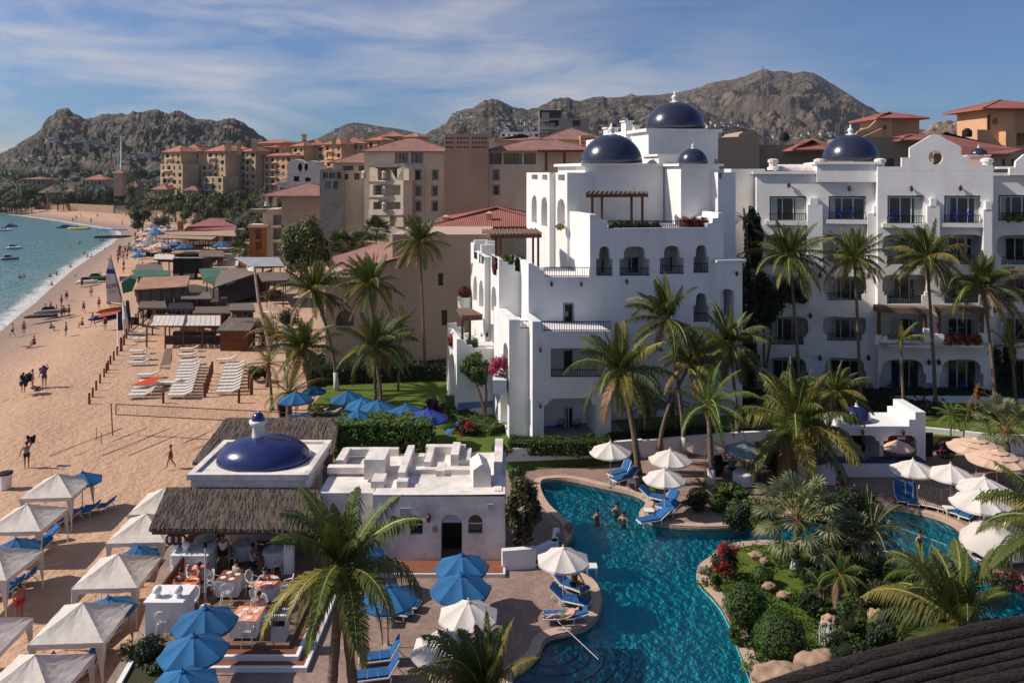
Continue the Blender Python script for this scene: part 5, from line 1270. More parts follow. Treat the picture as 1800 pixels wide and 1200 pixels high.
t = block('apartment_building', 'taupe villa block with pink hipped roof and pierced brown wall', 'apartment building', M2,
      [([(495, 470), (495, 344), (586, 344), (586, 470)], [rect(575, 353, 583, 362), rect(543, 380, 548, 397), rect(549, 380, 554, 397)], 0, 12, .4, TAUPE),
       ([(586, 470), (586, 313), (638, 313), (638, 470)], perf(594, 634, 5, 321, 344, 3, 4.2), -.8, 8, .5, BROWNW),
       ([(462, 470), (462, 368), (498, 368), (498, 470)], [rect(480, 378, 496, 396), rect(480, 402, 496, 421), rect(480, 427, 496, 450)], .8, 9, 1.5, BEIGE),
       ([(438, 470), (438, 400), (466, 400), (466, 470)], [rect(449, 403, 460, 420), rect(449, 425, 460, 438)], 0, 4, .6, RUST)],
      [((544, 381, 547.5, 396), .35, 1), ((550, 381, 553.5, 396), .35, 1), ((576, 354, 582, 361), .35, 1)], [(464, 598, 344, 321, -.5, 11, ROOFP)], base=M2.w(-45, 0, 0))
m = MB()
for x in (469, 483): q = M2.p(x, 362, -.3); m.lathe(V((q.x, q.y, q.z)), [(.6, 0), (.45, .5), (.4, 2.2)], 8)
slabf(m, M2, 435, 470, 395, 400, -1, 4); slabf(m, M2, 476, 498, 396, 400, 0, .6); slabf(m, M2, 476, 498, 421, 425, 0, .6); m.build('balcony', BEIGE2, t)
m = MB(); m.bar(M2.p(415, 387, -1), M2.p(438, 372, -1), .5); m.bar(M2.p(450, 360, 0), M2.p(466, 352, 0), .8); slabf(m, M2, 437, 465, 368, 373, 0, 4); m.build('stair_parapet', CONC, t)
# white rounded building
M3 = Fr(0, 230, 0)
t = thing('rounded_white_building', 'pale building with three white vaulted roofs beyond the palms', 'building', M3.w(-60, 0, 4))
w = MB(); shell(w, M3, [(487, 345), (487, 322), (505, 312), (505, 290), (560, 290), (560, 345)], [rect(513, 298, 522, 306), rect(516, 310, 526, 319), rect(536, 312, 546, 319), rect(492, 330, 502, 335)], 0, 10, .5, )
for x, r_ in ((518, 2.3), (533, 1.5), (547, 1.9)):
    q = M3.p(x, 294, 0); w.tube([q+V((0, -.3, 0)), q+V((0, 8, 0))], r_, 12)
slabf(w, M3, 487, 500, 305, 308, -1, 4); slabf(w, M3, 486, 502, 320, 323, -1, 4); w.build('wall', mat('far_white_wall', (.6, .56, .5), .85, .1), t)
# ================================================================== hillside town, far shore, right-hand background
FAR = Fr(0, 380, 0); FG = None
FGLASS = mat('far_dark_window', (.03, .025, .02), .4, .3)
def villa(label, wings, fr, chim=(), wall=OCHRE, roof=ROOFO, yb=350, cat='apartment building', name='terracotta_apartments', cw=9.5, rh=12.5, lit=None):
    x = wings[0][0]; t = thing(name, label, cat, V((fr.p(x, yb, 0).x, fr.P.y, fr.p(x, yb, 0).z)))
    fr0 = fr
    for i, (x0, x1, ye, yp, v) in enumerate(wings):
        fr = fr0
        if i % 2 == 0 and lit: q = fr0.p(x0, ye, v); fr = Fr(q.x, q.y, -30); v = 0
        n = max(2, int((x1-x0)/cw)); hs = []
        y = ye+3.5; k = 0
        while y+7 < yb-4 and k < 6:
            for j in range(n):
                c = x0+(x1-x0)*(j+.5)/n; ww = cw*(.34 if (j+k+i) % 3 else .62); hs.append(rect(c-ww/2, y, c+ww/2, y+rh*.55))
            y += rh; k += 1
        w = MB(); shell(w, fr, [(x0, yb+20), (x0, ye), (x1, ye), (x1, yb+20)], hs, v, 9, rev=.8); w.build('wall', wall if i % 2 == 0 or not lit else lit, t)
        g = MB(); slabf(g, fr, x0+.3, x1-.3, ye+1, yb, v+.85, .1); g.build('window', FGLASS, t)
        s_ = MB()
        for k in range(5):
            yy = ye+rh*(k+1)-1.2
            if yy < yb-6: slabf(s_, fr, x0+(x1-x0)*.0, x0+(x1-x0)*.42, yy, yy+1.6, v-1.2, 1.3)
        s_.build('balcony', BEIGE2, t)
        if yp is not None: hiproof(t, fr, fr.loc(fr.p(x0, ye, v))[0], fr.loc(fr.p(x1, ye, v))[0], v, v+9, fr.p(x0, ye, v).z, fr.p(x0, yp, v+4.5).z, roof, oh=1.1, rf=.8)
    for cx, cy, v in chim:
        m = MB(); q = fr.p(cx, cy, v); m.box(q.x-.8, q.y-.8, q.z-5, q.x+.8, q.y+.8, q.z); m.box(q.x-1.1, q.y-1.1, q.z-.9, q.x+1.1, q.y+1.1, q.z-.3); m.build('chimney', ORANGE, t)
    return t
villa('leftmost terracotta roofed apartment block on the far shore', [(289, 318, 267, 256, 0), (316, 352, 266, 253.5, 2), (282, 321, 288, None, -4), (286, 300, 311, None, -7)], FAR, [(315, 261, 0), (358, 254, 4)], lit=BEIGE)
villa('second terracotta roofed apartment block from the left on the far shore', [(364, 396, 266, 255, 0), (394, 432, 263, 254, 2), (430, 449, 266, 256, 0), (354, 394, 288, None, -4), (357, 392, 310, None, -7)], FAR, [(402, 249, 3), (447, 249, 4), (420, 252, 5)], lit=TAUPE)
villa('tall orange apartment block in the gap right of the second block', [(452, 500, 252, 247, 16), (463, 492, 259, 254, 6), (464, 512, 274, 269, 0)], FAR, [(494, 257, 4)], wall=ORANGE, lit=OCHRE)
villa('wide terracotta roofed apartment block behind the white vaulted building', [(514, 534, 257, 248, 0), (532, 569, 255, 244, 2), (567, 586, 258, 250, 0), (515, 536, 280, None, -4)], FAR, [(535, 236, 4), (518, 250, 4)], wall=OCHRE, lit=TAUPE)
villa('terracotta apartment block with tall chimney right of the wide one', [(570, 600, 254, 243, -6), (598, 640, 252, 241, -3), (563, 602, 282, None, -9)], FAR, [(612, 236, 0), (587, 242, -3)], wall=ORANGE, lit=OCHRE, yb=330)
villa('highest terracotta roofed block nearest the small distant hill', [(645, 672, 247, 240, 8), (668, 712, 240, 232, 12), (708, 735, 241, 234, 12)], FAR, [(660, 232, 8), (645, 239, 8)], wall=ORANGE, lit=TAUPE, yb=300)
for i, (x, y, w_, lab) in enumerate([(168, 313, 18, 'small red hip-roofed villa among palms left of the mast tower'), (233, 325, 7, 'tiny pink roofed house right of the mast tower'), (281, 330, 11, 'pink roofed beach villa below the first apartment block'), (335, 332, 10, 'small peach house hidden in palms below the second block'), (400, 333, 22, 'orange villa with red roof among the palms'), (60, 312, 20, 'long arcaded pink building at the far left shore'), (345, 345, 8, 'small tan cottage behind the shore wall'), (120, 336, 9, 'small red roofed pavilion above the far beach')]):
    Q = Fr(0, 455 if x < 240 else 350+i*5, 0); villa(lab, [(x-w_, x+w_, y+3, y-7 if i not in (5,) else y-1, 0)], Q, yb=y+24, cat='house', name='house', cw=7, rh=9, wall=[BEIGE, BROWNW, OCHRE, BEIGE2][i % 4], roof=[ROOFO, ROOFP][i % 2])
# thatched beach pavilions on the far shore
for i, (x, y, r_) in enumerate([(94, 330, 7.5), (123, 338, 5)]):
    t = thing('beach_palapa', ['large conical thatched roof above the far beach', 'smaller flat thatched roof beside the conical one on the far shore'][i], 'palapa', A(x, y+22, 430)); c = A(x, y+22, 430)
    m = MB(); m.lathe(c, [(r_, 4.2), (r_*.62, 5.6), (r_*.2, 7.4), (.05, 8.6 if i == 0 else 7.)], 18); m.build('roof', THATCH, t)
    m = MB()
    for k in range(8): a = k*pi/4; m.bar(c+V((r_*.8*math.cos(a), r_*.8*math.sin(a), -2)), c+V((r_*.8*math.cos(a), r_*.8*math.sin(a), 4.6)), .35)
    m.build('post', WOOD, t)
# mast tower
t = thing('lookout_tower', 'pink square tower with red roof and white mast on the far shore', 'tower', A(211, 330, 400)); c = A(211, 330, 400)
m = MB(); m.box(c.x-2.1, c.y-2, c.z-4, c.x+2.1, c.y+2, c.z+7.5); m.build('wall', mat('pink_tower', (.42, .29, .23), .85, .1), t)
m = MB(); m.add([c+V(p) for p in [(-3.2, -3, 7.4), (3.2, -3, 7.4), (3.2, 3, 7.4), (-3.2, 3, 7.4), (0, 0, 9.4)]], [(0, 1, 4), (1, 2, 4), (2, 3, 4), (3, 0, 4), (3, 2, 1, 0)]); m.build('roof', ROOFO, t)
m = MB(); m.tube([c+V((.5, 0, 9)), c+V((.5, 0, 26))], [.5, .3], 6); m.bar(c+V((-3, 0, 25.6)), c+V((.5, 0, 25.8)), .4); m.tube([c+V((-1.2, 0, 9)), c+V((-1.2, 0, 18))], .2, 5); m.build('mast', METAL_W, t)
# far shore retaining wall
gwall('long beige retaining wall between the far beach and the palms', [V((p.x, p.y, p.z)) for p in [G(62, 366, -1.5), G(120, 369, -1.5), (G(200, 374, -1.5))]], 3.4, -1.5, .8, STONE)
gwall('second beige shore wall stretching towards the pink beach roof', [V((p.x, p.y, p.z)) for p in [G(262, 386, -1.5), G(300, 389, -1.5), G(345, 393, -1.5)]], 4.0, -1.5, .8, STONE)
gwall('short dark low wall at the far left end of the beach', [G(-20, 356, -.5), G(50, 361, -.5)], 2.2, -.5, .8, BROWNW)
# telecom mast against the mountain
t = thing('lattice_mast', 'thin red and white lattice mast in front of the mountain', 'mast', A(1341, 262, 600)); m = MB(); c = A(1341, 262, 600); H_ = 62.
for a in range(3): m.bar(c+V((.7*math.cos(a*2.1), .7*math.sin(a*2.1), 0)), c+V((.7*math.cos(a*2.1), .7*math.sin(a*2.1), H_)), .22)
for k in range(60): m.bar(c+V((-.7, 0, k*H_/60)), c+V((.7, 0, (k+1)*H_/60)), .15)
m.build('lattice', mat('faded_red_mast', (.35, .22, .2), .6), t)
# hill houses
HW = mat('hill_house_wall', (.62, .56, .48), .85, .15, .3, rnd=.25); HR = mat('hill_house_roof', (.42, .24, .17), .85, .2)
def hproto(nm, two):
    t = thing(nm, 'x', 'house'); m = MB(); m.box(-.5, 0, -.6, .5, .6, .45); 
    if two: m.box(-.5, .15, .45, .2, .6, .8)
    m.build('wall', HW, t, local=True)
    g = MB()
    for x in (-.38, -.08, .22): g.box(x, -.012, .05, x+.16, .01, .33)
    g.build('window', FGLASS, t, local=True)
    r_ = MB(); r_.box(-.54, -.04, .45, .54, .62, .50)
    r_.build('roof', HR if two else HW, t, local=True); return Proto(t)
hp = [hproto('hill_house', False), hproto('hill_house', True)]
HH = []
for x, y in [(128, 244), (137, 248), (146, 246), (152, 252), (161, 250), (168, 254), (177, 252), (184, 256), (192, 257), (200, 260), (85, 247), (92, 248), (98, 245), (38, 276), (46, 280), (55, 278), (62, 282), (70, 279), (30, 281), (247, 275), (254, 272), (262, 276), (268, 273), (235, 278), (122, 250), (172, 247)]: HH.append((x, y, 1, 'small pale house on the lower slope of the left hill'))
for x, y in [(612, 222), (618, 224), (624, 222), (631, 225), (602, 227), (593, 229), (640, 226), (650, 229)]: HH.append((x, y, 2, 'tiny house near the top of the small distant hill'))
for x, y in [(797, 202), (803, 205), (815, 204), (822, 204.5), (829, 204), (836, 205), (838, 232), (846, 234), (856, 233), (840, 238), (852, 239), (862, 237), (873, 230), (905, 213), (912, 209), (918, 213), (925, 207), (908, 219), (916, 221), (926, 218), (934, 213), (884, 219), (893, 217), (900, 222), (880, 226), (890, 228), (935, 224), (912, 226), (924, 228)]: HH.append((x, y, 3, 'small house scattered on the rocky slope above the pink roofs'))
for x, y in [(1254, 218), (1262, 221), (1270, 219), (1284, 222), (1290, 218), (1302, 222), (1238, 224), (1246, 222), (1350, 243), (1362, 240), (1370, 244), (1446, 236), (1456, 238), (1464, 234), (1470, 239), (1402, 242), (1392, 240), (1412, 238), (1380, 238), (1425, 235), (1330, 240)]: HH.append((x, y, 4, 'low pale town house at the foot of the mountain'))
DD = {1: 700, 2: 1180, 3: 900, 4: 700}
for i, (x, y, z, lab) in enumerate(HH):
    q = on_hill(x, y+2) or A(x, y+2, DD[z])
    rr = (1.3 if z == 1 else 1.1)*q.y/140*R.uniform(.5, .9)
    hp[i % 2].put(q+V((0, -rr*.2, rr*.2)), R.uniform(-.3, .3), (rr, rr, rr*R.uniform(.55, .75)), lab, 'house', ['', 'houses on the left hill', 'houses on the small hill', 'houses on the middle hill', 'houses below the mountain'][z])
villa('big plain grey concrete building in front of the middle hill', [(948, 1035, 208, None, 0), (948, 990, 194, None, .5)], Fr(0, 420, 0), yb=250, name='concrete_building', wall=CONC, cw=40, rh=19)
villa('low white flat building left of the grey concrete one', [(880, 948, 232, None, 0)], Fr(0, 380, 0), yb=262, name='white_building', wall=WHITE, cw=9, rh=9)
Q = Fr(0, 210, 0)
t = block('pink_roofed_building', 'broad building whose pink tile roofs show behind the left dome', 'building', Q, [([(860, 300), (860, 246), (1050, 246), (1050, 300)], [], 0, 14, 0, BEIGE), ([(1020, 300), (1020, 238), (1046, 238), (1046, 300)], perf(1022, 1044, 4, 241, 261, 3, 3.2), -3, 4, .6, ORANGE)], [], [(875, 960, 247, 236, -2, 14, ROOFP), (950, 1062, 246, 225, 0, 14, ROOFP)])
# right-hand background
Q = Fr(0, 96, 0)
block('brown_flat_building', 'plain brown parapet wall building behind the tallest dome', 'building', Q, [([(1262, 330), (1262, 242), (1298, 240.5), (1299, 236), (1303, 234), (1306, 231), (1328, 231), (1335, 238), (1335, 330)], [], 0, 8, 0, BROWNW)], base=Q.w(26, 0, 5))
block('dark_taupe_building', 'dark taupe flat roofed building between the domes behind the wing', 'building', Q, [([(1335, 330), (1335, 255), (1452, 255), (1452, 330)], [rect(1435, 262, 1440, 268)], 1.5, 8, .4, mat('dark_taupe', (.27, .21, .17), .9, .1))], [], [(1402, 1470, 263, 246, -1, 5, ROOFY)], base=Q.w(32, 0, 5))
block('dark_taupe_building', 'dark taupe building seen between the wing dome and the gable', 'building', Q, [([(1500, 330), (1500, 241), (1556, 241), (1611, 243), (1611, 330)], [rect(1547, 279, 1572, 300)], 2, 8, .6, mat('dark_taupe', (.2, .15, .12), .9, .1))], [], [(1590, 1660, 246, 237, 1, 7, ROOFR)], base=Q.w(42, 0, 5))
Q = Fr(0, 112, 0)
block('orange_stair_house', 'orange house with small red pyramid roof right of the mountain', 'house', Q, [([(1550, 300), (1550, 209), (1568, 209), (1568, 300)], [rect(1554, 220, 1558, 228)], -.5, 7, .4, ORANGE), ([(1568, 300), (1568, 208), (1616, 208), (1616, 300)], [], 0, 7, 0, BROWNW),
      ([(1504, 300), (1504, 238), (1507, 232), (1514, 228), (1526, 225), (1534, 218), (1541, 211), (1551, 208), (1551, 300)], [], -.8, .4, 0, OCHRE), ([(1516, 300), (1516, 241), (1550, 226), (1551, 240), (1551, 300)], [], -1.8, .4, 0, ORANGE)], [], [(1548, 1617, 208, 197.5, -.5, 7.5, ROOFR)], base=Q.w(52, 0, 5))
Q = Fr(0, 104, 0)
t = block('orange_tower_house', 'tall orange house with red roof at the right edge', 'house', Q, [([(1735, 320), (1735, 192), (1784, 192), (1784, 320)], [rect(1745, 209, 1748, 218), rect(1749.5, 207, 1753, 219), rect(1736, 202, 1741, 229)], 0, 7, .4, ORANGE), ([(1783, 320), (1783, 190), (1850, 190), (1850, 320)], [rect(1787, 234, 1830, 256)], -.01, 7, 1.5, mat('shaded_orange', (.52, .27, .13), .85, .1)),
      ([(1718, 320), (1718, 228), (1733, 228), (1762, 256), (1762, 320)], [], -1.2, .5, 0, ORANGE), ([(1768, 320), (1768, 231), (1786, 231), (1786, 320)], [], -1.5, 1.6, 0, ORANGE), ([(1786, 320), (1786, 256), (1850, 256), (1850, 320)], [], -1.5, 1.6, 0, OCHRE)], [], [(1733, 1850, 191, 176, -.3, 8, ROOFR)], base=Q.w(62, 0, 5))
t = thing('red_roofed_house', 'long sloping red tile roof house behind the curved gable', 'house', Q.w(56, 0, 5))
w = MB(); shell(w, Fr(0, 92, 0), [(1690, 330), (1690, 268), (1790, 268), (1790, 330)], [arch(1762, 1767, 279, 291, .5), arch(1778, 1783, 279, 291, .5)], 0, 6, log=.4); w.build('wall', BROWNW, t)
Q2 = Fr(0, 92, 0); w = MB(); P_ = [Q2.p(1655, 236, 6), Q2.p(1662, 232, 6), Q2.p(1690, 240, 6), Q2.p(1762, 257, 6), Q2.p(1800, 262, 3), Q2.p(1770, 270, -.8), Q2.p(1690, 271, -.8), Q2.p(1660, 255, 0)]; w.prism(P_, V((0, 0, -.2))); w.build('roof', ROOFR, t)
# water tanks on far roofs
for x, y, lab in ((1379, 244, 'black round water tank on a roof behind the wing dome'), (1700, 237, 'dark tank on the brown roof below the orange house')):
    t = thing('water_tank', lab, 'water tank', A(x, y+4, 100)); m = MB(); m.lathe(A(x, y+4, 100), [(.55, 0), (.58, .3), (.55, .8), (.3, 1.0), (.2, 1.1)], 12); m.build('tank_body', BLACK, t)

# ================================================================== trees of the far shore
def far_tree(nm, seed, m, r_, h, n, s, sq):
    rr = random.Random(seed); t = thing(nm, 'x', 'tree'); mb = MB()
    for k in range(5):
        a = rr.uniform(0, 6.28); q = r_*rr.uniform(.25, .6)
        leafcloud(mb, (q*math.cos(a), q*math.sin(a), h*rr.uniform(.6, .9)), (r_*.62, r_*.62, r_*.5*sq), n, s, rr, inner=.3)
    mb.build('crown', m, t, local=True); m2 = MB(); m2.tube([(0, 0, -2.5), (.2, .1, h*.4), (0, .2, h*.75)], [.35, .22, .1], 6)
    for k in range(4): a = k*1.6; m2.tube([(.1, .1, h*.4), (r_*.4*math.cos(a), r_*.4*math.sin(a), h*.72)], [.14, .06], 4)
    m2.build('trunk', BARK, t, local=True); return Proto(t)
FT = [far_tree('broadleaf_tree', 3, LEAFF, 4.2, 8., 170, .55, 1.), far_tree('broadleaf_tree', 5, LEAFF, 3.6, 9.5, 150, .5, 1.2), far_tree('broadleaf_tree', 9, LEAFO, 4.6, 7., 190, .5, .9)]
def far_palm():
    t = thing('palm_tree', 'x', 'palm tree'); c = bpy.data.objects.new('crown', crown_data('far1')); COL.objects.link(c); c.parent = t; c.location = (0, 0, 8)
    m = MB(); m.tube([(0, 0, -2.5), (.15, 0, 4), (0, 0, 8)], [.3, .22, .18], 5); m.build('trunk', BARK, t, local=True); return Proto(t)
FPALM = far_palm()
rr = random.Random(44); cnt = 0
def belt(n, x0, x1, d0, d1, lab, labp, grp, pp=.35, s0=.75, s1=1.25, zf=None):
    for i in range(n):
        px = rr.uniform(x0, x1); d = rr.uniform(d0, d1); X = (px-900)*d/F; z = land_z(X, d) if zf is None else zf
        if rr.random() < pp: FPALM.put((X, d, z), rr.uniform(0, 6), rr.uniform(s0, s1)*1.15, labp, 'palm tree', grp+' palms')
        else: FT[i % 3].put((X, d, z), rr.uniform(0, 6), rr.uniform(s0, s1), lab, 'tree', grp)
belt(85, -30, 235, 405, 470, 'bushy green tree in the belt above the far beach', 'small palm in the belt above the far beach', 'trees above the far beach', .4, .8, 1.3)
belt(60, -30, 240, 425, 455, 'low dense tree just behind the far retaining wall', 'short palm just behind the far retaining wall', 'trees behind the far retaining wall', .3, .6, .9)
belt(70, 225, 480, 335, 372, 'bushy green tree below the terracotta apartment blocks', 'small palm below the terracotta apartment blocks', 'trees below the terracotta blocks', .3, .8, 1.15)
belt(62, 240, 500, 262, 335, 'green tree among the small houses behind the shore wall', 'palm among the small houses behind the shore wall', 'trees behind the shore wall', .45, .55, .9)
belt(26, 395, 500, 205, 255, 'dense dark tree left of the taupe villa block', 'palm left of the taupe villa block', 'trees left of the taupe block', .3, .55, .85)
belt(30, -40, 280, 560, 720, 'distant tree at the foot of the left hill', 'distant palm at the foot of the left hill', 'trees at the foot of the left hill', .1, .9, 1.4)
belt(12, 1340, 1500, 130, 170, 'tree top behind the taupe buildings', 'palm behind the taupe buildings', 'trees behind the taupe buildings', .2, .5, .7, 7.)
# far wood below the left hill, too dense to count
mb = MB(); r2 = random.Random(8)
for i in range(150):
    px = r2.uniform(-60, 520); d = r2.uniform(440, 760); X = (px-900)*d/F; z = 16*min(1, max(0, (d-380)/320))
    leafcloud(mb, (X, d, z+3), (r2.uniform(5, 9), 6, r2.uniform(3, 5)), 55, 1.3, r2, inner=.2)
o = mb.build('distant_woodland', LEAFF); o['kind'] = 'stuff'; o['label'] = 'dense dark green woodland at the foot of the left hill'; o['category'] = 'woodland'
# ================================================================== beach shacks
BS = -1.7
def post_roof(name, label, cat, quad, m, posts, zb=BS, th=.12, th2=None, pm=WOOD, pw=.14, ragged=False):
    q = [V(p) for p in quad]; t = thing(name, label, cat, V(((q[0].x+q[2].x)/2, (q[0].y+q[2].y)/2, zb)))
    if ragged: thatch(t, q, .2, 'roof')
    else:
        mb = MB(); mb.prism(q, V((0, 0, -th))); mb.build('roof', m, t)
    for i in range(posts):
        for a, b in ((q[3], q[2]), (q[0], q[1])):
            p = a.lerp(b, (i+.5)/posts); k = MB(); k.bar((p.x, p.y, zb), (p.x, p.y, p.z-.05), pw); k.build('post', pm, t)
    k = MB()
    for i in range(4): k.bar(q[i]+V((0, 0, -th-.06)), q[(i+1) % 4]+V((0, 0, -th-.06)), .12)
    k.build('beam', pm, t)
    return t
TARP = mat('brown_tarp', (.36, .20, .13), .9, .3, .6, .6, 2); GREENT = mat('green_netting', (.05, .13, .08), .9, .35, .6, .4, 3); GREYT = mat('grey_roof_sheet', (.16, .125, .10), .9, .3, .5, .4, 4, stretch=(6, 1, 1))
TAN = mat('tan_awning', (.40, .27, .18), .9, .3, .8, .5, 3); MAUVE = mat('mauve_roof', (.30, .11, .10), .85, .2, .4, .4, 3); PALE = mat('sun_bleached_cloth', (.62, .55, .47), .9, .25, 1.2, .6, 4)
t = post_roof('tarp_shelter', 'long beach shelter under a brown tarpaulin behind the catamaran', 'shelter', [A(250, 487, 121), A(334, 484, 121), A(329, 503, 112), A(236, 509, 112)], TARP, 5)
m = MB(); q = [A(238, 511, 112.2), A(330, 505, 112.2), A(326, 524, 112), A(240, 530, 112)]; m.prism(q, V((0, .1, 0))); m.build('thatched_skirt', THATCH, t)
m = MB(); 
for i in range(9): m.box(-52+i*1.3, 113.5, BS, -51.2+i*1.3, 114.2, BS+R.uniform(.8, 1.8))
m.build('storage_bench', mat('weathered_boards', (.2, .14, .10), .9, .5, 1), t)
t = post_roof('black_scaffold_booth', 'tall black sheeted booth on stilts above the tarp shelters', 'booth', [A(309, 452, 150), A(357, 452, 150), A(357, 453, 146), A(305, 453, 146)], PALE, 2, pm=BLACK, pw=.4)
m = MB(); a = A(304, 481, 146); b = A(357, 455, 146); m.box(a.x, 146, a.z, b.x, 149.5, b.z); m.build('black_sheet', BLACK, t)
t = post_roof('green_netting_roof', 'sagging green netting roof left of the dark beach hut', 'shelter', [A(350, 472, 140), A(400, 470, 140), A(394, 504, 122), A(358, 492, 126)], GREENT, 3)
t = post_roof('beach_hut', 'large dark beach hut with sloping grey roof and pale gable patch', 'hut', [A(384, 474, 138), A(441, 470, 134), A(450, 480, 122), A(376, 505, 120)], GREYT, 4)
m = MB(); q = [A(384, 507, 120), A(450, 484, 122), A(446, 520, 121), A(390, 540, 119)]; m.prism(q, V((0, 8, 0))); m.build('wall', mat('dark_hut_boards', (.05, .03, .025), .9, .3, 1), t)
m = MB(); m.prism([A(434, 471, 131), A(446, 469, 131), A(451, 480, 124), A(440, 484, 124)], V((0, 0, .06))); m.build('roof_patch', PALE, t)
post_roof('green_net_shelter', 'low green net shelter with purple edge near the crowd', 'shelter', [A(232, 474, 140), A(300, 475, 140), A(298, 484, 130), A(240, 487, 130)], GREENT, 3)
t = thing('beach_restaurant', 'mauve hip-roofed beach restaurant with ochre gable left of the taupe villas', 'restaurant', A(370, 430, 212)); Q = Fr(0, 212, 0)
m = MB(); P_ = [Q.p(323, 404, 0), Q.p(330, 398, 0), Q.p(370, 383, 5), Q.p(378, 382, 5), Q.p(384, 384, 5), Q.p(416, 397, 0), Q.p(414, 406, -2), Q.p(372, 404, -2)]; m.prism(P_, V((0, .3, -.2))); m.build('roof', MAUVE, t)
m = MB(); shell(m, Q, [(319, 430), (319, 405), (414, 405), (414, 430)], [rect(330, 409, 350, 424), rect(360, 409, 385, 424), rect(392, 409, 408, 424)], 0, 8, log=2); m.build('wall', OCHRE, t)
m = MB(); slabf(m, Q, 312, 320, 389, 405, -1, 1); m.build('chimney', RUST, t)
post_roof('awning', 'ragged tan cloth awning in front of the mauve roofed restaurant', 'awning', [A(290, 408, 205), A(412, 405, 205), A(415, 415, 192), A(300, 413, 192)], TAN, 5)
post_roof('awning', 'wavy lower tan awning over the dark beach restaurant front', 'awning', [A(275, 413, 190), A(380, 416, 190), A(372, 421, 178), A(285, 418, 178)], TAN, 4)
post_roof('slatted_shade', 'small shade of white slats right of the crowded beach', 'shelter', [A(272, 447, 160), A(306, 447, 160), A(306, 456, 150), A(270, 455, 150)], PALE, 2)
t = thing('sand_yard', 'walled pale sand yard between the awnings and the dark hut', 'yard', G(385, 455, BS)); m = MB(); m.prism([G(352, 470, BS+.2), G(365, 440, BS+.2), G(425, 440, BS+.2), G(415, 470, BS+.2)], V((0, 0, -.4))); m.build('floor', mat('pale_yard', (.5, .38, .27), .9, .2, .4), t)
m = MB(); m.bar(G(353, 470, BS+.8), G(378, 436, BS+.8), 1.0, 1.2); m.bar(G(415, 472, BS+.6), G(428, 440, BS+.6), .5, 1.2); m.build('wall', PALE, t)
post_roof('metal_roof', 'pale blue grey metal roof on posts right of the sand yard', 'shelter', [A(412, 452, 150), A(490, 452, 150), A(500, 468, 138), A(440, 468, 138)], mat('metal_sheet', (.34, .35, .38), .5, .2, .5), 4)
post_roof('thatched_bar', 'small grey thatched bar roof beside the leaning palm', 'shelter', [A(452, 478, 125), A(512, 478, 125), A(505, 492, 116), A(462, 494, 116)], GREYT, 3)
m = MB(); m.prism([G(262, 500, BS+.06), G(345, 500, BS+.06), G(440, 520, BS+.06), G(436, 556, BS+.06), G(255, 556, BS+.06), G(240, 530, BS+.06)], V((0, 0, -.3))); o = m.build('timber_floor', mat('dark_timber_floor', (.10, .07, .05), .9, .5, 1.5, .4, 8, stretch=(1, 5, 1))); tag(o, 'dark timber floor under the beach stalls behind the white shelter', 'floor')
# white canopied shelter and brown hut by the loungers
t = thing('lounge_shelter', 'open timber shelter with white slatted cloth roof beside the brown hut', 'shelter', G(320, 610, BS)); ze = BS+2.45
a, b, c, d = G(268, 554, ze), G(388, 554, ze), G(388, 574, ze), G(258, 574, ze)
for i, (u0, u1) in enumerate(((.0, .48), (.5, 1.))):
    m = MB(); n = 7
    for k in range(n):
        ua, ub = u0+(u1-u0)*k/n, u0+(u1-u0)*(k+.93)/n; p = [a.lerp(b, ua), a.lerp(b, ub), d.lerp(c, ub), d.lerp(c, ua)]
        sag = V((0, 0, -.14)); m.add([p[0], p[1], p[2], p[3], p[0].lerp(p[3], .5)+sag, p[1].lerp(p[2], .5)+sag], [(0, 1, 5, 4), (4, 5, 2, 3)])
    m.build('roof_cloth', CANVAS, t)
m = MB()
for p, q in ((a, b), (d, c), (a, d), (b, c), (a.lerp(b, .49), d.lerp(c, .49))): m.bar(p+V((0, 0, .05)), q+V((0, 0, .05)), .12)
m.build('beam', WOOD, t)
for u in (0, .25, .49, .75, 1): 
    for p in (a.lerp(b, u), d.lerp(c, u)): m = MB(); m.bar((p.x, p.y, BS), p, .13); m.build('post', WOOD, t)
m = MB(); p = G(290, 605, BS); m.box(p.x, p.y, BS, p.x+6.2, p.y+.6, BS+.9); m.box(p.x+.2, p.y+1.6, BS, p.x+5, p.y+2.4, BS+1.1); m.build('counter', mat('dark_counter', (.06, .04, .035), .8, .3, 2), t)
t = thing('beach_hut', 'small brown wooden hut with grey thatched lid right of the white shelter', 'hut', G(412, 617, BS))
a = G(387, 617, BS); b = G(437, 616, BS); m = MB(); m.box(a.x, a.y, BS, b.x, a.y+2.6, BS+2.35); m.build('wall', add_wave(mat('brown_boards', (.19, .065, .025), .7, .25, 1), 'Z', 1.2, .5, .05, .3), t)
q = [V((a.x-.25, a.y+3.2, BS+3.1)), V((b.x+.2, a.y+3.2, BS+3.1)), V((b.x+.35, a.y-.35, BS+2.35)), V((a.x-.3, a.y-.35, BS+2.35))]; m = MB(); m.prism(q, V((0, 0, -.15))); m.build('roof', GREYT, t)
# wooden walkway
m = MB(); m.prism([G(291, 612, BS+.03), G(303, 612, BS+.03), G(299, 648, BS+.03), G(280, 648, BS+.03)], V((0, 0, -.2))); o = m.build('boardwalk', WOODG); tag(o, 'short grey boardwalk running from the shelter towards the loungers', 'boardwalk')
# long dark leaning pole/palm log
m = MB(); m.tube([G(477, 622, BS), A(455, 530, 88), A(447, 470, 90)], [.22, .18, .15], 8); o = m.build('leaning_log', mat('grey_log', (.34, .26, .2), .9, .3, 3)); tag(o, 'long pale leaning palm log right of the brown hut', 'log')
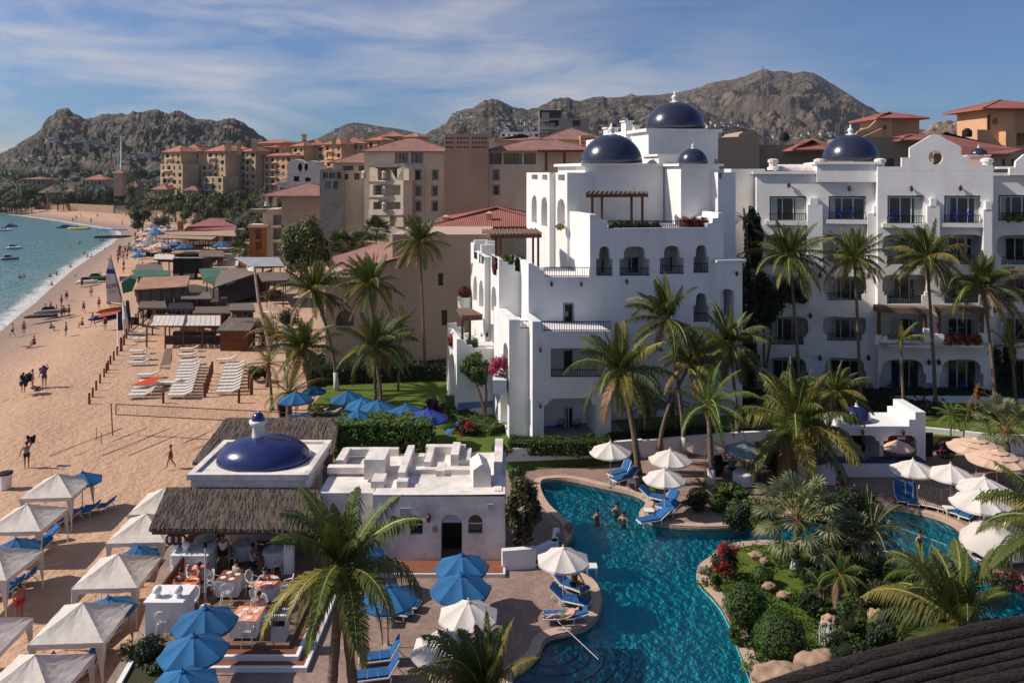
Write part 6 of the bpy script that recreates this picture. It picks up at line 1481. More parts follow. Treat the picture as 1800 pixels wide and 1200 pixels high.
# fence posts
FP = Proto((lambda: (lambda t: (MB().tube([(0, 0, -.4), (0, 0, .95)], [.1, .09], 7).build('post', WOOD, t, local=True), t)[1])(thing('fence_post', 'x', 'post')))())
pl = [(157, 710, 1), (163, 698, .9), (169, 685, .9), (176, 673, .9), (183, 663, .9), (187, 655, 1), (190, 650, 1.), (194, 641, 1), (200, 633, 1), (206, 624, 1), (213, 617, 1.6), (218, 606, 1.2), (222, 595, 1.2), (227, 583, 1.1), (231, 577, 1.1), (235, 571, 1.1), (239, 565, 1.1), (243, 560, 1.1)]
for i, (x, y, s) in enumerate(pl): FP.put(G(x, y, BS), 0, s, f'brown fence post, {ORD[i]} from the near end of the left sand row', 'post', 'posts along the left edge of the lounger area')
pl = [(360, 698, 1.2), (363, 691, 1.2), (365, 684, 1.2), (367, 677, 1.1), (369, 670, 1.1), (371, 663, 1.1), (373, 657, 1.1)]
for i, (x, y, s) in enumerate(pl): FP.put(G(x, y, BS), 0, s*1.15, f'brown fence post, {ORD[i]} from the near end of the middle sand row', 'post', 'posts between the lounger blocks')
for (x, y, s), l in zip([(287, 709, 1), (420, 708, 1.1), (442, 694, 1.5), (438, 684, 1.3)], ['left of the middle lounger block', 'just left of the volleyball net end', 'tall, beside the drooping palm', 'behind the tall one by the palm']): FP.put(G(x, y, BS), 0, s*1.1, 'single brown fence post standing '+l, 'post', 'single posts')
# volleyball net
t = thing('volleyball_net', 'volleyball net stretched on the sand left of the thatched roof', 'net', G(198, 765, BS)); m = MB(); a = G(198, 765, BS); b = V((a.x+17.0, a.y-2.6, BS))
zt_ = A(194, 710, a.y).z; 
for p in (a, b): k = MB(); k.tube([p, V((p.x-.12, p.y, zt_+.05))], .045, 6); k.build('pole', mat('grey_pole', (.18, .12, .09), .6), t)
a1 = V((a.x+.25, a.y, zt_)); b1 = V((b.x-.25, b.y, zt_)); dz = V((0, 0, -.78)); m = MB()
for p, q in ((a1, b1), (a1+dz, b1+dz), (a1, a1+dz), (b1, b1+dz)): m.bar(p, q, .055)
for i in range(70): p = a1.lerp(b1, i/70); m.bar(p, p+dz, .006)
for i in range(6): m.bar(a1+dz*i/6, b1+dz*i/6, .006)
m.build('net', mat('net_cord', (.06, .05, .045), .8), t)
m = MB()
for i in range(6): p = G(215+i*42, 752-0, BS+.012); q = V((p.x-2.2, p.y-6.0, BS+.012)); m.bar(p, q, .05, .02)
m.build('court_line', mat('rope', (.16, .10, .07), .9), t)
m = MB()
for p, q in ((G(92, 781, BS+.03), A(92, 757, 51.5)), (G(146, 772, BS), A(146, 757, 57))): m.tube([V((q.x, p.y, BS)), V((q.x, p.y, BS+.9))], .025, 5)
o = m.build('marker_pole', WOODG); tag(o, 'pair of thin marker poles in the sand left of the volleyball court', 'poles')
# catamaran
t = thing('catamaran', 'beached catamaran with tall white sail striped blue', 'catamaran', G(205, 560, BS)); d = 1400*19.7/(560-303)
SAILM = mat('sail_cloth', (.72, .66, .60), .8, .1, 1, coord='O', transl=.15)
m = MB(); pts = [(193, 452), (187, 476), (186, 500), (188, 530), (216, 533), (212, 510), (203, 480)]; m.prism([A(x, y, d) for x, y in pts], V((0, .03, 0))); m.build('sail', SAILM, t)
m = MB(); m.prism([A(x, y, d-.05) for x, y in [(187.5, 473), (187, 481), (203.5, 481), (201.2, 473)]], V((0, .03, 0))); m.build('sail_stripe', CANVASN, t)
m = MB(); m.tube([G(220, 575, BS+.5), A(212, 520, d), A(194, 448, d)], [.09, .08, .05], 6); m.tube([A(188, 533, d), A(217, 537, d)], .06, 5); m.build('mast', IRON, t)
for k, (x0, y0, x1, y1) in enumerate([(155, 562, 218, 549), (168, 549, 222, 540)]):
    m = MB(); a = G(x0, y0, BS+.3); b = G(x1, y1, BS+.3); m.tube([a, a.lerp(b, .15), a.lerp(b, .5), a.lerp(b, .9), b], [.08, .32, .36, .3, .1], 8); m.build('hull', [CANVASN, mat('yellow_orange_hull', (.6, .22, .04), .5)][k], t, True)
m = MB(); a = G(165, 556, BS+.6); b = G(205, 548, BS+.6); m.prism([G(172, 558, BS+.6), G(205, 551, BS+.6), G(212, 545, BS+.6), G(180, 550, BS+.6)], V((0, 0, -.08))); m.build('trampoline', mat('orange_trampoline', (.55, .10, .04), .7), t)
def text(root, s, loc, size, m, name='lettering', ry=0):
    cu = bpy.data.curves.new(name, 'FONT'); cu.body = s; cu.size = size; cu.extrude = .01; cu.align_x = 'CENTER'
    o = bpy.data.objects.new(name, cu); COL.objects.link(o); dg = bpy.context.evaluated_depsgraph_get(); me = bpy.data.meshes.new_from_object(o.evaluated_get(dg)); bpy.data.objects.remove(o)
    me.materials.append(m); o = bpy.data.objects.new(name, me); COL.objects.link(o); o.parent = root
    o.location = wm(root).inverted() @ V(loc); o.rotation_euler = (pi/2, ry, 0); return o
text(t, '52791', A(197.5, 506, d-.1), .72, IRON, ry=rad(-4)); text(t, '52791', A(198, 515, d-.1), .5, mat('faded_sail_number', (.35, .33, .32), .8), ry=rad(-4))
# green and white feather flags / tents near it
t = thing('feather_flag', 'green and white folded sail beside the catamaran mast', 'flag', G(222, 545, BS)); m = MB(); m.prism([A(213, 497, 112), A(228, 488, 112), A(240, 492, 112), A(232, 512, 112), A(216, 516, 112)], V((0, .05, 0))); m.build('cloth', mat('green_sail', (.02, .17, .09), .7, coord='O'), t)
m = MB(); m.prism([A(210, 494, 113), A(232, 482, 113), A(243, 489, 113), A(228, 497, 113)], V((0, .05, 0))); m.build('white_panel', SAILM, t)
t = thing('furled_sail', 'furled white and navy sails on poles at the row of posts', 'sail', G(218, 588, BS)); m = MB(); m.tube([G(222, 588, BS), A(220, 560, 96), A(216, 530, 97)], [.32, .3, .1], 7); m.build('furled_cloth', SAILM, t)
m = MB(); m.tube([G(212, 580, BS+.5), A(210, 555, 97)], [.3, .25], 7); m.tube([G(226, 560, BS+.6), A(224, 530, 100)], [.3, .2], 7); m.build('cover', mat('navy_cover', (.02, .02, .05), .8), t)
m = MB(); m.tube([G(207, 618, BS), A(206, 550, 94)], .05, 5); m.build('pole', METAL_W, t)
# watercraft
def craft(name, label, cat, c, L_, w, h, m1, m2=None, rz=0, top=True):
    t = thing(name, label, cat, c, None, rz); mb = MB(); vs = []
    secs = [(-.5, .25, .5), (-.35, .8, .9), (0, 1, 1), (.3, .8, .95), (.5, .05, .9)]
    pr = []
    for sx_, sw, sh in secs: pr.append([V((sx_*L_, -w/2*sw, h*.55*sh)), V((sx_*L_, -w/2*sw*.5, 0)), V((sx_*L_, w/2*sw*.5, 0)), V((sx_*L_, w/2*sw, h*.55*sh)), V((sx_*L_, 0, h*.7*sh))])
    vs = [p for r_ in pr for p in r_]; fs = [(i*5+j, i*5+(j+1) % 5, (i+1)*5+(j+1) % 5, (i+1)*5+j) for i in range(4) for j in range(5)]+[(4, 3, 2, 1, 0), (20, 21, 22, 23, 24)]
    mb.add(vs, fs); mb.build('hull', m1, t, local=True)
    if top:
        k = MB(); k.hexa([(-.3*L_, -w*.2, h*.55), (.1*L_, -w*.2, h*.55), (.1*L_, w*.2, h*.55), (-.3*L_, w*.2, h*.55), (-.25*L_, -w*.14, h), (.02*L_, -w*.1, h*1.05), (.02*L_, w*.1, h*1.05), (-.25*L_, w*.14, h)]); k.bar((.12*L_, -w*.25, h*1.2), (.12*L_, w*.25, h*1.2), .06); k.bar((.12*L_, 0, h*.5), (.12*L_, 0, h*1.2), .1)
        k.build('seat', m2 or IRON, t, local=True)
    return t
GR = mat('grey_inflatable', (.25, .25, .27), .6); DGR = mat('dark_inflatable', (.06, .06, .07), .6); WHB = mat('white_boat', (.75, .74, .72), .4); BLB = mat('blue_boat', (.03, .07, .25), .5)
craft('kayak', 'dark grey kayak lying nose to the sea at the waterline', 'kayak', G(72, 558, BS-.5), 4.2, 1.3, .7, DGR, rz=.3, top=False)
craft('inflatable_boat', 'light grey inflatable boat beside the dark kayak', 'boat', G(92, 550, BS-.4), 4.6, 1.8, .9, GR, rz=.35)
craft('jet_ski', 'white jet ski parked on the wet sand', 'jet ski', G(153, 499, BS-.5), 3.6, 1.5, 1.2, WHB, rz=.3)
craft('jet_ski', 'green covered jet ski beside the white one', 'jet ski', G(172, 493, BS-.4), 4.4, 1.8, 1.3, mat('green_cover', (.02, .10, .05), .7), rz=.1)
for i, (x, y, l, m1, lab) in enumerate([(9, 406, 4.5, WHB, 'white motor boat at the left edge of the bay'), (20, 399, 4, BLB, 'dark blue dinghy moored behind the white motor boat'), (119, 401, 7, BLB, 'blue panga boat near the yellow banana float'), (25, 438, 3.6, WHB, 'white jet ski with splash in the bay'), (17, 457, 3.4, GR, 'grey jet ski in the near part of the bay')]):
    craft('boat', lab, 'boat', G(x, y, ZS-.1), l*1.15, 1.9, 1.2, m1, IRON, rz=.1*i)
t = thing('banana_float', 'long yellow inflatable banana float in the bay', 'float', G(139, 402, ZS)); m = MB(); a = G(139, 402, ZS+.3); m.tube([a+V((-4.6, 0, .2)), a+V((-3, 0, 0)), a+V((3, 0, 0)), a+V((4.6, 0, .3))], [.1, .55, .55, .1], 8); m.build('float_tube', mat('yellow_float', (.65, .42, .03), .5), t, True)
t = thing('covered_pontoon', 'pontoon boat with blue canopy at the point of the beach', 'pontoon', G(198, 418, ZS)); c = G(198, 418, ZS); m = MB(); m.box(c.x-5, c.y-2, ZS-.2, c.x+5, c.y+2, ZS+.7); m.build('deck', DGR, t)
m = MB(); m.box(c.x-4, c.y-2, ZS+2.5, c.x+4, c.y+2, ZS+2.75); m.build('canopy', mat('blue_canopy', (.07, .18, .42), .7), t); m = MB(); 
for sx_ in (-4, -1, 1.5, 4): m.bar((c.x+sx_*.98, c.y-1.9, ZS+.5), (c.x+sx_*.98, c.y-1.9, ZS+2.5), .15)
m.build('post', METAL_W, t)
m = MB(); k = G(2, 868, BS); 
t = thing('litter_bin', 'white litter bin with black rim at the left edge of the sand', 'bin', G(10, 858, BS)); m.lathe(G(10, 858, BS), [(.3, 0), (.36, .9), (.38, .92)], 16); m.build('bin_body', PLASTIC, t); m = MB(); m.lathe(G(10, 858, BS)+V((0, 0, .9)), [(.40, 0), (.42, .1), (.3, .14)], 16); m.build('bin_rim', BLACK, t)

# ================================================================== people
SKINC = [mat('skin_%d' % i, c, .55, .1, 4, coord='O') for i, c in enumerate([(.46, .23, .14), (.30, .13, .07), (.55, .33, .23)])]
CL = {k: cloth(k+'_fabric', c) for k, c in dict(white=(.7, .68, .65), red=(.5, .03, .04), blue=(.03, .08, .35), navy=(.02, .025, .06), green=(.06, .28, .08), pink=(.55, .10, .16), black=(.015, .015, .018), brown=(.14, .08, .05), purple=(.12, .08, .16), yellow=(.6, .4, .05), teal=(.03, .25, .3), grey=(.25, .25, .27)).items()}
def skin_mesh(chains, name, sub=1):
    """one continuous surface grown over joint chains: {joint: (pos, radius)}, edges"""
    J, E = chains; ks = list(J); me = bpy.data.meshes.new(name+'_rig'); me.from_pydata([J[k][0] for k in ks], [(ks.index(a), ks.index(b)) for a, b in E], [])
    o = bpy.data.objects.new(name, me); COL.objects.link(o)
    md = o.modifiers.new('s', 'SKIN'); sv = me.skin_vertices[0].data
    for i, k in enumerate(ks):
        r_ = J[k][1]; sv[i].radius = r_ if hasattr(r_, '__len__') else (r_, r_)
    sv[0].use_root = True
    if sub: s_ = o.modifiers.new('u', 'SUBSURF'); s_.levels = sub; s_.render_levels = sub
    dg = bpy.context.evaluated_depsgraph_get(); dg.update(); out = bpy.data.meshes.new_from_object(o.evaluated_get(dg)); bpy.data.objects.remove(o)
    out.polygons.foreach_set('use_smooth', [True]*len(out.polygons)); return out
def body_joints(pose):
    """joint positions for a 1.7 m figure, feet at z=0, facing -Y"""
    P = dict(pelvis=(0, 0, .92), waist=(0, 0, 1.05), chest=(0, 0, 1.28), neck=(0, 0, 1.44), head=(0, -.01, 1.53), skull=(0, -.01, 1.63),
             shL=(.18, 0, 1.38), elL=(.24, .01, 1.12), wrL=(.25, -.03, .87), haL=(.25, -.05, .79), shR=(-.18, 0, 1.38), elR=(-.24, .01, 1.12), wrR=(-.25, -.03, .87), haR=(-.25, -.05, .79),
             hiL=(.10, 0, .88), knL=(.11, -.01, .49), anL=(.11, .02, .09), toL=(.12, -.15, .03), hiR=(-.10, 0, .88), knR=(-.11, -.01, .49), anR=(-.11, .02, .09), toR=(-.12, -.15, .03))
    if pose == 'walk': P.update(knL=(.1, -.2, .52), anL=(.1, -.28, .10), toL=(.1, -.44, .05), knR=(-.1, .08, .5), anR=(-.1, .34, .16), toR=(-.1, .26, .03), elL=(.23, .12, 1.14), wrL=(.22, .10, .90), haL=(.22, .08, .82), elR=(-.24, -.08, 1.14), wrR=(-.22, -.25, 1.0), haR=(-.22, -.32, .97))
    if pose == 'carry': P.update(elL=(.30, -.05, 1.55), wrL=(.22, -.08, 1.78), haL=(.18, -.08, 1.86), elR=(-.30, -.02, 1.2), wrR=(-.36, -.12, .98), haR=(-.37, -.15, .9))
    if pose in ('sit', 'lie'):
        if pose == 'sit':
            P = {k: (v[0], v[1], v[2]-.46) for k, v in P.items()}; P.update(knL=(.13, -.42, .5), anL=(.12, -.40, .08), toL=(.12, -.55, .03), knR=(-.13, -.42, .5), anR=(-.12, -.40, .08), toR=(-.12, -.55, .03), elL=(.26, -.1, .72), wrL=(.16, -.32, .62), haL=(.12, -.39, .62), elR=(-.26, -.1, .72), wrR=(-.16, -.32, .62), haR=(-.12, -.39, .62))
        else:   # on the back along -X, head raised
            Q_ = {}
            for k, (x, y, z) in P.items():
                t = z-.92; up = .14+(max(0, t)*.45 if t > 0 else 0); Q_[k] = (-(t)*(.92 if t > 0 else 1), x, up+y*-.6+.0)
            Q_['toL'] = (.93, .14, .24); Q_['toR'] = (.93, -.14, .24); Q_['knL'] = (.42, .14, .30); Q_['anL'] = (.80, .13, .12); P = Q_
    if pose == 'swim':
        P = {k: (v[0], v[1], v[2]-1.12) for k, v in P.items()}; P.update(elL=(.34, -.08, .02), wrL=(.42, -.28, .02), haL=(.42, -.37, .02), elR=(-.34, -.08, .02), wrR=(-.42, -.28, .02), haR=(-.42, -.37, .02))
    R_ = dict(pelvis=(.135, .10), waist=(.12, .09), chest=(.155, .105), neck=.052, head=.078, skull=(.085, .095), shL=.055, elL=.04, wrL=.028, haL=(.036, .018), shR=.055, elR=.04, wrR=.028, haR=(.036, .018), hiL=.085, knL=.055, anL=.036, toL=.032, hiR=.085, knR=.055, anR=.036, toR=.032)
    J = {k: (P[k], R_[k]) for k in ['pelvis', 'waist', 'chest', 'neck', 'head', 'skull', 'shL', 'elL', 'wrL', 'haL', 'shR', 'elR', 'wrR', 'haR', 'hiL', 'knL', 'anL', 'toL', 'hiR', 'knR', 'anR', 'toR']}
    E = [('pelvis', 'waist'), ('waist', 'chest'), ('chest', 'neck'), ('neck', 'head'), ('head', 'skull'), ('chest', 'shL'), ('shL', 'elL'), ('elL', 'wrL'), ('wrL', 'haL'), ('chest', 'shR'), ('shR', 'elR'), ('elR', 'wrR'), ('wrR', 'haR'), ('pelvis', 'hiL'), ('hiL', 'knL'), ('knL', 'anL'), ('anL', 'toL'), ('pelvis', 'hiR'), ('hiR', 'knR'), ('knR', 'anR'), ('anR', 'toR')]
    return J, E
PM = {}
def person_mesh(pose):
    if pose in PM: return PM[pose]
    J, E = body_joints(pose); body = skin_mesh((J, E), 'body')
    # fingers, thumb, nose and ears joined into the body mesh
    mb = MB(); mb.v = [tuple(v.co) for v in body.vertices]; mb.f = [tuple(p.vertices) for p in body.polygons]; mb.m = [0]*len(mb.f)
    for s in 'LR':
        h = V(J['ha'+s][0]); w_ = V(J['wr'+s][0]); d = (h-w_).normalized(); sd = d.cross(V((0, 1, .2))).normalized()
        for k, ln in enumerate((.065, .078, .072, .058)):
            a = h+sd*(k-1.5)*.018; b = a+d*ln*.55; c = b+(d+V((0, -.4, 0))).normalized()*ln*.5; mb.tube([a, b, c], [.009, .008, .006], 5)
        a = w_.lerp(h, .45)+sd*.03; mb.tube([a, a+(d+sd*.8).normalized()*.035, a+(d+sd*.5).normalized()*.062], [.011, .010, .007], 5)
    hd = V(J['head'][0]).lerp(V(J['skull'][0]), .35); ax = (V(J['skull'][0])-V(J['head'][0])).normalized(); f = V((0, -1, 0)) if pose != 'lie' else V((0, 0, 1)); sd = ax.cross(f).normalized()
    mb.tube([hd+f*.075+ax*.03, hd+f*.105, hd+f*.08-ax*.01], [.008, .013, .01], 5)
    for sg in (-1, 1): mb.tube([hd+sd*sg*.075-ax*.015, hd+sd*sg*.095+ax*.02], [.012, .02], 5)
    me = bpy.data.meshes.new('body_'+pose); me.from_pydata(mb.v, [], mb.f); me.polygons.foreach_set('use_smooth', [True]*len(mb.f))
    def sub(ks, es, dr, nm):
        return skin_mesh(({k: (J[k][0], tuple(x+dr for x in (J[k][1] if hasattr(J[k][1], '__len__') else (J[k][1],)*2))) for k in ks}, es), nm)
    shirt = sub(['chest', 'waist', 'pelvis', 'shL', 'shR'], [('chest', 'waist'), ('waist', 'pelvis'), ('chest', 'shL'), ('chest', 'shR')], .02, 'shirt')
    J2 = dict(J); 
    for s in 'LR': a = V(J['hi'+s][0]); b = V(J['kn'+s][0]); J['mid'+s] = (tuple(a.lerp(b, .55)), .075)
    shorts = sub(['pelvis', 'hiL', 'midL', 'hiR', 'midR'], [('pelvis', 'hiL'), ('hiL', 'midL'), ('pelvis', 'hiR'), ('hiR', 'midR')], .022, 'shorts')
    bik = sub(['pelvis', 'hiL', 'hiR'], [('pelvis', 'hiL'), ('pelvis', 'hiR')], .018, 'bikini')
    hm = MB(); blob(hm, V(J['skull'][0])-f*.022+ax*.015, .098, 7, .06); 
    hair = bpy.data.meshes.new('hair'); hair.from_pydata(hm.v, [], hm.f); hair.polygons.foreach_set('use_smooth', [True]*len(hm.f))
    # face marks: eyes and mouth
    e = MB()
    for sg in (-1, 1): blob(e, hd+f*.083+sd*sg*.032+ax*.035, .011, 4, 0)
    e.bar(hd+f*.084-sd*.02-ax*.035, hd+f*.084+sd*.02-ax*.035, .012)
    eyes = bpy.data.meshes.new('face'); eyes.from_pydata(e.v, [], e.f)
    PM[pose] = dict(body=me, shirt=shirt, shorts=shorts, bikini=bik, hair=hair, face=eyes)
    for k, x in PM[pose].items(): x.materials.append(SKINC[0])
    return PM[pose]
def person(pose, loc, label, rz=0, s=.92, top=None, bottom='shorts', tc='white', bc='blue', sk=0, hat=None, group=None, small=False):
    t = thing('person', label, 'person', loc, group, rz, s); M = person_mesh(pose)
    def add(k, nm, m):
        o = bpy.data.objects.new(nm, M[k]); COL.objects.link(o); o.parent = t; o.material_slots[0].link = 'OBJECT'; o.material_slots[0].material = m; return o
    add('body', 'body', SKINC[sk % 3])
    if not small: add('face', 'face', HAIR)
    if hat: add('hair', 'hat', CL[hat])
    else: add('hair', 'hair', HAIR)
    if top: add('shirt', 'shirt', CL[tc])
    if bottom: add('shorts' if bottom == 'shorts' else 'bikini', bottom, CL[bc])
    return t
g = lambda x, y: (lambda p: V((p.x, p.y, land_z(p.x, p.y)+.05)))(G(x, y, BS))
person('walk', G(300, 823, BS+.05), 'woman-height person in dark swimwear walking across the volleyball court', rz=-1.2, top=True, tc='black', bottom='bikini', bc='black', sk=1)
person('carry', G(47, 822, BS+.05), 'beach vendor in grey carrying dark bundles past the bin', rz=.3, s=1.02, top=True, tc='grey', bc='navy', sk=1)
person('stand', G(41, 690, BS+.05), 'vendor in dark clothes with rack of goods, leftmost of the three on open sand', rz=.2, s=1.05, top=True, tc='black', bc='black', sk=1)
person('stand', G(57, 682, BS+.05), 'vendor holding a dark round bundle, middle of the three on open sand', rz=-.8, s=1.0, top=True, tc='white', bc='white', sk=1)
person('carry', G(78, 680, BS+.05), 'tall vendor in purple with goods piled on the head', rz=.4, s=1.12, top=True, tc='purple', bc='purple', sk=1)
def bundle(label, c, r, m, name='goods_bundle', n=12):
    t = thing(name, label, 'goods', c); rr2 = random.Random(int(c.x*100)); k = MB()
    for i in range(n): blob(k, V(c)+V((rr2.uniform(-1, 1)*r[0], rr2.uniform(-1, 1)*r[1], rr2.uniform(-1, 1)*r[2])), V(r)*.55, 5, .2, i)
    k.build('bundle', m, t, True)
bundle('dark hats stacked beside the head of the grey vendor', A(55, 773, 53.5), (.2, .15, .25), CL['black']); bundle('dark skirt-like goods held by the leftmost vendor', A(45, 668, 71), (.3, .2, .4), CL['black'])
bundle('dark round bundle carried by the middle vendor', A(53, 662, 72.6), (.2, .2, .25), CL['navy']); bundle('lilac goods piled above the tall vendor', A(75, 650, 73), (.25, .2, .3), CL['purple']); bundle('brown bag lying on the sand between the vendors', G(62, 682, BS+.2), (.35, .2, .15), CL['brown'])
PP = [(22, 574, 'walk', 'white', 'blue'), (42, 572, 'stand', 'brown', 'red'), (80, 540, 'stand', 'green', 'navy'), (89, 537, 'walk', 'red', 'blue'), (108, 526, 'stand', 'brown', 'red'), (117, 518, 'stand', 'black', 'navy'), (116, 586, 'stand', 'navy', 'teal'), (89, 571, 'sit', 'brown', 'blue'), (108, 549, 'stand', 'blue', 'blue'), (112, 548, 'walk', 'red', 'black'), (121, 547, 'stand', 'brown', 'red'), (147, 544, 'walk', 'pink', 'navy'), (160, 515, 'stand', 'white', 'red'), (163, 572, 'walk', 'white', 'blue'), (185, 580, 'stand', 'black', 'black'), (145, 572, 'sit', 'black', 'navy'), (209, 449, 'stand', 'brown', 'black'), (144, 497, 'stand', 'navy', 'black'), (50, 600, 'lie', 'brown', 'red'), (60, 599, 'sit', 'red', 'navy'), (217, 478, 'stand', 'brown', 'navy'), (174, 540, 'stand', 'yellow', 'red'), (190, 536, 'sit', 'teal', 'black'), (24, 1110, 'stand', 'pink', 'red')]
for i, (x, y, ps, a_, b_) in enumerate(PP[:-1]):
    person(ps, g(x, y), f'{a_} clothed beachgoer {dict(walk="walking", stand="standing", sit="sitting", lie="lying")[ps]}, {ORD[i % 20]} along the waterline group {["near the kayaks", "by the sails"][i > 11]}{" further off" if i > 19 else ""}', rz=R.uniform(0, 6), s=1.02, top=a_ != 'brown', tc=a_, bc=b_, sk=i, small=True)
person('stand', G(34, 1090, BS+.05), 'woman in a red dress between the tents at the left edge', rz=1, s=.95, top=True, tc='pink', bc='red', sk=1)
# crowd further along the beach
UMS = []
cr = random.Random(5)
for i in range(74):
    t_ = cr.random(); x = 205+t_*85+cr.gauss(0, 8); y = 452-t_*62+cr.gauss(0, 9)
    p = G(x, y, BS); 
    if sdist(p.x, p.y) < 4: p = G(x+30, y-3, BS)
    c1 = cr.choice(['white', 'red', 'blue', 'navy', 'pink', 'black', 'teal', 'brown', 'grey']); ps = cr.choice(['stand', 'stand', 'walk', 'sit', 'lie'])
    person(ps, V((p.x, p.y, land_z(p.x, p.y))), 'tiny figure in the crowd on the far busy stretch of beach', rz=cr.uniform(0, 6), s=1.15, top=cr.random() < .6, tc=c1, bc=cr.choice(['blue', 'black', 'red']), sk=i, small=True, group='crowd on the busy stretch of beach')
for i, (x, y) in enumerate([(128, 388), (134, 386), (142, 384), (171, 386), (160, 391), (100, 372), (22, 371), (2, 371), (215, 396), (240, 393), (222, 385)]):
    p = G(x, y-2, BS-.6); person('stand', V((p.x, p.y, land_z(p.x, p.y))), 'tiny figure walking on the far curve of the beach', rz=i, s=1.3, top=i % 2, tc='white', bc='black', sk=i, small=True, group='figures on the far curve of beach')
for i, (x, y) in enumerate([(181, 423), (176, 424), (184, 440), (148, 447), (154, 452), (161, 452), (124, 470), (88, 487), (99, 484), (42, 487), (35, 489), (91, 501), (133, 490), (140, 428)]):
    person('swim', G(x, y, ZS), 'dark head and shoulders of a bather in the bay', rz=i, s=1.3, top=False, bottom=None, sk=1, small=True, group='bathers in the bay')
# pool bathers
for x, y, rz, lab in [(1050, 905, .4, 'bather alone at the left of the trio by the pool spit'), (1084, 893, .1, 'bather standing tallest in the pool trio'), (1096, 909, -.4, 'bather in front of the tallest one in the pool trio'), (1540, 923, .2, 'bather half hidden by the dark shrubs in the right pool'), (1565, 920, -.2, 'sunburnt bather beside the dark shrubs in the right pool'), (1617, 944, .3, 'bather in light swimwear in the middle of the right pool')]:
    person('swim', G(x, y+4, WZ)+V((0, 0, -.12)), lab, rz=rz, s=.95, top=False, bottom=None, sk=0)
person('lie', G(1556, 962, WZ)+V((0, 0, -.14)), 'swimmer stretched out flat near the near edge of the right pool', rz=.3, s=.9, top=False, bc='blue', sk=2)
# ================================================================== umbrellas
def umb_proto(m, nm='umbrella', R_=1.15, ht=2.4, rise=.5, tiers=False, n=8, pm=POLE):
    t = thing(nm, 'x', 'umbrella'); mb = MB(); k = 4; zr_ = ht-rise
    for i in range(n):
        a0, a1 = 2*pi*i/n, 2*pi*(i+1)/n; rows = []
        for j in range(k+1):
            f = j/k; r_ = R_*f; z = ht-rise*(f**1.12)-.05*math.sin(pi*f)*0; row = []
            for q in range(5):
                u = q/4; p = V((math.cos(a0)*r_, math.sin(a0)*r_, z)).lerp(V((math.cos(a1)*r_, math.sin(a1)*r_, z)), u); p.z -= .075*math.sin(pi*u)*f; row.append(p)
            rows.append(row)
        vs = [p for r_ in rows for p in r_]; mb.add(vs, [(j*5+q, j*5+q+1, (j+1)*5+q+1, (j+1)*5+q) for j in range(k) for q in range(4)])
        e = rows[-1]; mb.add(e+[p+V((0, 0, -.11+.03*math.sin(pi*q/4))) for q, p in enumerate(e)], [(q, q+1, q+6, q+5) for q in range(4)])
    mb.build('canopy', m, t, local=True)
    if tiers:
        c = MB()
        for rr_, dz in ((.38, .05), (.68, .03)):
            pr = [(V((math.cos(2*pi*i/n)*rr_*R_, math.sin(2*pi*i/n)*rr_*R_, ht-rise*rr_**1.12+dz))) for i in range(n)]; pi_ = [(V((p.x*.6, p.y*.6, p.z+.17*rr_))) for p in pr]
            c.add(pr+pi_, [(i, (i+1) % n, n+(i+1) % n, n+i) for i in range(n)])
        c.build('vent_flap', m, t, local=True)
    c = MB(); c.lathe((0, 0, ht-.04), [(.13*R_, -.03), (.10, .05), (.035, .07), (.03, .16), (.01, .18)], 8); c.build('cap', m, t, local=True)
    p = MB(); p.tube([(0, 0, 0), (0, 0, ht-.02)], .026, 8)
    for i in range(n): a = 2*pi*i/n; p.bar((0, 0, ht-.08), (math.cos(a)*R_*.97, math.sin(a)*R_*.97, zr_-.03), .018); 
    p.build('pole', pm, t, local=True)
    b = MB(); b.lathe((0, 0, 0), [(.24, 0), (.24, .06), (.06, .1), (.045, .3)], 14); b.build('base', CONC, t, local=True)
    return Proto(t)
UB = umb_proto(CANVASB, pm=POLEW); UW = umb_proto(CANVASW); UP = umb_proto(CANVASP, tiers=False); UPT = umb_proto(CANVASP, R_=1.6, ht=2.6, rise=.55, tiers=True, n=10); UG = umb_proto(CANVASG, R_=1.3, pm=POLEW); UN = umb_proto(CANVASN)
def umb(P_, px, py, zg, s, label, tilt=0, grp='umbrellas', h=2.4):
    c = G(px, py, zg+h*s); return P_.put((c.x, c.y, zg), R.uniform(0, .7), s, label, 'umbrella', grp, tilt=tilt)
GB = 'blue umbrellas'
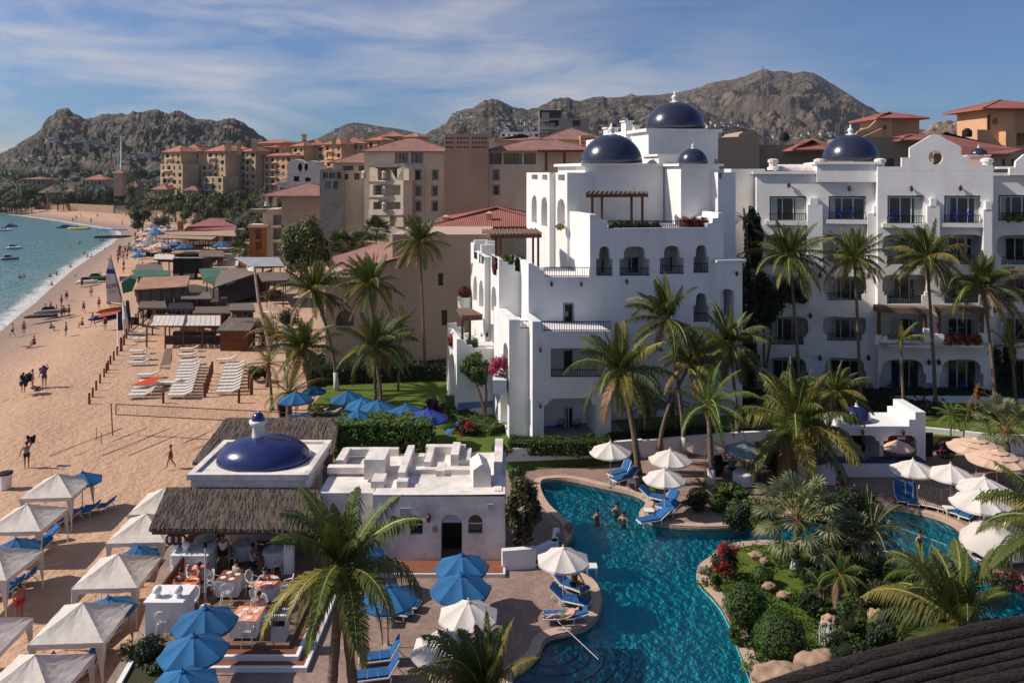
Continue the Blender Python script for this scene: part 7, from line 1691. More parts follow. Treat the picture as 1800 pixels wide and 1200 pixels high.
for x, y, z, s, l in [(145, 829, BS, .95, 'blue beach umbrella behind the farthest white tent'), (28, 946, BS, .95, 'blue beach umbrella under the second row tent at the left edge'), (243, 960, BS, .8, 'blue umbrella peeping right of the fourth white tent by the stairs'), (190, 1049, BS, .95, 'blue beach umbrella between the near white tents and the stair pillar'),
                      (360, 1068, .0, 1.0, 'upper blue umbrella of the stack beside the dining terrace steps'), (340, 1116, 0, 1.0, 'middle blue umbrella of the stack below the dining terrace'), (320, 1178, 0, 1.0, 'lowest blue umbrella at the bottom edge left of the planting'),
                      (812, 974, 0, .98, 'blue umbrella in front of the dark arched door'), (810, 1009, 0, 1.04, 'blue umbrella just in front of the one by the door'), (636, 958, 0, .9, 'blue umbrella half hidden by the big foreground palm fronds'), (682, 1028, 0, .98, 'blue umbrella over the twin blue loungers right of the big palm'),
                      (552, 678, .6, .8, 'farthest small blue umbrella at the left of the lawn'), (520, 688, .6, 1.05, 'blue umbrella at the trunk of the leftmost lawn palm'), (611, 687, .6, 1.05, 'blue umbrella in the middle back of the lawn row'), (637, 699, .6, 1.0, 'blue umbrella just right below the middle back one on the lawn'), (664, 703, .6, 1.1, 'blue umbrella crossed by the slender lawn palm trunks'), (714, 710, .6, 1.1, 'bright blue umbrella at the right of the lawn row'), (630, 721, .6, 1.1, 'blue umbrella in front at the corner of the clipped hedge'),
                      (752, 718, .6, 1.12, 'deep royal blue umbrella by the purple bougainvillea')]:
    umb(UN if 'royal' in l else UB, x, y, z, s, l, grp=GB)
for x, y, z, s, l in [(823, 1056, 0, .98, 'white umbrella beside the two blue ones on the paved deck'), (786, 1111, 0, 1.08, 'lowest white umbrella on the deck with drooping palm fronds in front'), (990, 962, 0, .98, 'white umbrella over the sunbathers at the pool edge'),
                      (1073, 777, 0, 1.05, 'leftmost white umbrella above the spit, by the slanting palm'), (1178, 790, 0, 1.05, 'second white umbrella behind the one on the spit'), (1168, 824, 0, 1.0, 'white umbrella over blue loungers on the pool spit'),
                      (1605, 808, 0, 1.02, 'left white umbrella of the pair over the right pool loungers'), (1671, 816, 0, 1.05, 'right white umbrella of the pair over the striped loungers'), (1730, 838, 0, 1.12, 'bright white umbrella beside the pair, over the right blue loungers'), (1722, 862, 0, 1.15, 'lower bright white umbrella overlapping the last one')]:
    umb(UW, x, y, z, s, l, grp='white umbrellas')
umb(UP, 1240, 768, .0, 1.05, 'peach umbrella left of the grey one behind the pool spit'); umb(UG, 1308, 776, 0, .95, 'grey green umbrella over the shaded dining table'); umb(UP, 1578, 773, 0, .82, 'small peach umbrella inside the pool bar opening')
umb(UPT, 1716, 775, 0, .98, 'large tiered peach umbrella behind the right pool'); umb(UPT, 1752, 796, 0, .98, 'lower right tiered peach umbrella of the two')
for i, (x, y, m) in enumerate([(276, 405, 0), (282, 425, 1), (325, 427, 0), (390, 424, 0), (250, 437, 0), (244, 445, 0), (265, 432, 1)]):
    umb(UB if m == 0 else UP, x, y, BS, 1.8 if i < 4 else 1.3, ['blue parasol above the awnings of the busy beach', 'orange red parasol by the tan awning', 'blue parasol under the wavy awning edge', 'pale blue parasol at the awning right end', 'blue parasol in the crowd, left', 'blue parasol in the crowd, nearest the water', 'peach parasol in the crowd'][i], grp='parasols on the busy beach')

# ================================================================== white beach tents
def tent_proto():
    t = thing('beach_tent', 'x', 'tent'); h = 1.4; ze = 1.85; mb = MB(); n = 6
    c = [V((-h, -h, ze)), V((h, -h, ze)), V((h, h, ze)), V((-h, h, ze))]; top = V((0, 0, ze+.82))
    for i in range(4):
        a, b = c[i], c[(i+1) % 4]; vs = []
        for j in range(n+1):
            for q in range(n+1):
                e = a.lerp(b, q/n); p = top.lerp(e, j/n); p = p+V((0, 0, -.10*math.sin(pi*j/n)*math.sin(pi*q/n)+.012*math.sin(j*5+q*3+i))); vs.append(p)
        mb.add(vs, [(j*(n+1)+q, j*(n+1)+q+1, (j+1)*(n+1)+q+1, (j+1)*(n+1)+q) for j in range(n) for q in range(n)])
        vs = []
        for q in range(n+1): p = a.lerp(b, q/n); vs += [p, p+V((0, 0, -.2-.02*math.sin(q*2.1)))]
        mb.add(vs, [(2*q, 2*q+2, 2*q+3, 2*q+1) for q in range(n)])
    mb.build('canopy', CANVAS, t, local=True)
    for i, p in enumerate(c):
        l = MB(); f = .97; l.tube([(p.x*f, p.y*f, 0), (p.x*f, p.y*f, ze)], .03, 6); l.build('leg', METAL_W, t, local=True)
        d = MB(); sx_ = -1 if p.x > 0 else 1; sy_ = -1 if p.y > 0 else 1   # gathered curtain at the leg
        d.prism([p*.985, p*.985+V((sx_*.32, 0, 0)), V((p.x*.97+sx_*.06, p.y*.985, ze-1.3)), V((p.x*.97, p.y*.985, ze-1.4))], V((0, sy_*.05, 0)))
        d.prism([p*.98, p*.98+V((0, sy_*.32, 0)), V((p.x*.98, p.y*.97+sy_*.06, ze-1.3)), V((p.x*.98, p.y*.97, ze-1.4))], V((sx_*.05, 0, 0)))
        d.build('curtain', CANVAS, t, local=True)
    fm = MB()
    for i in range(4): fm.bar(c[i]*.97, c[(i+1) % 4]*.97, .04)
    fm.build('frame', METAL_W, t, local=True); return Proto(t)
TP = tent_proto()
for x, y, l in [(102, 832, 'farthest white beach tent, nearest the volleyball court'), (48, 885, 'white beach tent at the left, second from the back'), (-8, 960, 'white beach tent cut by the left edge in the middle'), (290, 857, 'white beach tent tucked behind the thatched roof corner, the further one'), (258, 902, 'white beach tent whose right half is under the thatched roof eave'), (208, 973, 'white beach tent beside the wooden stair railing'), (146, 1058, 'white beach tent just left of the square stair pillar'), (62, 1150, 'nearest white beach tent at the bottom left'), (-42, 1085, 'white tent mostly outside the left edge near the red dressed woman')]:
    c = G(x, y, BS+2.67); TP.put((c.x, c.y, BS), R.uniform(-.06, .06)+.02, 1, l, 'tent', 'white beach tents')

# ================================================================== loungers
def lounger_proto(cush, back=35, nm='sun_lounger', frame=PLASTIC, extra=None):
    t = thing(nm, 'x', 'sun lounger'); f = MB(); L_ = .95; bl = .72; a = rad(back); hz = .30
    hx = L_-bl
    for y in (-.29, .29):
        f.bar((-L_, y, hz-.04), (hx, y, hz-.04), .05); f.bar((hx, y, hz-.04), (hx+bl*math.cos(a), y, hz-.04+bl*math.sin(a)), .05)
    for x in (-L_, hx): f.bar((x, -.29, hz-.04), (x, .29, hz-.04), .05)
    f.bar((hx+bl*.55*math.cos(a), 0, hz+bl*.55*math.sin(a)-.05), (L_-.1, 0, .1), .04); f.build('frame', frame, t, local=True)
    for x in (-L_+.15, hx+.05):
        for y in (-.27, .27): l = MB(); l.bar((x, y, 0), (x+.04, y, hz-.05), .045); l.build('leg', frame, t, local=True)
    c = MB(); th = .07; n = 5
    def pad(p, q, w):
        c.hexa([p+V((0, -w, 0)), q+V((0, -w, 0)), q+V((0, w, 0)), p+V((0, w, 0)), p+V((0, -w*.94, th)), q+V((0, -w*.94, th)), q+V((0, w*.94, th)), p+V((0, w*.94, th))])
    for i in range(3): pad(V((-L_+(L_+hx)*i/3+.01, 0, hz)), V((-L_+(L_+hx)*(i+1)/3-.01, 0, hz)), .28)
    for i in range(2): u = bl*i/2; v_ = bl*(i+1)/2-.02; pad(V((hx+u*math.cos(a), 0, hz+u*math.sin(a))), V((hx+v_*math.cos(a), 0, hz+v_*math.sin(a))), .28)
    c.build('cushion', cush, t, local=True)
    if extra: m = MB(); m.hexa([V((-.5, -.3, hz+th+.005)), V((.2, -.3, hz+th+.005)), V((.2, .3, hz+th+.005)), V((-.5, .3, hz+th+.005)), V((-.5, -.3, hz+th+.03)), V((.2, -.3, hz+th+.03)), V((.2, .3, hz+th+.03)), V((-.5, .3, hz+th+.03))]); m.build('towel', extra, t, local=True)
    return Proto(t)
LB = lounger_proto(CUSH); LBF = lounger_proto(CUSH, 14); LBU = lounger_proto(CUSH, 58); LW = lounger_proto(CUSHW, 24)
STR = mat('brown_striped_towel', (.35, .24, .17), .9, .2, 3, coord='O')
def stripes(m):
    nt = m.node_tree; b = nt.nodes['Principled BSDF']; L = nt.links.new; tc = nd(nt, 'ShaderNodeTexCoord'); w = nd(nt, 'ShaderNodeTexWave', i_Scale=3.2, bands_direction='Y'); L(tc.outputs['Object'], w.inputs[0]); mx = nd(nt, 'ShaderNodeMix', data_type='RGBA'); mx.inputs[6].default_value = (.10, .07, .05, 1); mx.inputs[7].default_value = (.55, .42, .33, 1); L(w.outputs[1], mx.inputs[0]); L(mx.outputs[2], b.inputs['Base Color'])
stripes(STR); LS = lounger_proto(STR, 40)
def lng(P_, px, py, z, rz, label, s=.95, grp=None): p = G(px, py, z); P_.put((p.x, p.y, z), rz, s, label, 'sun lounger', grp)
for P_, x, y, z, rz, l in [(LB, 1000, 1036, 0, 2.5, 'blue lounger under the white umbrella, farthest of three at the pool edge'), (LB, 1000, 1062, 0, 2.75, 'blue lounger with towel, middle of three at the pool edge'), (LBF, 995, 1092, 0, .05, 'lounger carrying the sunbather in green, nearest at the pool edge'),
                           (LB, 683, 1082, 0, 2.9, 'front blue lounger beside the big palm trunks'), (LB, 700, 1068, 0, 2.9, 'rear blue lounger beside the big palm trunks'), (LBU, 675, 1165, 0, .2, 'upper blue lounger at the bottom edge right of the palm trunks'), (LBU, 672, 1196, 0, .2, 'lower blue lounger cut by the bottom edge'),
                           (LB, 1150, 920, 0, .35, 'front blue lounger on the pool spit'), (LB, 1170, 908, 0, .5, 'second blue lounger on the pool spit'), (LB, 1175, 890, 0, .9, 'blue lounger behind the umbrella pole on the spit'), (LB, 1150, 880, 0, 2.6, 'farthest blue lounger on the pool spit'), (LB, 1100, 846, 0, .6, 'blue lounger left of the slanting palm foot'), (LBU, 1092, 836, 0, .6, 'upright blue lounger behind the slanting palm foot'),
                           (LBU, 1583, 878, 0, 1.25, 'upright blue lounger at the left end of the right pool row'), (LBU, 1603, 883, 0, 1.2, 'upright blue lounger second in the right pool row'), (LS, 1622, 884, 0, .95, 'striped towel lounger, left of the three by the right pool'), (LS, 1642, 888, 0, .95, 'striped towel lounger, middle of the three by the right pool'), (LS, 1662, 893, 0, .95, 'striped towel lounger, right of the three by the right pool'),
                           (LBF, 1682, 900, 0, .8, 'flat blue lounger under the bright white umbrella'), (LBF, 1705, 908, 0, .7, 'flat blue lounger at the pool coping end'), (LB, 1745, 985, 0, .2, 'blue lounger below the big palm frond at the right edge'), (LB, 1772, 972, 0, .2, 'blue lounger at the right edge behind its neighbour'), (LB, 1795, 990, 0, .2, 'blue lounger cut by the right edge'),
                           (LB, 150, 905, BS, .3, 'blue lounger right of the farthest tent, first'), (LB, 178, 897, BS, .3, 'blue lounger right of the farthest tent, outermost'), (LB, 118, 916, BS, .3, 'blue lounger under the farthest tent'), (LBF, 95, 925, BS, .5, 'blue lounger between the two farthest tents'), (LB, 75, 955, BS, .9, 'blue lounger under the second tent'), (LB, 62, 975, BS, .9, 'blue lounger in front of the second tent'),
                           (LB, 32, 1030, BS, .5, 'blue lounger with striped towel by the tent at the left edge'), (LB, 10, 1045, BS, .5, 'blue lounger cut by the left edge'), (LBF, 262, 965, BS, .2, 'blue lounger between the eave tents and the railing, upper'), (LBF, 258, 990, BS, .2, 'blue lounger between the eave tents and the railing, lower'),
                           (LBU, 165, 1165, BS, 1.2, 'large blue lounger under the tent beside the stair pillar'), (LBU, 150, 1185, BS, 1.2, 'blue lounger at the bottom edge near the tent'), (LB, 195, 1120, BS, 1.4, 'blue lounger against the stair pillar'), (LB, 60, 1195, BS, .8, 'blue lounger under the nearest tent'),
                           (LBF, 530, 738, .6, .2, 'blue lounger at the lawn palm trunk'), (LBF, 560, 735, .6, .1, 'first lounger right of the lawn palm trunk'), (LBF, 590, 733, .6, .1, 'second lounger right of the lawn palm trunk'), (LBF, 615, 728, .6, .1, 'third lounger right of the lawn palm trunk'), (LBF, 645, 736, .6, .1, 'fourth lounger right of the lawn palm trunk'),
                           (LB, 775, 778, .4, .7, 'blue lounger in the gap right of the clipped hedge'), (LB, 790, 765, .4, .7, 'rear blue lounger in the gap right of the clipped hedge')]:
    lng(P_, x, y, z, rz, l)
def stack(n, xa, ya, xb, yb, lab):
    for i in range(n): u = i/max(1, n-1); lng(LW, xa+(xb-xa)*u, ya+(yb-ya)*u, BS, .12, f'cream lounger, {ORD[i]} from the front in the {lab} block on the sand', 1.12, 'cream loungers in rows on the sand')
stack(5, 248, 700, 266, 676, 'left'); stack(11, 318, 700, 336, 646, 'middle'); stack(9, 402, 694, 414, 646, 'right')
for i, (x, y, l) in enumerate([(245, 622, 'behind the left block'), (247, 632, 'two behind the left block'), (246, 642, 'third above the left block'), (333, 618, 'nearest the brown hut'), (332, 628, 'middle of the loose ones by the boardwalk'), (332, 640, 'front of the loose ones by the boardwalk'), (399, 637, 'alone right of the post row'), (250, 600, 'beside the white shelter, near'), (247, 588, 'beside the white shelter, far'), (300, 678, 'between the left and middle blocks'), (262, 664, 'behind the orange towel')]):
    lng(LW, x, y, BS, .1, 'loose cream lounger on the sand, '+l, 1.1, 'loose cream loungers')
t = thing('orange_towel', 'orange red towel draped over the left lounger block', 'towel', G(265, 668, BS)); m = MB(); c = G(265, 672, BS+.75); m.prism([c+V((-1.5, -.6, -.1)), c+V((.4, -.7, 0)), c+V((.9, .6, .35)), c+V((-.2, .7, .3))], V((0, 0, .03))); m.build('cloth', mat('orange_towel', (.55, .06, .03), .9), t)
# sunbathers
person('lie', G(992, 1088, .36), 'sunbather in green bikini on the nearest poolside lounger', rz=pi+.05, s=.95, bottom='bikini', bc='green', sk=2)
person('sit', G(1010, 1042, .32), 'person sitting in dark shirt on the farthest poolside lounger', rz=.9, s=.95, top=True, tc='brown', bc='black', sk=1)
person('sit', G(1476, 866, .3), 'woman seated hugging her knees beside the bar wall', rz=.1, s=.95, bottom='bikini', bc='black', sk=1)
for x, y, rz, l, c in [(563, 728, .4, 'person in navy lying back on the lawn, left', 'navy'), (586, 728, .2, 'person with white hat reading on the lawn', 'grey'), (622, 722, .1, 'person in red on the lawn loungers', 'red'), (650, 728, .3, 'person lying under the middle blue umbrellas', 'blue')]:
    person('lie', G(x, y, 1.0), l, rz=pi+rz, s=.95, top=c != 'red', tc=c, bc=c, sk=2)
for x, y, rz, l, c in [(1274, 826, 1.6, 'diner in white shirt at the left of the shaded table', 'white'), (1288, 836, 3.1, 'diner in pale blue shirt with back to the pool', 'teal')]: person('sit', G(x, y, .1), l, rz=rz, s=1, top=True, tc=c, bc='navy', sk=0)
person('stand', G(1762, 842, 0), 'person in purple top behind the white umbrellas', rz=1, s=.95, top=True, tc='purple', bc='black')
person('stand', G(392, 1003, .45), 'waiter in white shirt under the thatched roof', rz=.3, s=.98, top=True, tc='white', bc='black', sk=1)
person('sit', G(445, 1005, .4), 'guest in patterned white shirt at the shaded restaurant table', rz=1.5, s=1, top=True, tc='white', bc='navy', sk=1)
# ================================================================== restaurant furniture
def chair_proto(m, nm, seatm):
    t = thing(nm, 'x', 'chair'); f = MB(); f.tube([V((.21*math.cos(a), .21*math.sin(a)-.02, .43)) for a in [i*pi/6 for i in range(13)]], .022, 5)
    bk = [V((.22*math.cos(a), .20+.06*math.sin(a) if a > 0 else .2, .72+.26*math.sin(a))) for a in [i*pi/8 for i in range(17)]]
    f.tube(bk, .022, 5); 
    for i in range(-3, 4): f.tube([(i*.055, .2, .45), (i*.055, .22, .72+.24*math.sqrt(max(0, 1-(i*.055/.22)**2)))], .010, 4)
    for s_ in (-1, 1): f.tube([(s_*.2, .2, .72), (s_*.26, .0, .66), (s_*.25, -.17, .62), (s_*.21, -.18, .43)], .018, 5)
    f.build('backrest', m, t, local=True)
    s_ = MB(); s_.lathe((0, -.02, .42), [(.2, 0), (.215, .03), (.19, .06)], 14); s_.build('seat', seatm, t, local=True)
    for x in (-.17, .17):
        for y in (-.17, .17): l = MB(); l.tube([(x*1.15, y*1.15, 0), (x, y, .43)], .018, 5); l.build('leg', m, t, local=True)
    return Proto(t)
CW = chair_proto(PLASTIC, 'wicker_chair', mat('cream_seat', (.5, .46, .42), .8)); CB = chair_proto(PLBLUE, 'blue_chair', PLBLUE)
def table(px, py, z, r_, m, label, sq=False, under=CLOTHW, h=.74):
    c = G(px, py, z+h); t = thing('dining_table', label, 'table', (c.x, c.y, z)); b = MB(); n = 24; prof = [(r_, h-.015), (r_*1.03, h-.35), (r_*.98, .1)] if not sq else None
    if sq: b.box(c.x-r_, c.y-r_, z+.1, c.x+r_, c.y+r_, z+h-.01)
    else:
        vs = []
        for rr_, zz in prof[::-1]:
            for j in range(n*2): k_ = 1+.04*math.sin(j*2.6)*(1 if zz < h-.1 else 0); vs.append(V((c.x+rr_*k_*math.cos(pi*j/n), c.y+rr_*k_*math.sin(pi*j/n), z+zz)))
        b.add(vs, [(i*2*n+j, i*2*n+(j+1) % (2*n), (i+1)*2*n+(j+1) % (2*n), (i+1)*2*n+j) for i in range(2) for j in range(2*n)])
    b.build('tablecloth', under, t)
    k = MB()
    if sq: k.prism([V((c.x-r_*1.1, c.y-r_*.9, z+h)), V((c.x+r_*1.0, c.y-r_*1.1, z+h)), V((c.x+r_*1.1, c.y+r_, z+h)), V((c.x-r_, c.y+r_*1.1, z+h))], V((0, 0, .012)))
    else: k.lathe((c.x, c.y, z+h-.12), [(r_*1.06, 0), (r_*1.04, .1), (r_*.98, .128)], 28)
    k.build('top_cloth', m, t)
    for i in range(4): a = i*pi/2+.5; p = MB(); p.lathe((c.x+r_*.65*math.cos(a), c.y+r_*.65*math.sin(a), z+h+.012), [(.11, 0), (.12, .012), (.06, .014)], 14); p.build('plate', PLASTIC, t)
    g_ = MB(); g_.lathe((c.x, c.y, z+h+.012), [(.03, 0), (.02, .06), (.04, .14)], 8); g_.build('glass', METAL_W, t)
    return c
tabs = [(328, 1022, .5, CLOTHO, 'round table with bright orange cloth on the dining terrace', 0), (305, 1058, .47, CLOTHP, 'round peach clothed table behind the potted plant', 0), (435, 1078, .5, CLOTHP, 'square peach clothed table by the terrace steps', 1), (362, 960, .5, CLOTHP, 'round peach clothed table below the outdoor heater', 0), (347, 990, .46, CLOTHP, 'round peach clothed table in the second row from the roof', 0), (430, 953, .5, CLOTHW, 'white clothed table in the sun strip under the thatched roof', 0), (470, 1020, .48, CLOTHP, 'shaded peach clothed table beneath the big palm fronds', 0), (405, 1012, .45, mat('brown_cloth', (.22, .08, .04), .8, coord='O'), 'brown clothed table in the middle of the terrace', 1), (480, 965, .45, CLOTHW, 'grey shaded table at the right under the thatch', 0)]
for k, (x, y, r_, m, l, sq) in enumerate(tabs):
    c = table(x, y, zf, r_, m, l, sq)
    nn = [3, 3, 4, 3, 2, 2, 3, 2, 2][k]; sh = ' '.join(l.split()[:7])
    for i in range(nn):
        a = [.6, 2.4, 4.3, 5.6][i]+k*.35; p = V((c.x+math.cos(a)*(r_+.33), c.y+math.sin(a)*(r_+.33), zf))
        CW.put(p, a-pi/2, .97, f'{["right", "left", "near left", "near right"][i]} white chair at the {sh}', 'chair', 'white wicker chairs')
t = thing('patio_heater', 'tall patio heater with black disc among the restaurant tables', 'heater', G(361, 1068, zf)); c = G(361, 1068, zf); zt = A(362, 946, c.y).z
m = MB(); m.tube([c, V((c.x, c.y, zt-.3))], .035, 8); m.lathe(c, [(.22, 0), (.2, .1), (.05, .15)], 12); m.build('pole', POLE, t); m = MB(); m.lathe(V((c.x, c.y, zt-.35)), [(.07, 0), (.1, .3), (.45, .34), (.43, .38), (.06, .46)], 20); m.build('disc', BLACK, t)
t = thing('service_station', 'white waiter station cabinet at the terrace steps', 'cabinet', G(489, 1128, zf)); c = G(489, 1128, zf); m = MB(); m.box(c.x-.28, c.y, zf, c.x+.28, c.y+.5, zf+.95); m.build('cabinet_body', mat('grey_white_paint', (.5, .5, .53), .7), t); m = MB(); m.box(c.x-.31, c.y-.03, zf+.95, c.x+.31, c.y+.53, zf+1.0); m.build('top', PLASTIC, t); m = MB(); m.box(c.x-.24, c.y-.012, zf+.6, c.x+.24, c.y, zf+.8); m.build('drawer', BLACK, t)
m = MB(); m.box(c.x-.2, c.y+.1, zf+1.0, c.x+.05, c.y+.4, zf+1.28); o = m.build('till', CANVASN, None); tag(o, 'small dark blue box standing on the waiter station', 'box')
t = thing('potted_tree', 'small round topiary in a red terracotta pot by the stair pillar', 'potted plant', G(299, 1112, .1)); c = G(299, 1112, .1); m = MB(); m.lathe(c, [(.22, 0), (.3, .45), (.36, .5), (.36, .6), (.3, .6)], 16); m.build('pot', TERRA, t); m = MB(); m.tube([c+V((0, 0, .5)), c+V((0, 0, 1.1))], .03, 6); m.build('trunk', BARK, t); m = MB(); leafcloud(m, c+V((0, 0, 1.25)), .33, 700, .05, R, inner=.4); m.build('foliage', LEAFD, t)
table(1306, 830, 0, .55, CLOTHW, 'shaded table under the grey green umbrella')
for i, (x, y, a) in enumerate([(1322, 842, .6), (1340, 836, 1.8), (1330, 824, 3), (1262, 832, 4)]): CW.put(G(x, y, 0), a, .97, f'white chair, {ORD[i]} round the table under the grey green umbrella', 'chair', 'chairs under the grey umbrella')
# balcony chairs
for fr_, x, y, v, l in [(T, 985, 760, 1.7, 'left navy chair on the ground floor patio'), (T, 1013, 760, 1.7, 'right navy chair on the ground floor patio'), (W, 1479, 386, -.1, 'left blue chair on the second top balcony of the wing'), (W, 1499, 386, -.1, 'right blue chair on the second top balcony of the wing'), (W, 1571, 393, -1.2, 'left blue chair on the balcony under the gable'), (W, 1681, 392, -1.2, 'left blue chair on the fourth top balcony of the wing'), (W, 1702, 392, -1.2, 'right blue chair on the fourth top balcony of the wing'), (W, 1565, 688, -.5, 'dark blue chair in the ground floor arch of the wing'), (W, 1690, 688, -.5, 'dark blue chair in the rightmost ground floor arch'), (W, 1566, 532, -.6, 'blue chair on the third floor wing balcony')]:
    CB.put(fr_.p(x, y, v), pi+.2, 1.05, l, 'chair', 'blue balcony chairs')
for i, (x, y, z) in enumerate([(680, 1098, 0), (1141, 910, 0), (1110, 858, 0), (818, 1108, 0), (1668, 905, 0), (268, 975, BS), (1040, 1010, 0)]):
    t = thing('side_table', 'small white side table '+['beside the twin blue loungers', 'at the front of the pool spit', 'by the slanting palm loungers', 'below the white deck umbrella', 'between the striped and blue loungers', 'on the sand by the railing', 'by the farthest poolside lounger'][i], 'side table', G(x, y, z)); c = G(x, y, z); m = MB(); m.box(c.x-.24, c.y-.24, z+.38, c.x+.24, c.y+.24, z+.43); m.build('table_top', PLASTIC, t)
    for a in (-.2, .2):
        for b in (-.2, .2): l = MB(); l.bar((c.x+a, c.y+b, z), (c.x+a, c.y+b, z+.38), .04); l.build('leg', PLASTIC, t)
t = thing('pool_handrail', 'thin pale pole lying from the deck over the pool steps', 'pole', G(975, 1088, 0)); m = MB(); m.tube([G(975, 1086, .3), G(1052, 1158, -.05)], .013, 6); m.build('rod', POLE, t)
m = MB(); a, b = G(958, 862, WZ+.03), G(1086, 890, WZ+.03)
for i in range(60): m.lathe(a.lerp(b, i/59), [(.02, 0), (.045, .03), (.02, .06)], 6)
o = m.build('float_line', mat('dark_float', (.04, .08, .12), .6)); tag(o, 'dark lane float line crossing the left pool behind the bathers', 'float line')
m = MB(); a, b = G(1575, 925, WZ+.03), G(1664, 958, WZ+.03)
for i in range(44): m.lathe(a.lerp(b, i/43), [(.01, 0), (.028, .015), (.01, .03)], 6)
o = m.build('float_line', mat('pale_blue_float', (.35, .55, .6), .5)); tag(o, 'white lane float line in the right pool', 'float line')
# beach cafe bits seen between hut and palms: chairs and small tables, pale
cp_ = random.Random(3)
for i in range(26):
    x = cp_.uniform(452, 506); y = 500+(x-452)*.5+cp_.uniform(0, 95); p = G(x, y, BS)
    if i % 3: CW.put((p.x, p.y, BS), cp_.uniform(0, 6), 1.25, 'weathered white chair in the jumble of beach cafe seats behind the palms', 'chair', 'cafe chairs behind the palms')
    else:
        t = thing('cafe_table', 'weathered white table in the jumble of beach cafe seats', 'table', p, 'cafe tables behind the palms'); m = MB(); m.box(p.x-.6, p.y-.5, BS+.72, p.x+.6, p.y+.5, BS+.78); m.build('table_top', PLASTIC, t); m = MB(); m.bar((p.x, p.y, BS), (p.x, p.y, BS+.72), .12); m.build('leg', POLE, t)

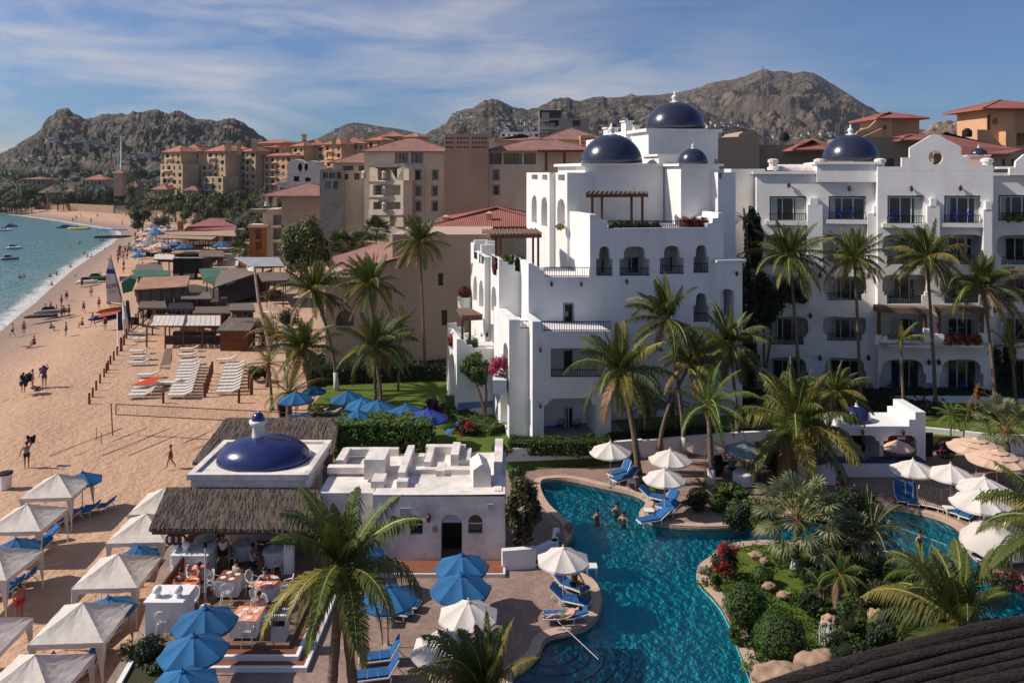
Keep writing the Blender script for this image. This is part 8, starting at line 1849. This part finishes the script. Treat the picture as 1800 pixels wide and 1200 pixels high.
# ================================================================== planting
def PB(bx, by, z): return G(bx, by, z)
def pt(cx, cy, b): return A(cx, cy, b.y)
PAL = [
 # base px, base z, crown px, key, scale, label, extra
 ((1122, 836), .0, (1092, 655), 'cocob1', 1.42, 'tall leaning coconut palm in front of the white hotel arch', dict(r0=.22, r1=.15, white=.25)),
 ((1203, 792), .3, (1172, 562), 'coco2', 1.35, 'taller coconut palm just behind the leaning one', dict(white=.9)),
 ((1297, 775), .3, (1282, 605), 'cocob3', 1.25, 'coconut palm right of the hotel tower by the peach umbrella', {}),
 ((1408, 720), GZ, (1388, 452), 'full1', 1.5, 'tall full-crowned palm in front of the dark passage', dict(bend=.1)),
 ((1513, 715), GZ, (1502, 455), 'full4', 1.25, 'slim palm between the first and second wing bays', dict(bend=.1)),
 ((1645, 715), GZ, (1629, 452), 'full2', 1.45, 'palm whose fronds cover the balconies below the gable', dict(bend=.1)),
 ((1750, 732), GZ, (1728, 505), 'cocob2', 1.25, 'palm with broad drooping crown at the corner bay of the wing', {}),
 ((1588, 738), GZ, (1583, 598), 'yel1', 1.15, 'small young palm with upright yellow fronds before the wing', dict(r0=.13, r1=.09)),
 ((1785, 712), GZ, (1777, 612), 'yel2', 1.45, 'yellow green palm at the right edge before the wing', {}),
 ((1395, 852), .0, (1400, 745), 'cocob4', 1.75, 'big low palm with sweeping fronds left of the pool bar', dict(r0=.24, r1=.2)),
 ((1447, 850), .0, (1470, 690), 'coco5', .95, 'dark palm leaning right behind the big low palm', dict(r0=.1, r1=.08)),
 ((1415, 850), .0, (1430, 760), 'light2', 1.2, 'thin stemmed green palm beside the big low palm', dict(r0=.09, r1=.07)),
 ((1251, 868), .0, (1245, 712), 'light1', 1.55, 'bright green palm above the sago clump', dict(r0=.2, r1=.14, white=1.4)),
 ((748, 668), .7, (738, 425), 'full3', 1.3, 'very tall thin palm against the plain brown wall', dict(bend=.05, r0=.16, r1=.10)),
 ((668, 700), .7, (650, 500), 'full4', 1.35, 'dark palm in front of the pink roof corner', dict(bend=.1)),
 ((672, 735), .6, (660, 612), 'cocob5', 1.35, 'palm with twin trunks and yellowing fronds on the lawn', dict(double=1)),
 ((592, 690), .7, (552, 512), 'full6', 1.5, 'palm leaning left with whitewashed foot at the lawn back', dict(white=1.6, bend=.4)),
 ((545, 720), .5, (535, 612), 'full5', 1.3, 'bushy palm between the log and the lawn', {}),
 ((508, 742), .3, (508, 690), 'thin1', 1.3, 'low scruffy palm at the sand edge above the thatched roof', dict(r0=.25, r1=.2)),
 ((478, 720), BS, (472, 640), 'thin2', 1.1, 'windblown pale palm behind the brown posts', {}),
 ((580, 1290), .0, (603, 1000), 'cocob6', 1.16, 'huge foreground palm with twin trunks over the restaurant steps', dict(r0=.2, r1=.15, double=2)),
 ((850, 1330), .0, (850, 1215), 'cocob7', .98, 'palm crown at the bottom edge left of the pool steps', {}),
 ((1685, 1330), .0, (1684, 1095), 'cocob8', 1.12, 'large palm with curving fronds behind the dark roof at lower right', {}),
 ((1875, 1250), .0, (1868, 925), 'coco9', 1.35, 'palm crown reaching in from the right edge over the white canopy', {}),
 ((1741, 776), GZ, (1716, 688), 'dry1', .8, 'thin dead palm with brown hanging leaves on the garden slope', dict(r0=.07, r1=.05)),
 ((1671, 782), GZ, (1672, 730), 'light3', .6, 'young thin palm on the lawn right of the bar', dict(r0=.06, r1=.05)),
 ((1693, 775), GZ, (1702, 722), 'yel3', .55, 'tiny slender palm beside the dead one', dict(r0=.05, r1=.04)),
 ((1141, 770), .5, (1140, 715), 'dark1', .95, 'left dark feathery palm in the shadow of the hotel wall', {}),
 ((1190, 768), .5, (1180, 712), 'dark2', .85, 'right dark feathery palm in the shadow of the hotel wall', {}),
 ((1325, 700), GZ, (1310, 385), 'dark3', .6, 'dark palm top poking from the creeper column', {}),
 ((470, 680), BS, (480, 585), 'thin3', 1.3, 'pale ragged palm at the foot of the log', {}),
 ((700, 690), .7, (705, 570), 'thin4', .9, 'thin yellow palm right of the twin trunk palm', dict(r0=.1, r1=.07)),
 ((1160, 790), .5, (1215, 640), 'coco3', 1.1, 'palm leaning right behind the two tall hotel palms', dict(bend=.4)),
 ((1545, 1015), .1, (1535, 930), 'dark3', 1.1, 'dark palm in the shrubs by the right pool', {}),
 ((1600, 1090), .1, (1625, 1010), 'light2', .9, 'green palm at the right end of the garden island', {}),
 ((1470, 1075), .1, (1478, 1010), 'light3', .6, 'small bright palm in the middle of the island', {}),
 ((1900, 730), GZ, (1890, 470), 'full2', 1.25, 'tall palm just outside the right edge before the wing', dict(bend=.1)),
 ((2010, 740), GZ, (2020, 560), 'cocob1', 1.25, 'palm outside the right edge on the wing lawn', {}),
 ((1900, 880), 0, (1905, 740), 'cocob3', 1.2, 'palm outside the right edge beside the tiered umbrellas', {}),
 ((600, 480), 0, (600, 432), 'fand1', 1.9, 'fan palm before the pierced brown wall', dict(detail=False)),
 ((660, 480), 0, (662, 408), 'fand2', 1.9, 'fan palm between the two beige apartment blocks', dict(detail=False)),
 ((630, 480), 0, (636, 428), 'fand3', 1.6, 'dark fan palm left of the taller fan palm', dict(detail=False)),
 ((845, 410), 5, (847, 355), 'fand4', 2.2, 'fan palm below the pierced square tower', dict(detail=False)),
 ((872, 410), 5, (872, 362), 'dark4', 1.2, 'small dark palm right of the tower fan palm', dict(detail=False)),
 ((420, 470), BS, (422, 440), 'fand5', 1.4, 'dark palm before the rust red building base', dict(detail=False)),
]
for (b, z, c, k, s, l, e) in PAL:
    e = dict(e); base = PB(*b, z); 
    if e.get('double'): e['double'] = base+V((.75 if e['double'] == 2 else -.5, .3, 0))
    palm(base, pt(*c, base), k, s, l, **e)
def fanpalm(b, z, c, s, l, key='fan1', th=.2):
    base = G(*b, z); return palm(base, A(*c, base.y), key, s, l, cat='palm tree', name='fan_palm', r0=th, r1=th*.85, white=.5 if z < .5 else 0)
fanpalm((1398, 1000), .1, (1403, 912), 1.25, 'large silver green fan palm in the middle of the garden island', 'fan1', .16)
fanpalm((1770, 812), .3, (1768, 752), 1.15, 'fan palm with thick trunk at the right edge above the tiered umbrellas', 'fan2', .24)
fanpalm((1510, 1010), .1, (1502, 955), .85, 'small fan palm at the right of the garden island', 'fan3', .08)
# leafy tree with yellow green clumps
def tree(label, b, z, c, rpx, m, n=2600, s=.16, trunks=3, clumps=14, name='leafy_tree'):
    base = G(*b, z); d = base.y; cc = A(*c, d); r_ = V((rpx[0]*d/F, rpx[0]*d/F, rpx[1]*d/F)); t = thing(name, label, 'tree', base); rr2 = random.Random(int(b[0]))
    mb = MB(); leafcloud(mb, cc, r_, n, s, rr2, clumps=clumps); mb.build('crown', m, t)
    for i in range(trunks):
        k = MB(); a = i*2*pi/trunks+.5; e = cc+V((math.cos(a)*r_.x*.5, math.sin(a)*r_.y*.5, r_.z*.1)); k.tube([base+V((.1*i, 0, -.1)), base.lerp(e, .5)+V((.15, 0, 0)), e], [.13, .09, .04], 6); k.build('trunk', BARK, t)
    return t
tree('broad yellow green tree behind the lawn palms', (530, 500), 0, (533, 432), (38, 52), leafmat('yellow_green_leaf', (.16, .17, .04), (.05, .065, .02)), 5200, .36, clumps=34)
tree('dark rounded tree left of the yellow green one', (580, 480), 0, (575, 440), (20, 22), LEAFD, 1500, .4)
tree('slender green tree growing beside the blue dado wall', (853, 738), GZ, (838, 645), (26, 30), LEAF, 2600, .15, 2, 16)
for i, (b, c, r_) in enumerate([((1315, 700), (1312, 560), (20, 130)), ((1300, 705), (1290, 690), (28, 40)), ((1340, 690), (1350, 520), (30, 60)), ((1325, 690), (1325, 420), (14, 50))]):
    tree(['tall dark creeper mass between the hotel tower and the wing', 'dark shrubbery at the foot of the creeper passage', 'dark foliage over the first wing balconies', 'dark upper tip of the creeper column'][i], b, GZ, c, r_, LEAFD, 3600, .2, 2, 18, 'dark_tree')
tree('dark tree at the right corner of the wing', (1775, 700), GZ, (1768, 650), (26, 50), LEAFD, 2600, .2)
tree('vine covered post tree by the corner of the pool house', (912, 985), 0, (918, 895), (30, 55), leafmat('olive_vine', (.11, .09, .03), (.03, .03, .012)), 3800, .13, 3, 22)
tree('small green tree behind the seated woman', (1330, 900), 0, (1285, 880), (36, 28), LEAF, 2400, .14, 2, 16)
# hedges and shrubs
HZ0 = G(600, 795, .3)
hedge('big clipped green hedge behind the pool house roof', [V((-10.5, 49, 0)), V((-5.0, 49, 0))], 2.6, 2.3, .6, LEAFL, 1000, .10, seed=4, round_=.5)
hedge('trimmed bright hedge along the foot of the hotel patio', [G(897, 788, GZ), G(1012, 790, GZ), G(1072, 786, GZ)], 1.4, .8, GZ-.2, LEAF, 420, seed=5)
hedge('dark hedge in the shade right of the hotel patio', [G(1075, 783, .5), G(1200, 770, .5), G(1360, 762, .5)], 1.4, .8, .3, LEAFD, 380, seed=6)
hedge('stepped bright green shrubs along the left foot of the hotel', [G(876, 762, GZ), G(845, 752, GZ), G(800, 730, GZ), G(784, 706, GZ)], 1.5, .7, GZ-.2, LEAFL, 380, seed=7)
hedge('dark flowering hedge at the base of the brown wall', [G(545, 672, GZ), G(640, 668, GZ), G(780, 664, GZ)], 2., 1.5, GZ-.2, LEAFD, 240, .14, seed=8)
hedge('dark low planting under the wing ground floor', [G(1330, 706, GZ), G(1530, 704, GZ), G(1745, 702, GZ)], 1.2, .9, GZ-.1, LEAFD, 260, .12, seed=9)
hedge('dark planting below the white retaining wall of the wing garden', [G(1480, 722, GZ), G(1640, 726, GZ)], 1.4, .8, GZ-.1, LEAFD, 260, .12, seed=10)
hedge('dark hedge at the right edge of the wing', [G(1745, 704, GZ), G(1850, 708, GZ), G(2150, 720, GZ)], 1.2, 1.4, GZ-.1, LEAFD, 200, .13, seed=11)
SHR = [
 ((1450, 995), (34, 24), LEAFD, 'dark shrub right of the fan palm trunk', 1800, .09),
 ((1530, 1000), (40, 26), LEAF, 'green shrub on the far side of the island', 2000, .09),
 ((1425, 1060), (26, 20), LEAFD, 'dark shrub left of the fountain', 1400, .07),
 ((1560, 1040), (40, 26), LEAFO, 'olive shrub near the island end', 1800, .08),
 ((1480, 1140), (40, 22), LEAFD, 'dark shrub before the log roof', 1800, .07),
 ((1340, 1010), (20, 14), LEAF, 'small green shrub above the round bushes', 800, .07),
 ((1260, 1020), (10, 16), LEAFL, 'narrow bright plant by the kerb below the bougainvillea', 500, .06),
 ((1590, 1130), (36, 26), LEAF, 'green shrub under the big curving fronds', 1600, .08),
 ((1300, 905), (30, 26), LEAFD, 'dark shrub at the base of the spit planting', 1600, .09),
 ((1395, 870), (30, 24), LEAFD, 'dark shrub left of the seated woman', 1400, .09),
 ((1440, 900), (36, 26), LEAF, 'green shrub above the fan palm', 1600, .09),
 ((1310, 1062), (40, 38), LEAF, 'round clipped bush at the upper left of the garden island', 3400, .055), ((1371, 1118), (47, 42), LEAF, 'largest round clipped bush in front on the garden island', 4200, .055),
 ((1276, 984), (24, 30), LEAFD, 'crimson bougainvillea at the tip of the garden island', 1200, .07), ((1500, 905), (62, 60), LEAFD, 'big dark leafy shrub mass beside the right pool', 5200, .10),
 ((1470, 950), (40, 34), LEAF, 'loose green shrub in the middle of the island', 2200, .08), ((1340, 905), (40, 30), LEAF, 'green shrub by the pool channel below the diners', 2200, .09),
 ((1498, 1090), (34, 34), LEAF, 'bright shrub near the island rocks', 2400, .07), ((1530, 1060), (30, 24), LEAFO, 'olive shrub right of the fountain grass', 1600, .07), ((1560, 1120), (40, 34), LEAFD, 'dark shrub behind the dark roof edge', 2200, .08), ((1600, 1060), (40, 40), LEAF, 'green shrub under the curving palm fronds', 2400, .08),
 ((1420, 1010), (26, 20), LEAFL, 'small bright plant at the fan palm foot', 900, .07), ((1395, 1160), (30, 16), LEAFD, 'dark low plants in the shade of the largest round bush', 900, .07), ((1640, 1150), (50, 30), LEAFO, 'brownish shrub at the dark roof edge', 1800, .08), ((1290, 1110), (14, 20), LEAFL, 'narrow low planting along the island kerb', 700, .06),
 ((1140, 855), (26, 9), LEAFL, 'low green plants at the foot of the slanting palm', 800, .08), ((1263, 815), (10, 22), LEAFD, 'dark shrub between the peach umbrella and the diners', 900, .09), ((1360, 800), (36, 30), LEAFD, 'dark shrubs left of the big low palm', 2000, .1), ((1660, 790), (18, 16), LEAFD, 'purple bougainvillea right of the pool bar', 700, .09),
 ((1690, 1010), (26, 18), LEAFD, 'dark shrub by the right pool edge', 900, .08), ((1770, 1020), (40, 14), LEAFD, 'red flowering plants on the ledge at the right edge', 1200, .07), ((760, 715), (16, 14), LEAFD, 'purple bougainvillea beside the royal blue umbrella', 600, .1), ((820, 752), (22, 16), LEAFD, 'maroon shrub in front of the left hotel corner', 1000, .1), ((497, 722), (10, 16), LEAFD, 'magenta bougainvillea at the end of the rear thatched roof', 600, .1),
 ((255, 1150), (40, 34), LEAFD, 'dark bushy planting between tents and blue umbrellas', 2800, .07), ((280, 1180), (30, 24), LEAFO, 'olive shrub at the bottom beside the lowest blue umbrella', 1400, .07), ((1225, 880), (24, 16), LEAFD, 'spiky dark plants at the end of the pool spit', 900, .1), ((880, 790), (18, 14), LEAFO, 'yellowish shrub behind the rooftop gable box', 800, .09), ((905, 835), (18, 14), LEAF, 'green shrub at the right end of the pool house roof', 900, .09), ((1700, 770), (60, 8), GRASS, '', 0, 0)]
for (cx, cy), (rx, ry), m, l, n, s in SHR:
    if not n: continue
    zg = .1 if cx > 1180 and cy > 880 else (GZ-.2 if cy < 800 and cx > 700 else .0)
    if cx < 320 and cy > 1100: zg = -.6
    b = G(cx, cy+ry, zg); d = b.y; c = A(cx, cy, d)
    fl = {'crimson': (BOUR, 1500), 'purple': (BOUP, 900), 'magenta': (BOUG, 700), 'maroon': (BOUR, 300), 'red flo': (BOUR, 700)}.get(next((k for k in ('crimson', 'purple', 'magenta', 'maroon', 'red flo') if l.startswith(k)), ''), None)
    shrub('shrub' if not fl else 'bougainvillea', l, 'shrub' if not fl else 'bougainvillea', c, V((rx*d/F, rx*d/F*.9, ry*d/F)), n, s, m, core=.8 if 'round clipped' in l else .62, flowers=fl[0] if fl else None, fn=fl[1] if fl else 0, clumps=0 if 'round' in l else 12)
for i, (x, y, s, l) in enumerate([(1237, 880, 1.0, 'dark sago palm clump beside the bright green palm'), (1600, 700, .7, 'low sago plant before the wing'), (1445, 1060, .8, 'spiky plant near the white fountain')]):
    b = G(x, y, .1 if i != 1 else GZ); t = thing('sago_palm', l, 'palm plant', b); c = bpy.data.objects.new('crown', crown_data('dark%d' % (5+i))); COL.objects.link(c); c.parent = t; c.location = (0, 0, .6); c.scale = (s*.6,)*3
    m = MB(); m.tube([b, b+V((0, 0, .65))], [.2, .15], 8); m.build('trunk', BARK, t)
# fountain plumes on the island
for x0, y0, y1, l in [(1452, 1022, 978, 'thin white fountain jets right of the fan palm'), (1452, 1134, 1092, 'lower white fountain jets by the rocks')]:
    b = G(x0, y0, .1); t = thing('fountain', l, 'fountain', b); m = MB(); rr2 = random.Random(x0+y0)
    for i in range(26): a = b+V((rr2.uniform(-.22, .22), rr2.uniform(-.15, .15), 0)); h = (y0-y1)*b.y/F*rr2.uniform(.5, 1.); m.tube([a, a+V((rr2.uniform(-.04, .04), 0, h*.6)), a+V((rr2.uniform(-.1, .1), 0, h))], [.012, .01, .004], 4)
    for i in range(120): a = b+V((rr2.gauss(0, .15), rr2.gauss(0, .1), rr2.uniform(.1, 1)*(y0-y1)*b.y/F)); blob(m, a, .016, 2, 0)
    m.build('water_jet', mat('water_spray', (.8, .82, .8), .3), t)
# rocks of the island
def rock(label, px, py, rx, ry, m=ROCK, zg=.1, name='boulder'):
    if py < 1150: rx *= .68; ry *= .68
    b = G(px, py+ry, zg); d = b.y; mb = MB(); blob(mb, A(px, py, d), V((rx*d/F, rx*d/F*.7, ry*d/F)), 14, .2, seed=px*.13); o = mb.build(name, m, None, True); tag(o, label, 'boulder')
for a in [('smooth pale boulder at the bottom tip of the garden island', 1375, 1190, 50, 20), ('pale boulder right of the bottom tip boulder', 1440, 1168, 40, 24), ('tan rock under the red bougainvillea', 1270, 1002, 18, 10), ('tan rock between the round bushes', 1352, 1030, 16, 10), ('rock beside the spiky plant', 1378, 1045, 18, 9), ('rock by the lower fountain', 1458, 1090, 22, 14), ('pale boulder behind the bright shrub', 1540, 1085, 24, 22), ('boulder half hidden by palm fronds', 1610, 1085, 22, 20), ('rock on the pool corner below the vine', 1000, 925, 10, 12), ('dark rock beside the planter wall', 985, 945, 12, 14), ('tan rock right of the bougainvillea tip', 1330, 975, 20, 8), ('rock left of the fan palm', 1345, 985, 14, 8), ('rock at the island end by the right pool', 1560, 1000, 24, 9)]: rock(*a)
# white draped canopy bottom right of the umbrellas
t = thing('white_canopy', 'large white rounded cloth canopy below the overlapping umbrellas', 'canopy', G(1745, 985, 0)); d = G(1745, 985, 0).y; m = MB(); c = A(1752, 948, d)
n = 24; vs = [c+V((0, 0, .9))]
for j, (r_, z) in enumerate([(.5, .82), (1.1, .5), (1.55, .05), (1.6, -.3)]):
    for i in range(n): a = 2*pi*i/n; vs.append(c+V((r_*math.cos(a)*(1+.03*math.cos(8*a)), r_*.9*math.sin(a)*(1+.03*math.cos(8*a)), z-.05*math.cos(8*a))))
m.add(vs, [(0, 1+i, 1+(i+1) % n) for i in range(n)]+[(1+j*n+i, 1+j*n+(i+1) % n, 1+(j+1)*n+(i+1) % n, 1+(j+1)*n+i) for j in range(3) for i in range(n)]); m.build('cloth', CANVAS, t, True)
m = MB(); m.tube([(c.x, c.y, 0), (c.x, c.y, c.z+.8)], .04, 6); m.build('pole', POLE, t)
# flower beds, low soil
struct('flower_bed', MB().poly([G(x, y, z) for x, y, z in [(890, 806, .55), (1045, 796, .55), (1125, 789, .55), (1127, 808, .03), (1045, 819, .03), (890, 826, .03)]]), GRASS)
struct('planting_strip', MB().prism([V((p.x, p.y, .012)) for p in [G(200, 1230, 0), G(262, 1112, 0), G(330, 1112, 0), G(300, 1230, 0)]], V((0, 0, -1.9))), SOIL)
gwall('white sloping kerb wall between the sand and the dark planting', [G(195, 1230, 0), G(256, 1122, 0)], .12, 0, .18, hb=1.8)
# dark palm-log roof close to the camera
t = thing('log_roof', 'dark ribbed roof edge crossing the bottom right corner close by', 'roof', (3, 4.6, 14.6))
ROOFK = mat('dark_roof_log', (.05, .034, .027), .75, .5, 5, 1, 20, stretch=(1, 6, 6))
a0 = A(1990, 1066, 5.2); b0 = A(1262, 1240, 4.4); step = V((.006, -.066, -.014)); up = V((0, 0, .045)); m = MB(); rr2 = random.Random(4)
for k in range(46):
    a = a0+step*k; b = b0+step*k+V((-.01*k, 0, 0)); pts = []
    for i in range(13): u = i/12; pts.append(b.lerp(a, u)+up*math.sin(u*pi)*1.6+V((rr2.uniform(-.006, .006), 0, rr2.uniform(-.006, .006))))
    m.tube(pts, [.031+.008*rr2.random()+(.012 if k % 5 == 0 else 0)]*len(pts), 8)
m.build('roof_logs', ROOFK, t, True)
m = MB(); m.prism([a0+V((0, 0, -.06)), b0+V((0, 0, -.06)), b0+step*46+V((-.4, 0, -.06)), a0+step*46+V((0, 0, -.06))], V((0, 0, -.1))); m.build('roof_deck', BLACK, t)

# low ground cover scattered over the island, countless small leaves
mb = MB(); rr2 = random.Random(77); n = 0; ip = [(p.x, p.y) for p in isle]
while n < 330:
    x, y = rr2.uniform(8, 34), rr2.uniform(25, 38.5)
    if not inside(x, y, ip): continue
    q = noise.noise(V((x*.35, y*.35, 3)))
    if q < -.08 and rr2.random() < .85: continue
    leafcloud(mb, (x, y, .15), (rr2.uniform(.25, .7), rr2.uniform(.2, .6), rr2.uniform(.12, .5)), 60, .07, rr2, inner=.3, mi=rr2.choice((0, 0, 1, 2))); n += 1
o = mb.build('ground_cover', [LEAF, LEAFD, LEAFL]); o['kind'] = 'stuff'; o['label'] = 'low mixed ground cover plants between the island bushes'; o['category'] = 'ground cover'
# scruffy planting between the beach cafe and the lawn
for i, (x, y, r_, m, l) in enumerate([(470, 585, 22, LEAFO, 'dry olive bush behind the brown hut'), (505, 560, 20, LEAFD, 'dark bush beside the cafe seats'), (455, 655, 16, LEAFO, 'straggly bush at the right end of the lounger area'), (560, 640, 26, LEAF, 'green bush below the left leaning palm'), (480, 520, 14, DRY, 'dry brown bush beside the leaning log top'), (520, 610, 20, LEAFO, 'olive bush between the lower palms')]):
    b = G(x, y+r_, BS if x < 510 else 0); d = b.y; shrub('shrub', l, 'shrub', A(x, y, d), V((r_*d/F*1.2, r_*d/F, r_*d/F)), 1300, .14, m, core=.5, clumps=12)

# more shacks, parasols and guests on the busy stretch
sx = random.Random(21)
for i, (x, y, w_, m, l) in enumerate([(262, 470, 22, GREYT, 'small grey roof left of the black booth'), (330, 440, 26, TAN, 'tan roof right under the wavy awning'), (372, 446, 20, GREYT, 'grey lean-to beside the yard wall'), (300, 432, 16, mat('blue_tarp', (.04, .12, .32), .8), 'blue tarp stall below the awnings'), (284, 492, 18, BLACK, 'black mesh stall at the left of the tarp shelter'), (345, 520, 24, GREYT, 'grey roof stall right of the tarp shelter'), (372, 545, 30, THATCH, 'low thatched shade behind the white shelter'), (268, 536, 22, THATCH, 'thatched shade left behind the white shelter'), (425, 540, 20, GREYT, 'dark stall behind the brown hut'), (318, 538, 20, BLACK, 'black shaded stall in the middle behind the white shelter')]):
    d = 1400*(18-BS-2.3)/(y-303); post_roof('beach_stall', l, 'stall', [A(x-w_, y-6, d*1.04), A(x+w_, y-7, d*1.04), A(x+w_+3, y+5, d*.97), A(x-w_-3, y+5, d*.97)], m, 3, zb=BS)
    wb = MB(); p0, p1 = A(x-w_, y-2, d*1.03), A(x+w_, y-2, d*1.03); wb.box(p0.x, p0.y, BS, p1.x, p0.y+.1, BS+1.9); wb.box(p0.x, d*.985, BS, p0.x+(p1.x-p0.x)*.55, d*.985+.5, BS+.9); wb.build('wall', BLACK if i % 2 else WOODG, [o for o in bpy.data.objects if o.get('label') == l][0])
    for k in range(2): c = G(x-w_+w_*k+6, y+24, BS); CW.put((c.x, c.y, BS), sx.uniform(0, 6), 1.5, 'pale chair, '+['left', 'right'][k]+' one in front of the '+' '.join(l.split()[:7]), 'chair', 'stall chairs')
for i in range(36):
    t_ = sx.random(); x = 240+t_*58+sx.gauss(0, 9); y = 456-t_*62+sx.gauss(0, 6); p = G(x, y, BS)
    if sdist(p.x, p.y) < 9: continue
    sx.choice([UB, UG, UP, UP, UG]).put((p.x, p.y, BS), sx.uniform(0, 3), sx.uniform(1., 1.35), 'small parasol packed among the crowd on the far busy beach', 'umbrella', 'packed parasols of the busy beach')
for i, (x, y, c, l) in enumerate([(318, 1052, 'brown', 'guest at the peach table behind the potted plant'), (385, 985, 'navy', 'guest in dark top at the middle restaurant table'), (415, 1035, 'grey', 'guest in grey beside the brown clothed table'), (455, 1095, 'white', 'guest in white at the square table by the steps'), (350, 1040, 'pink', 'guest in pink at the bright orange table'), (465, 1050, 'black', 'guest in black beneath the palm fronds')]):
    person('sit', G(x, y, zf), l, rz=i*1.3, s=1, top=True, tc=c, bc='navy', sk=i)
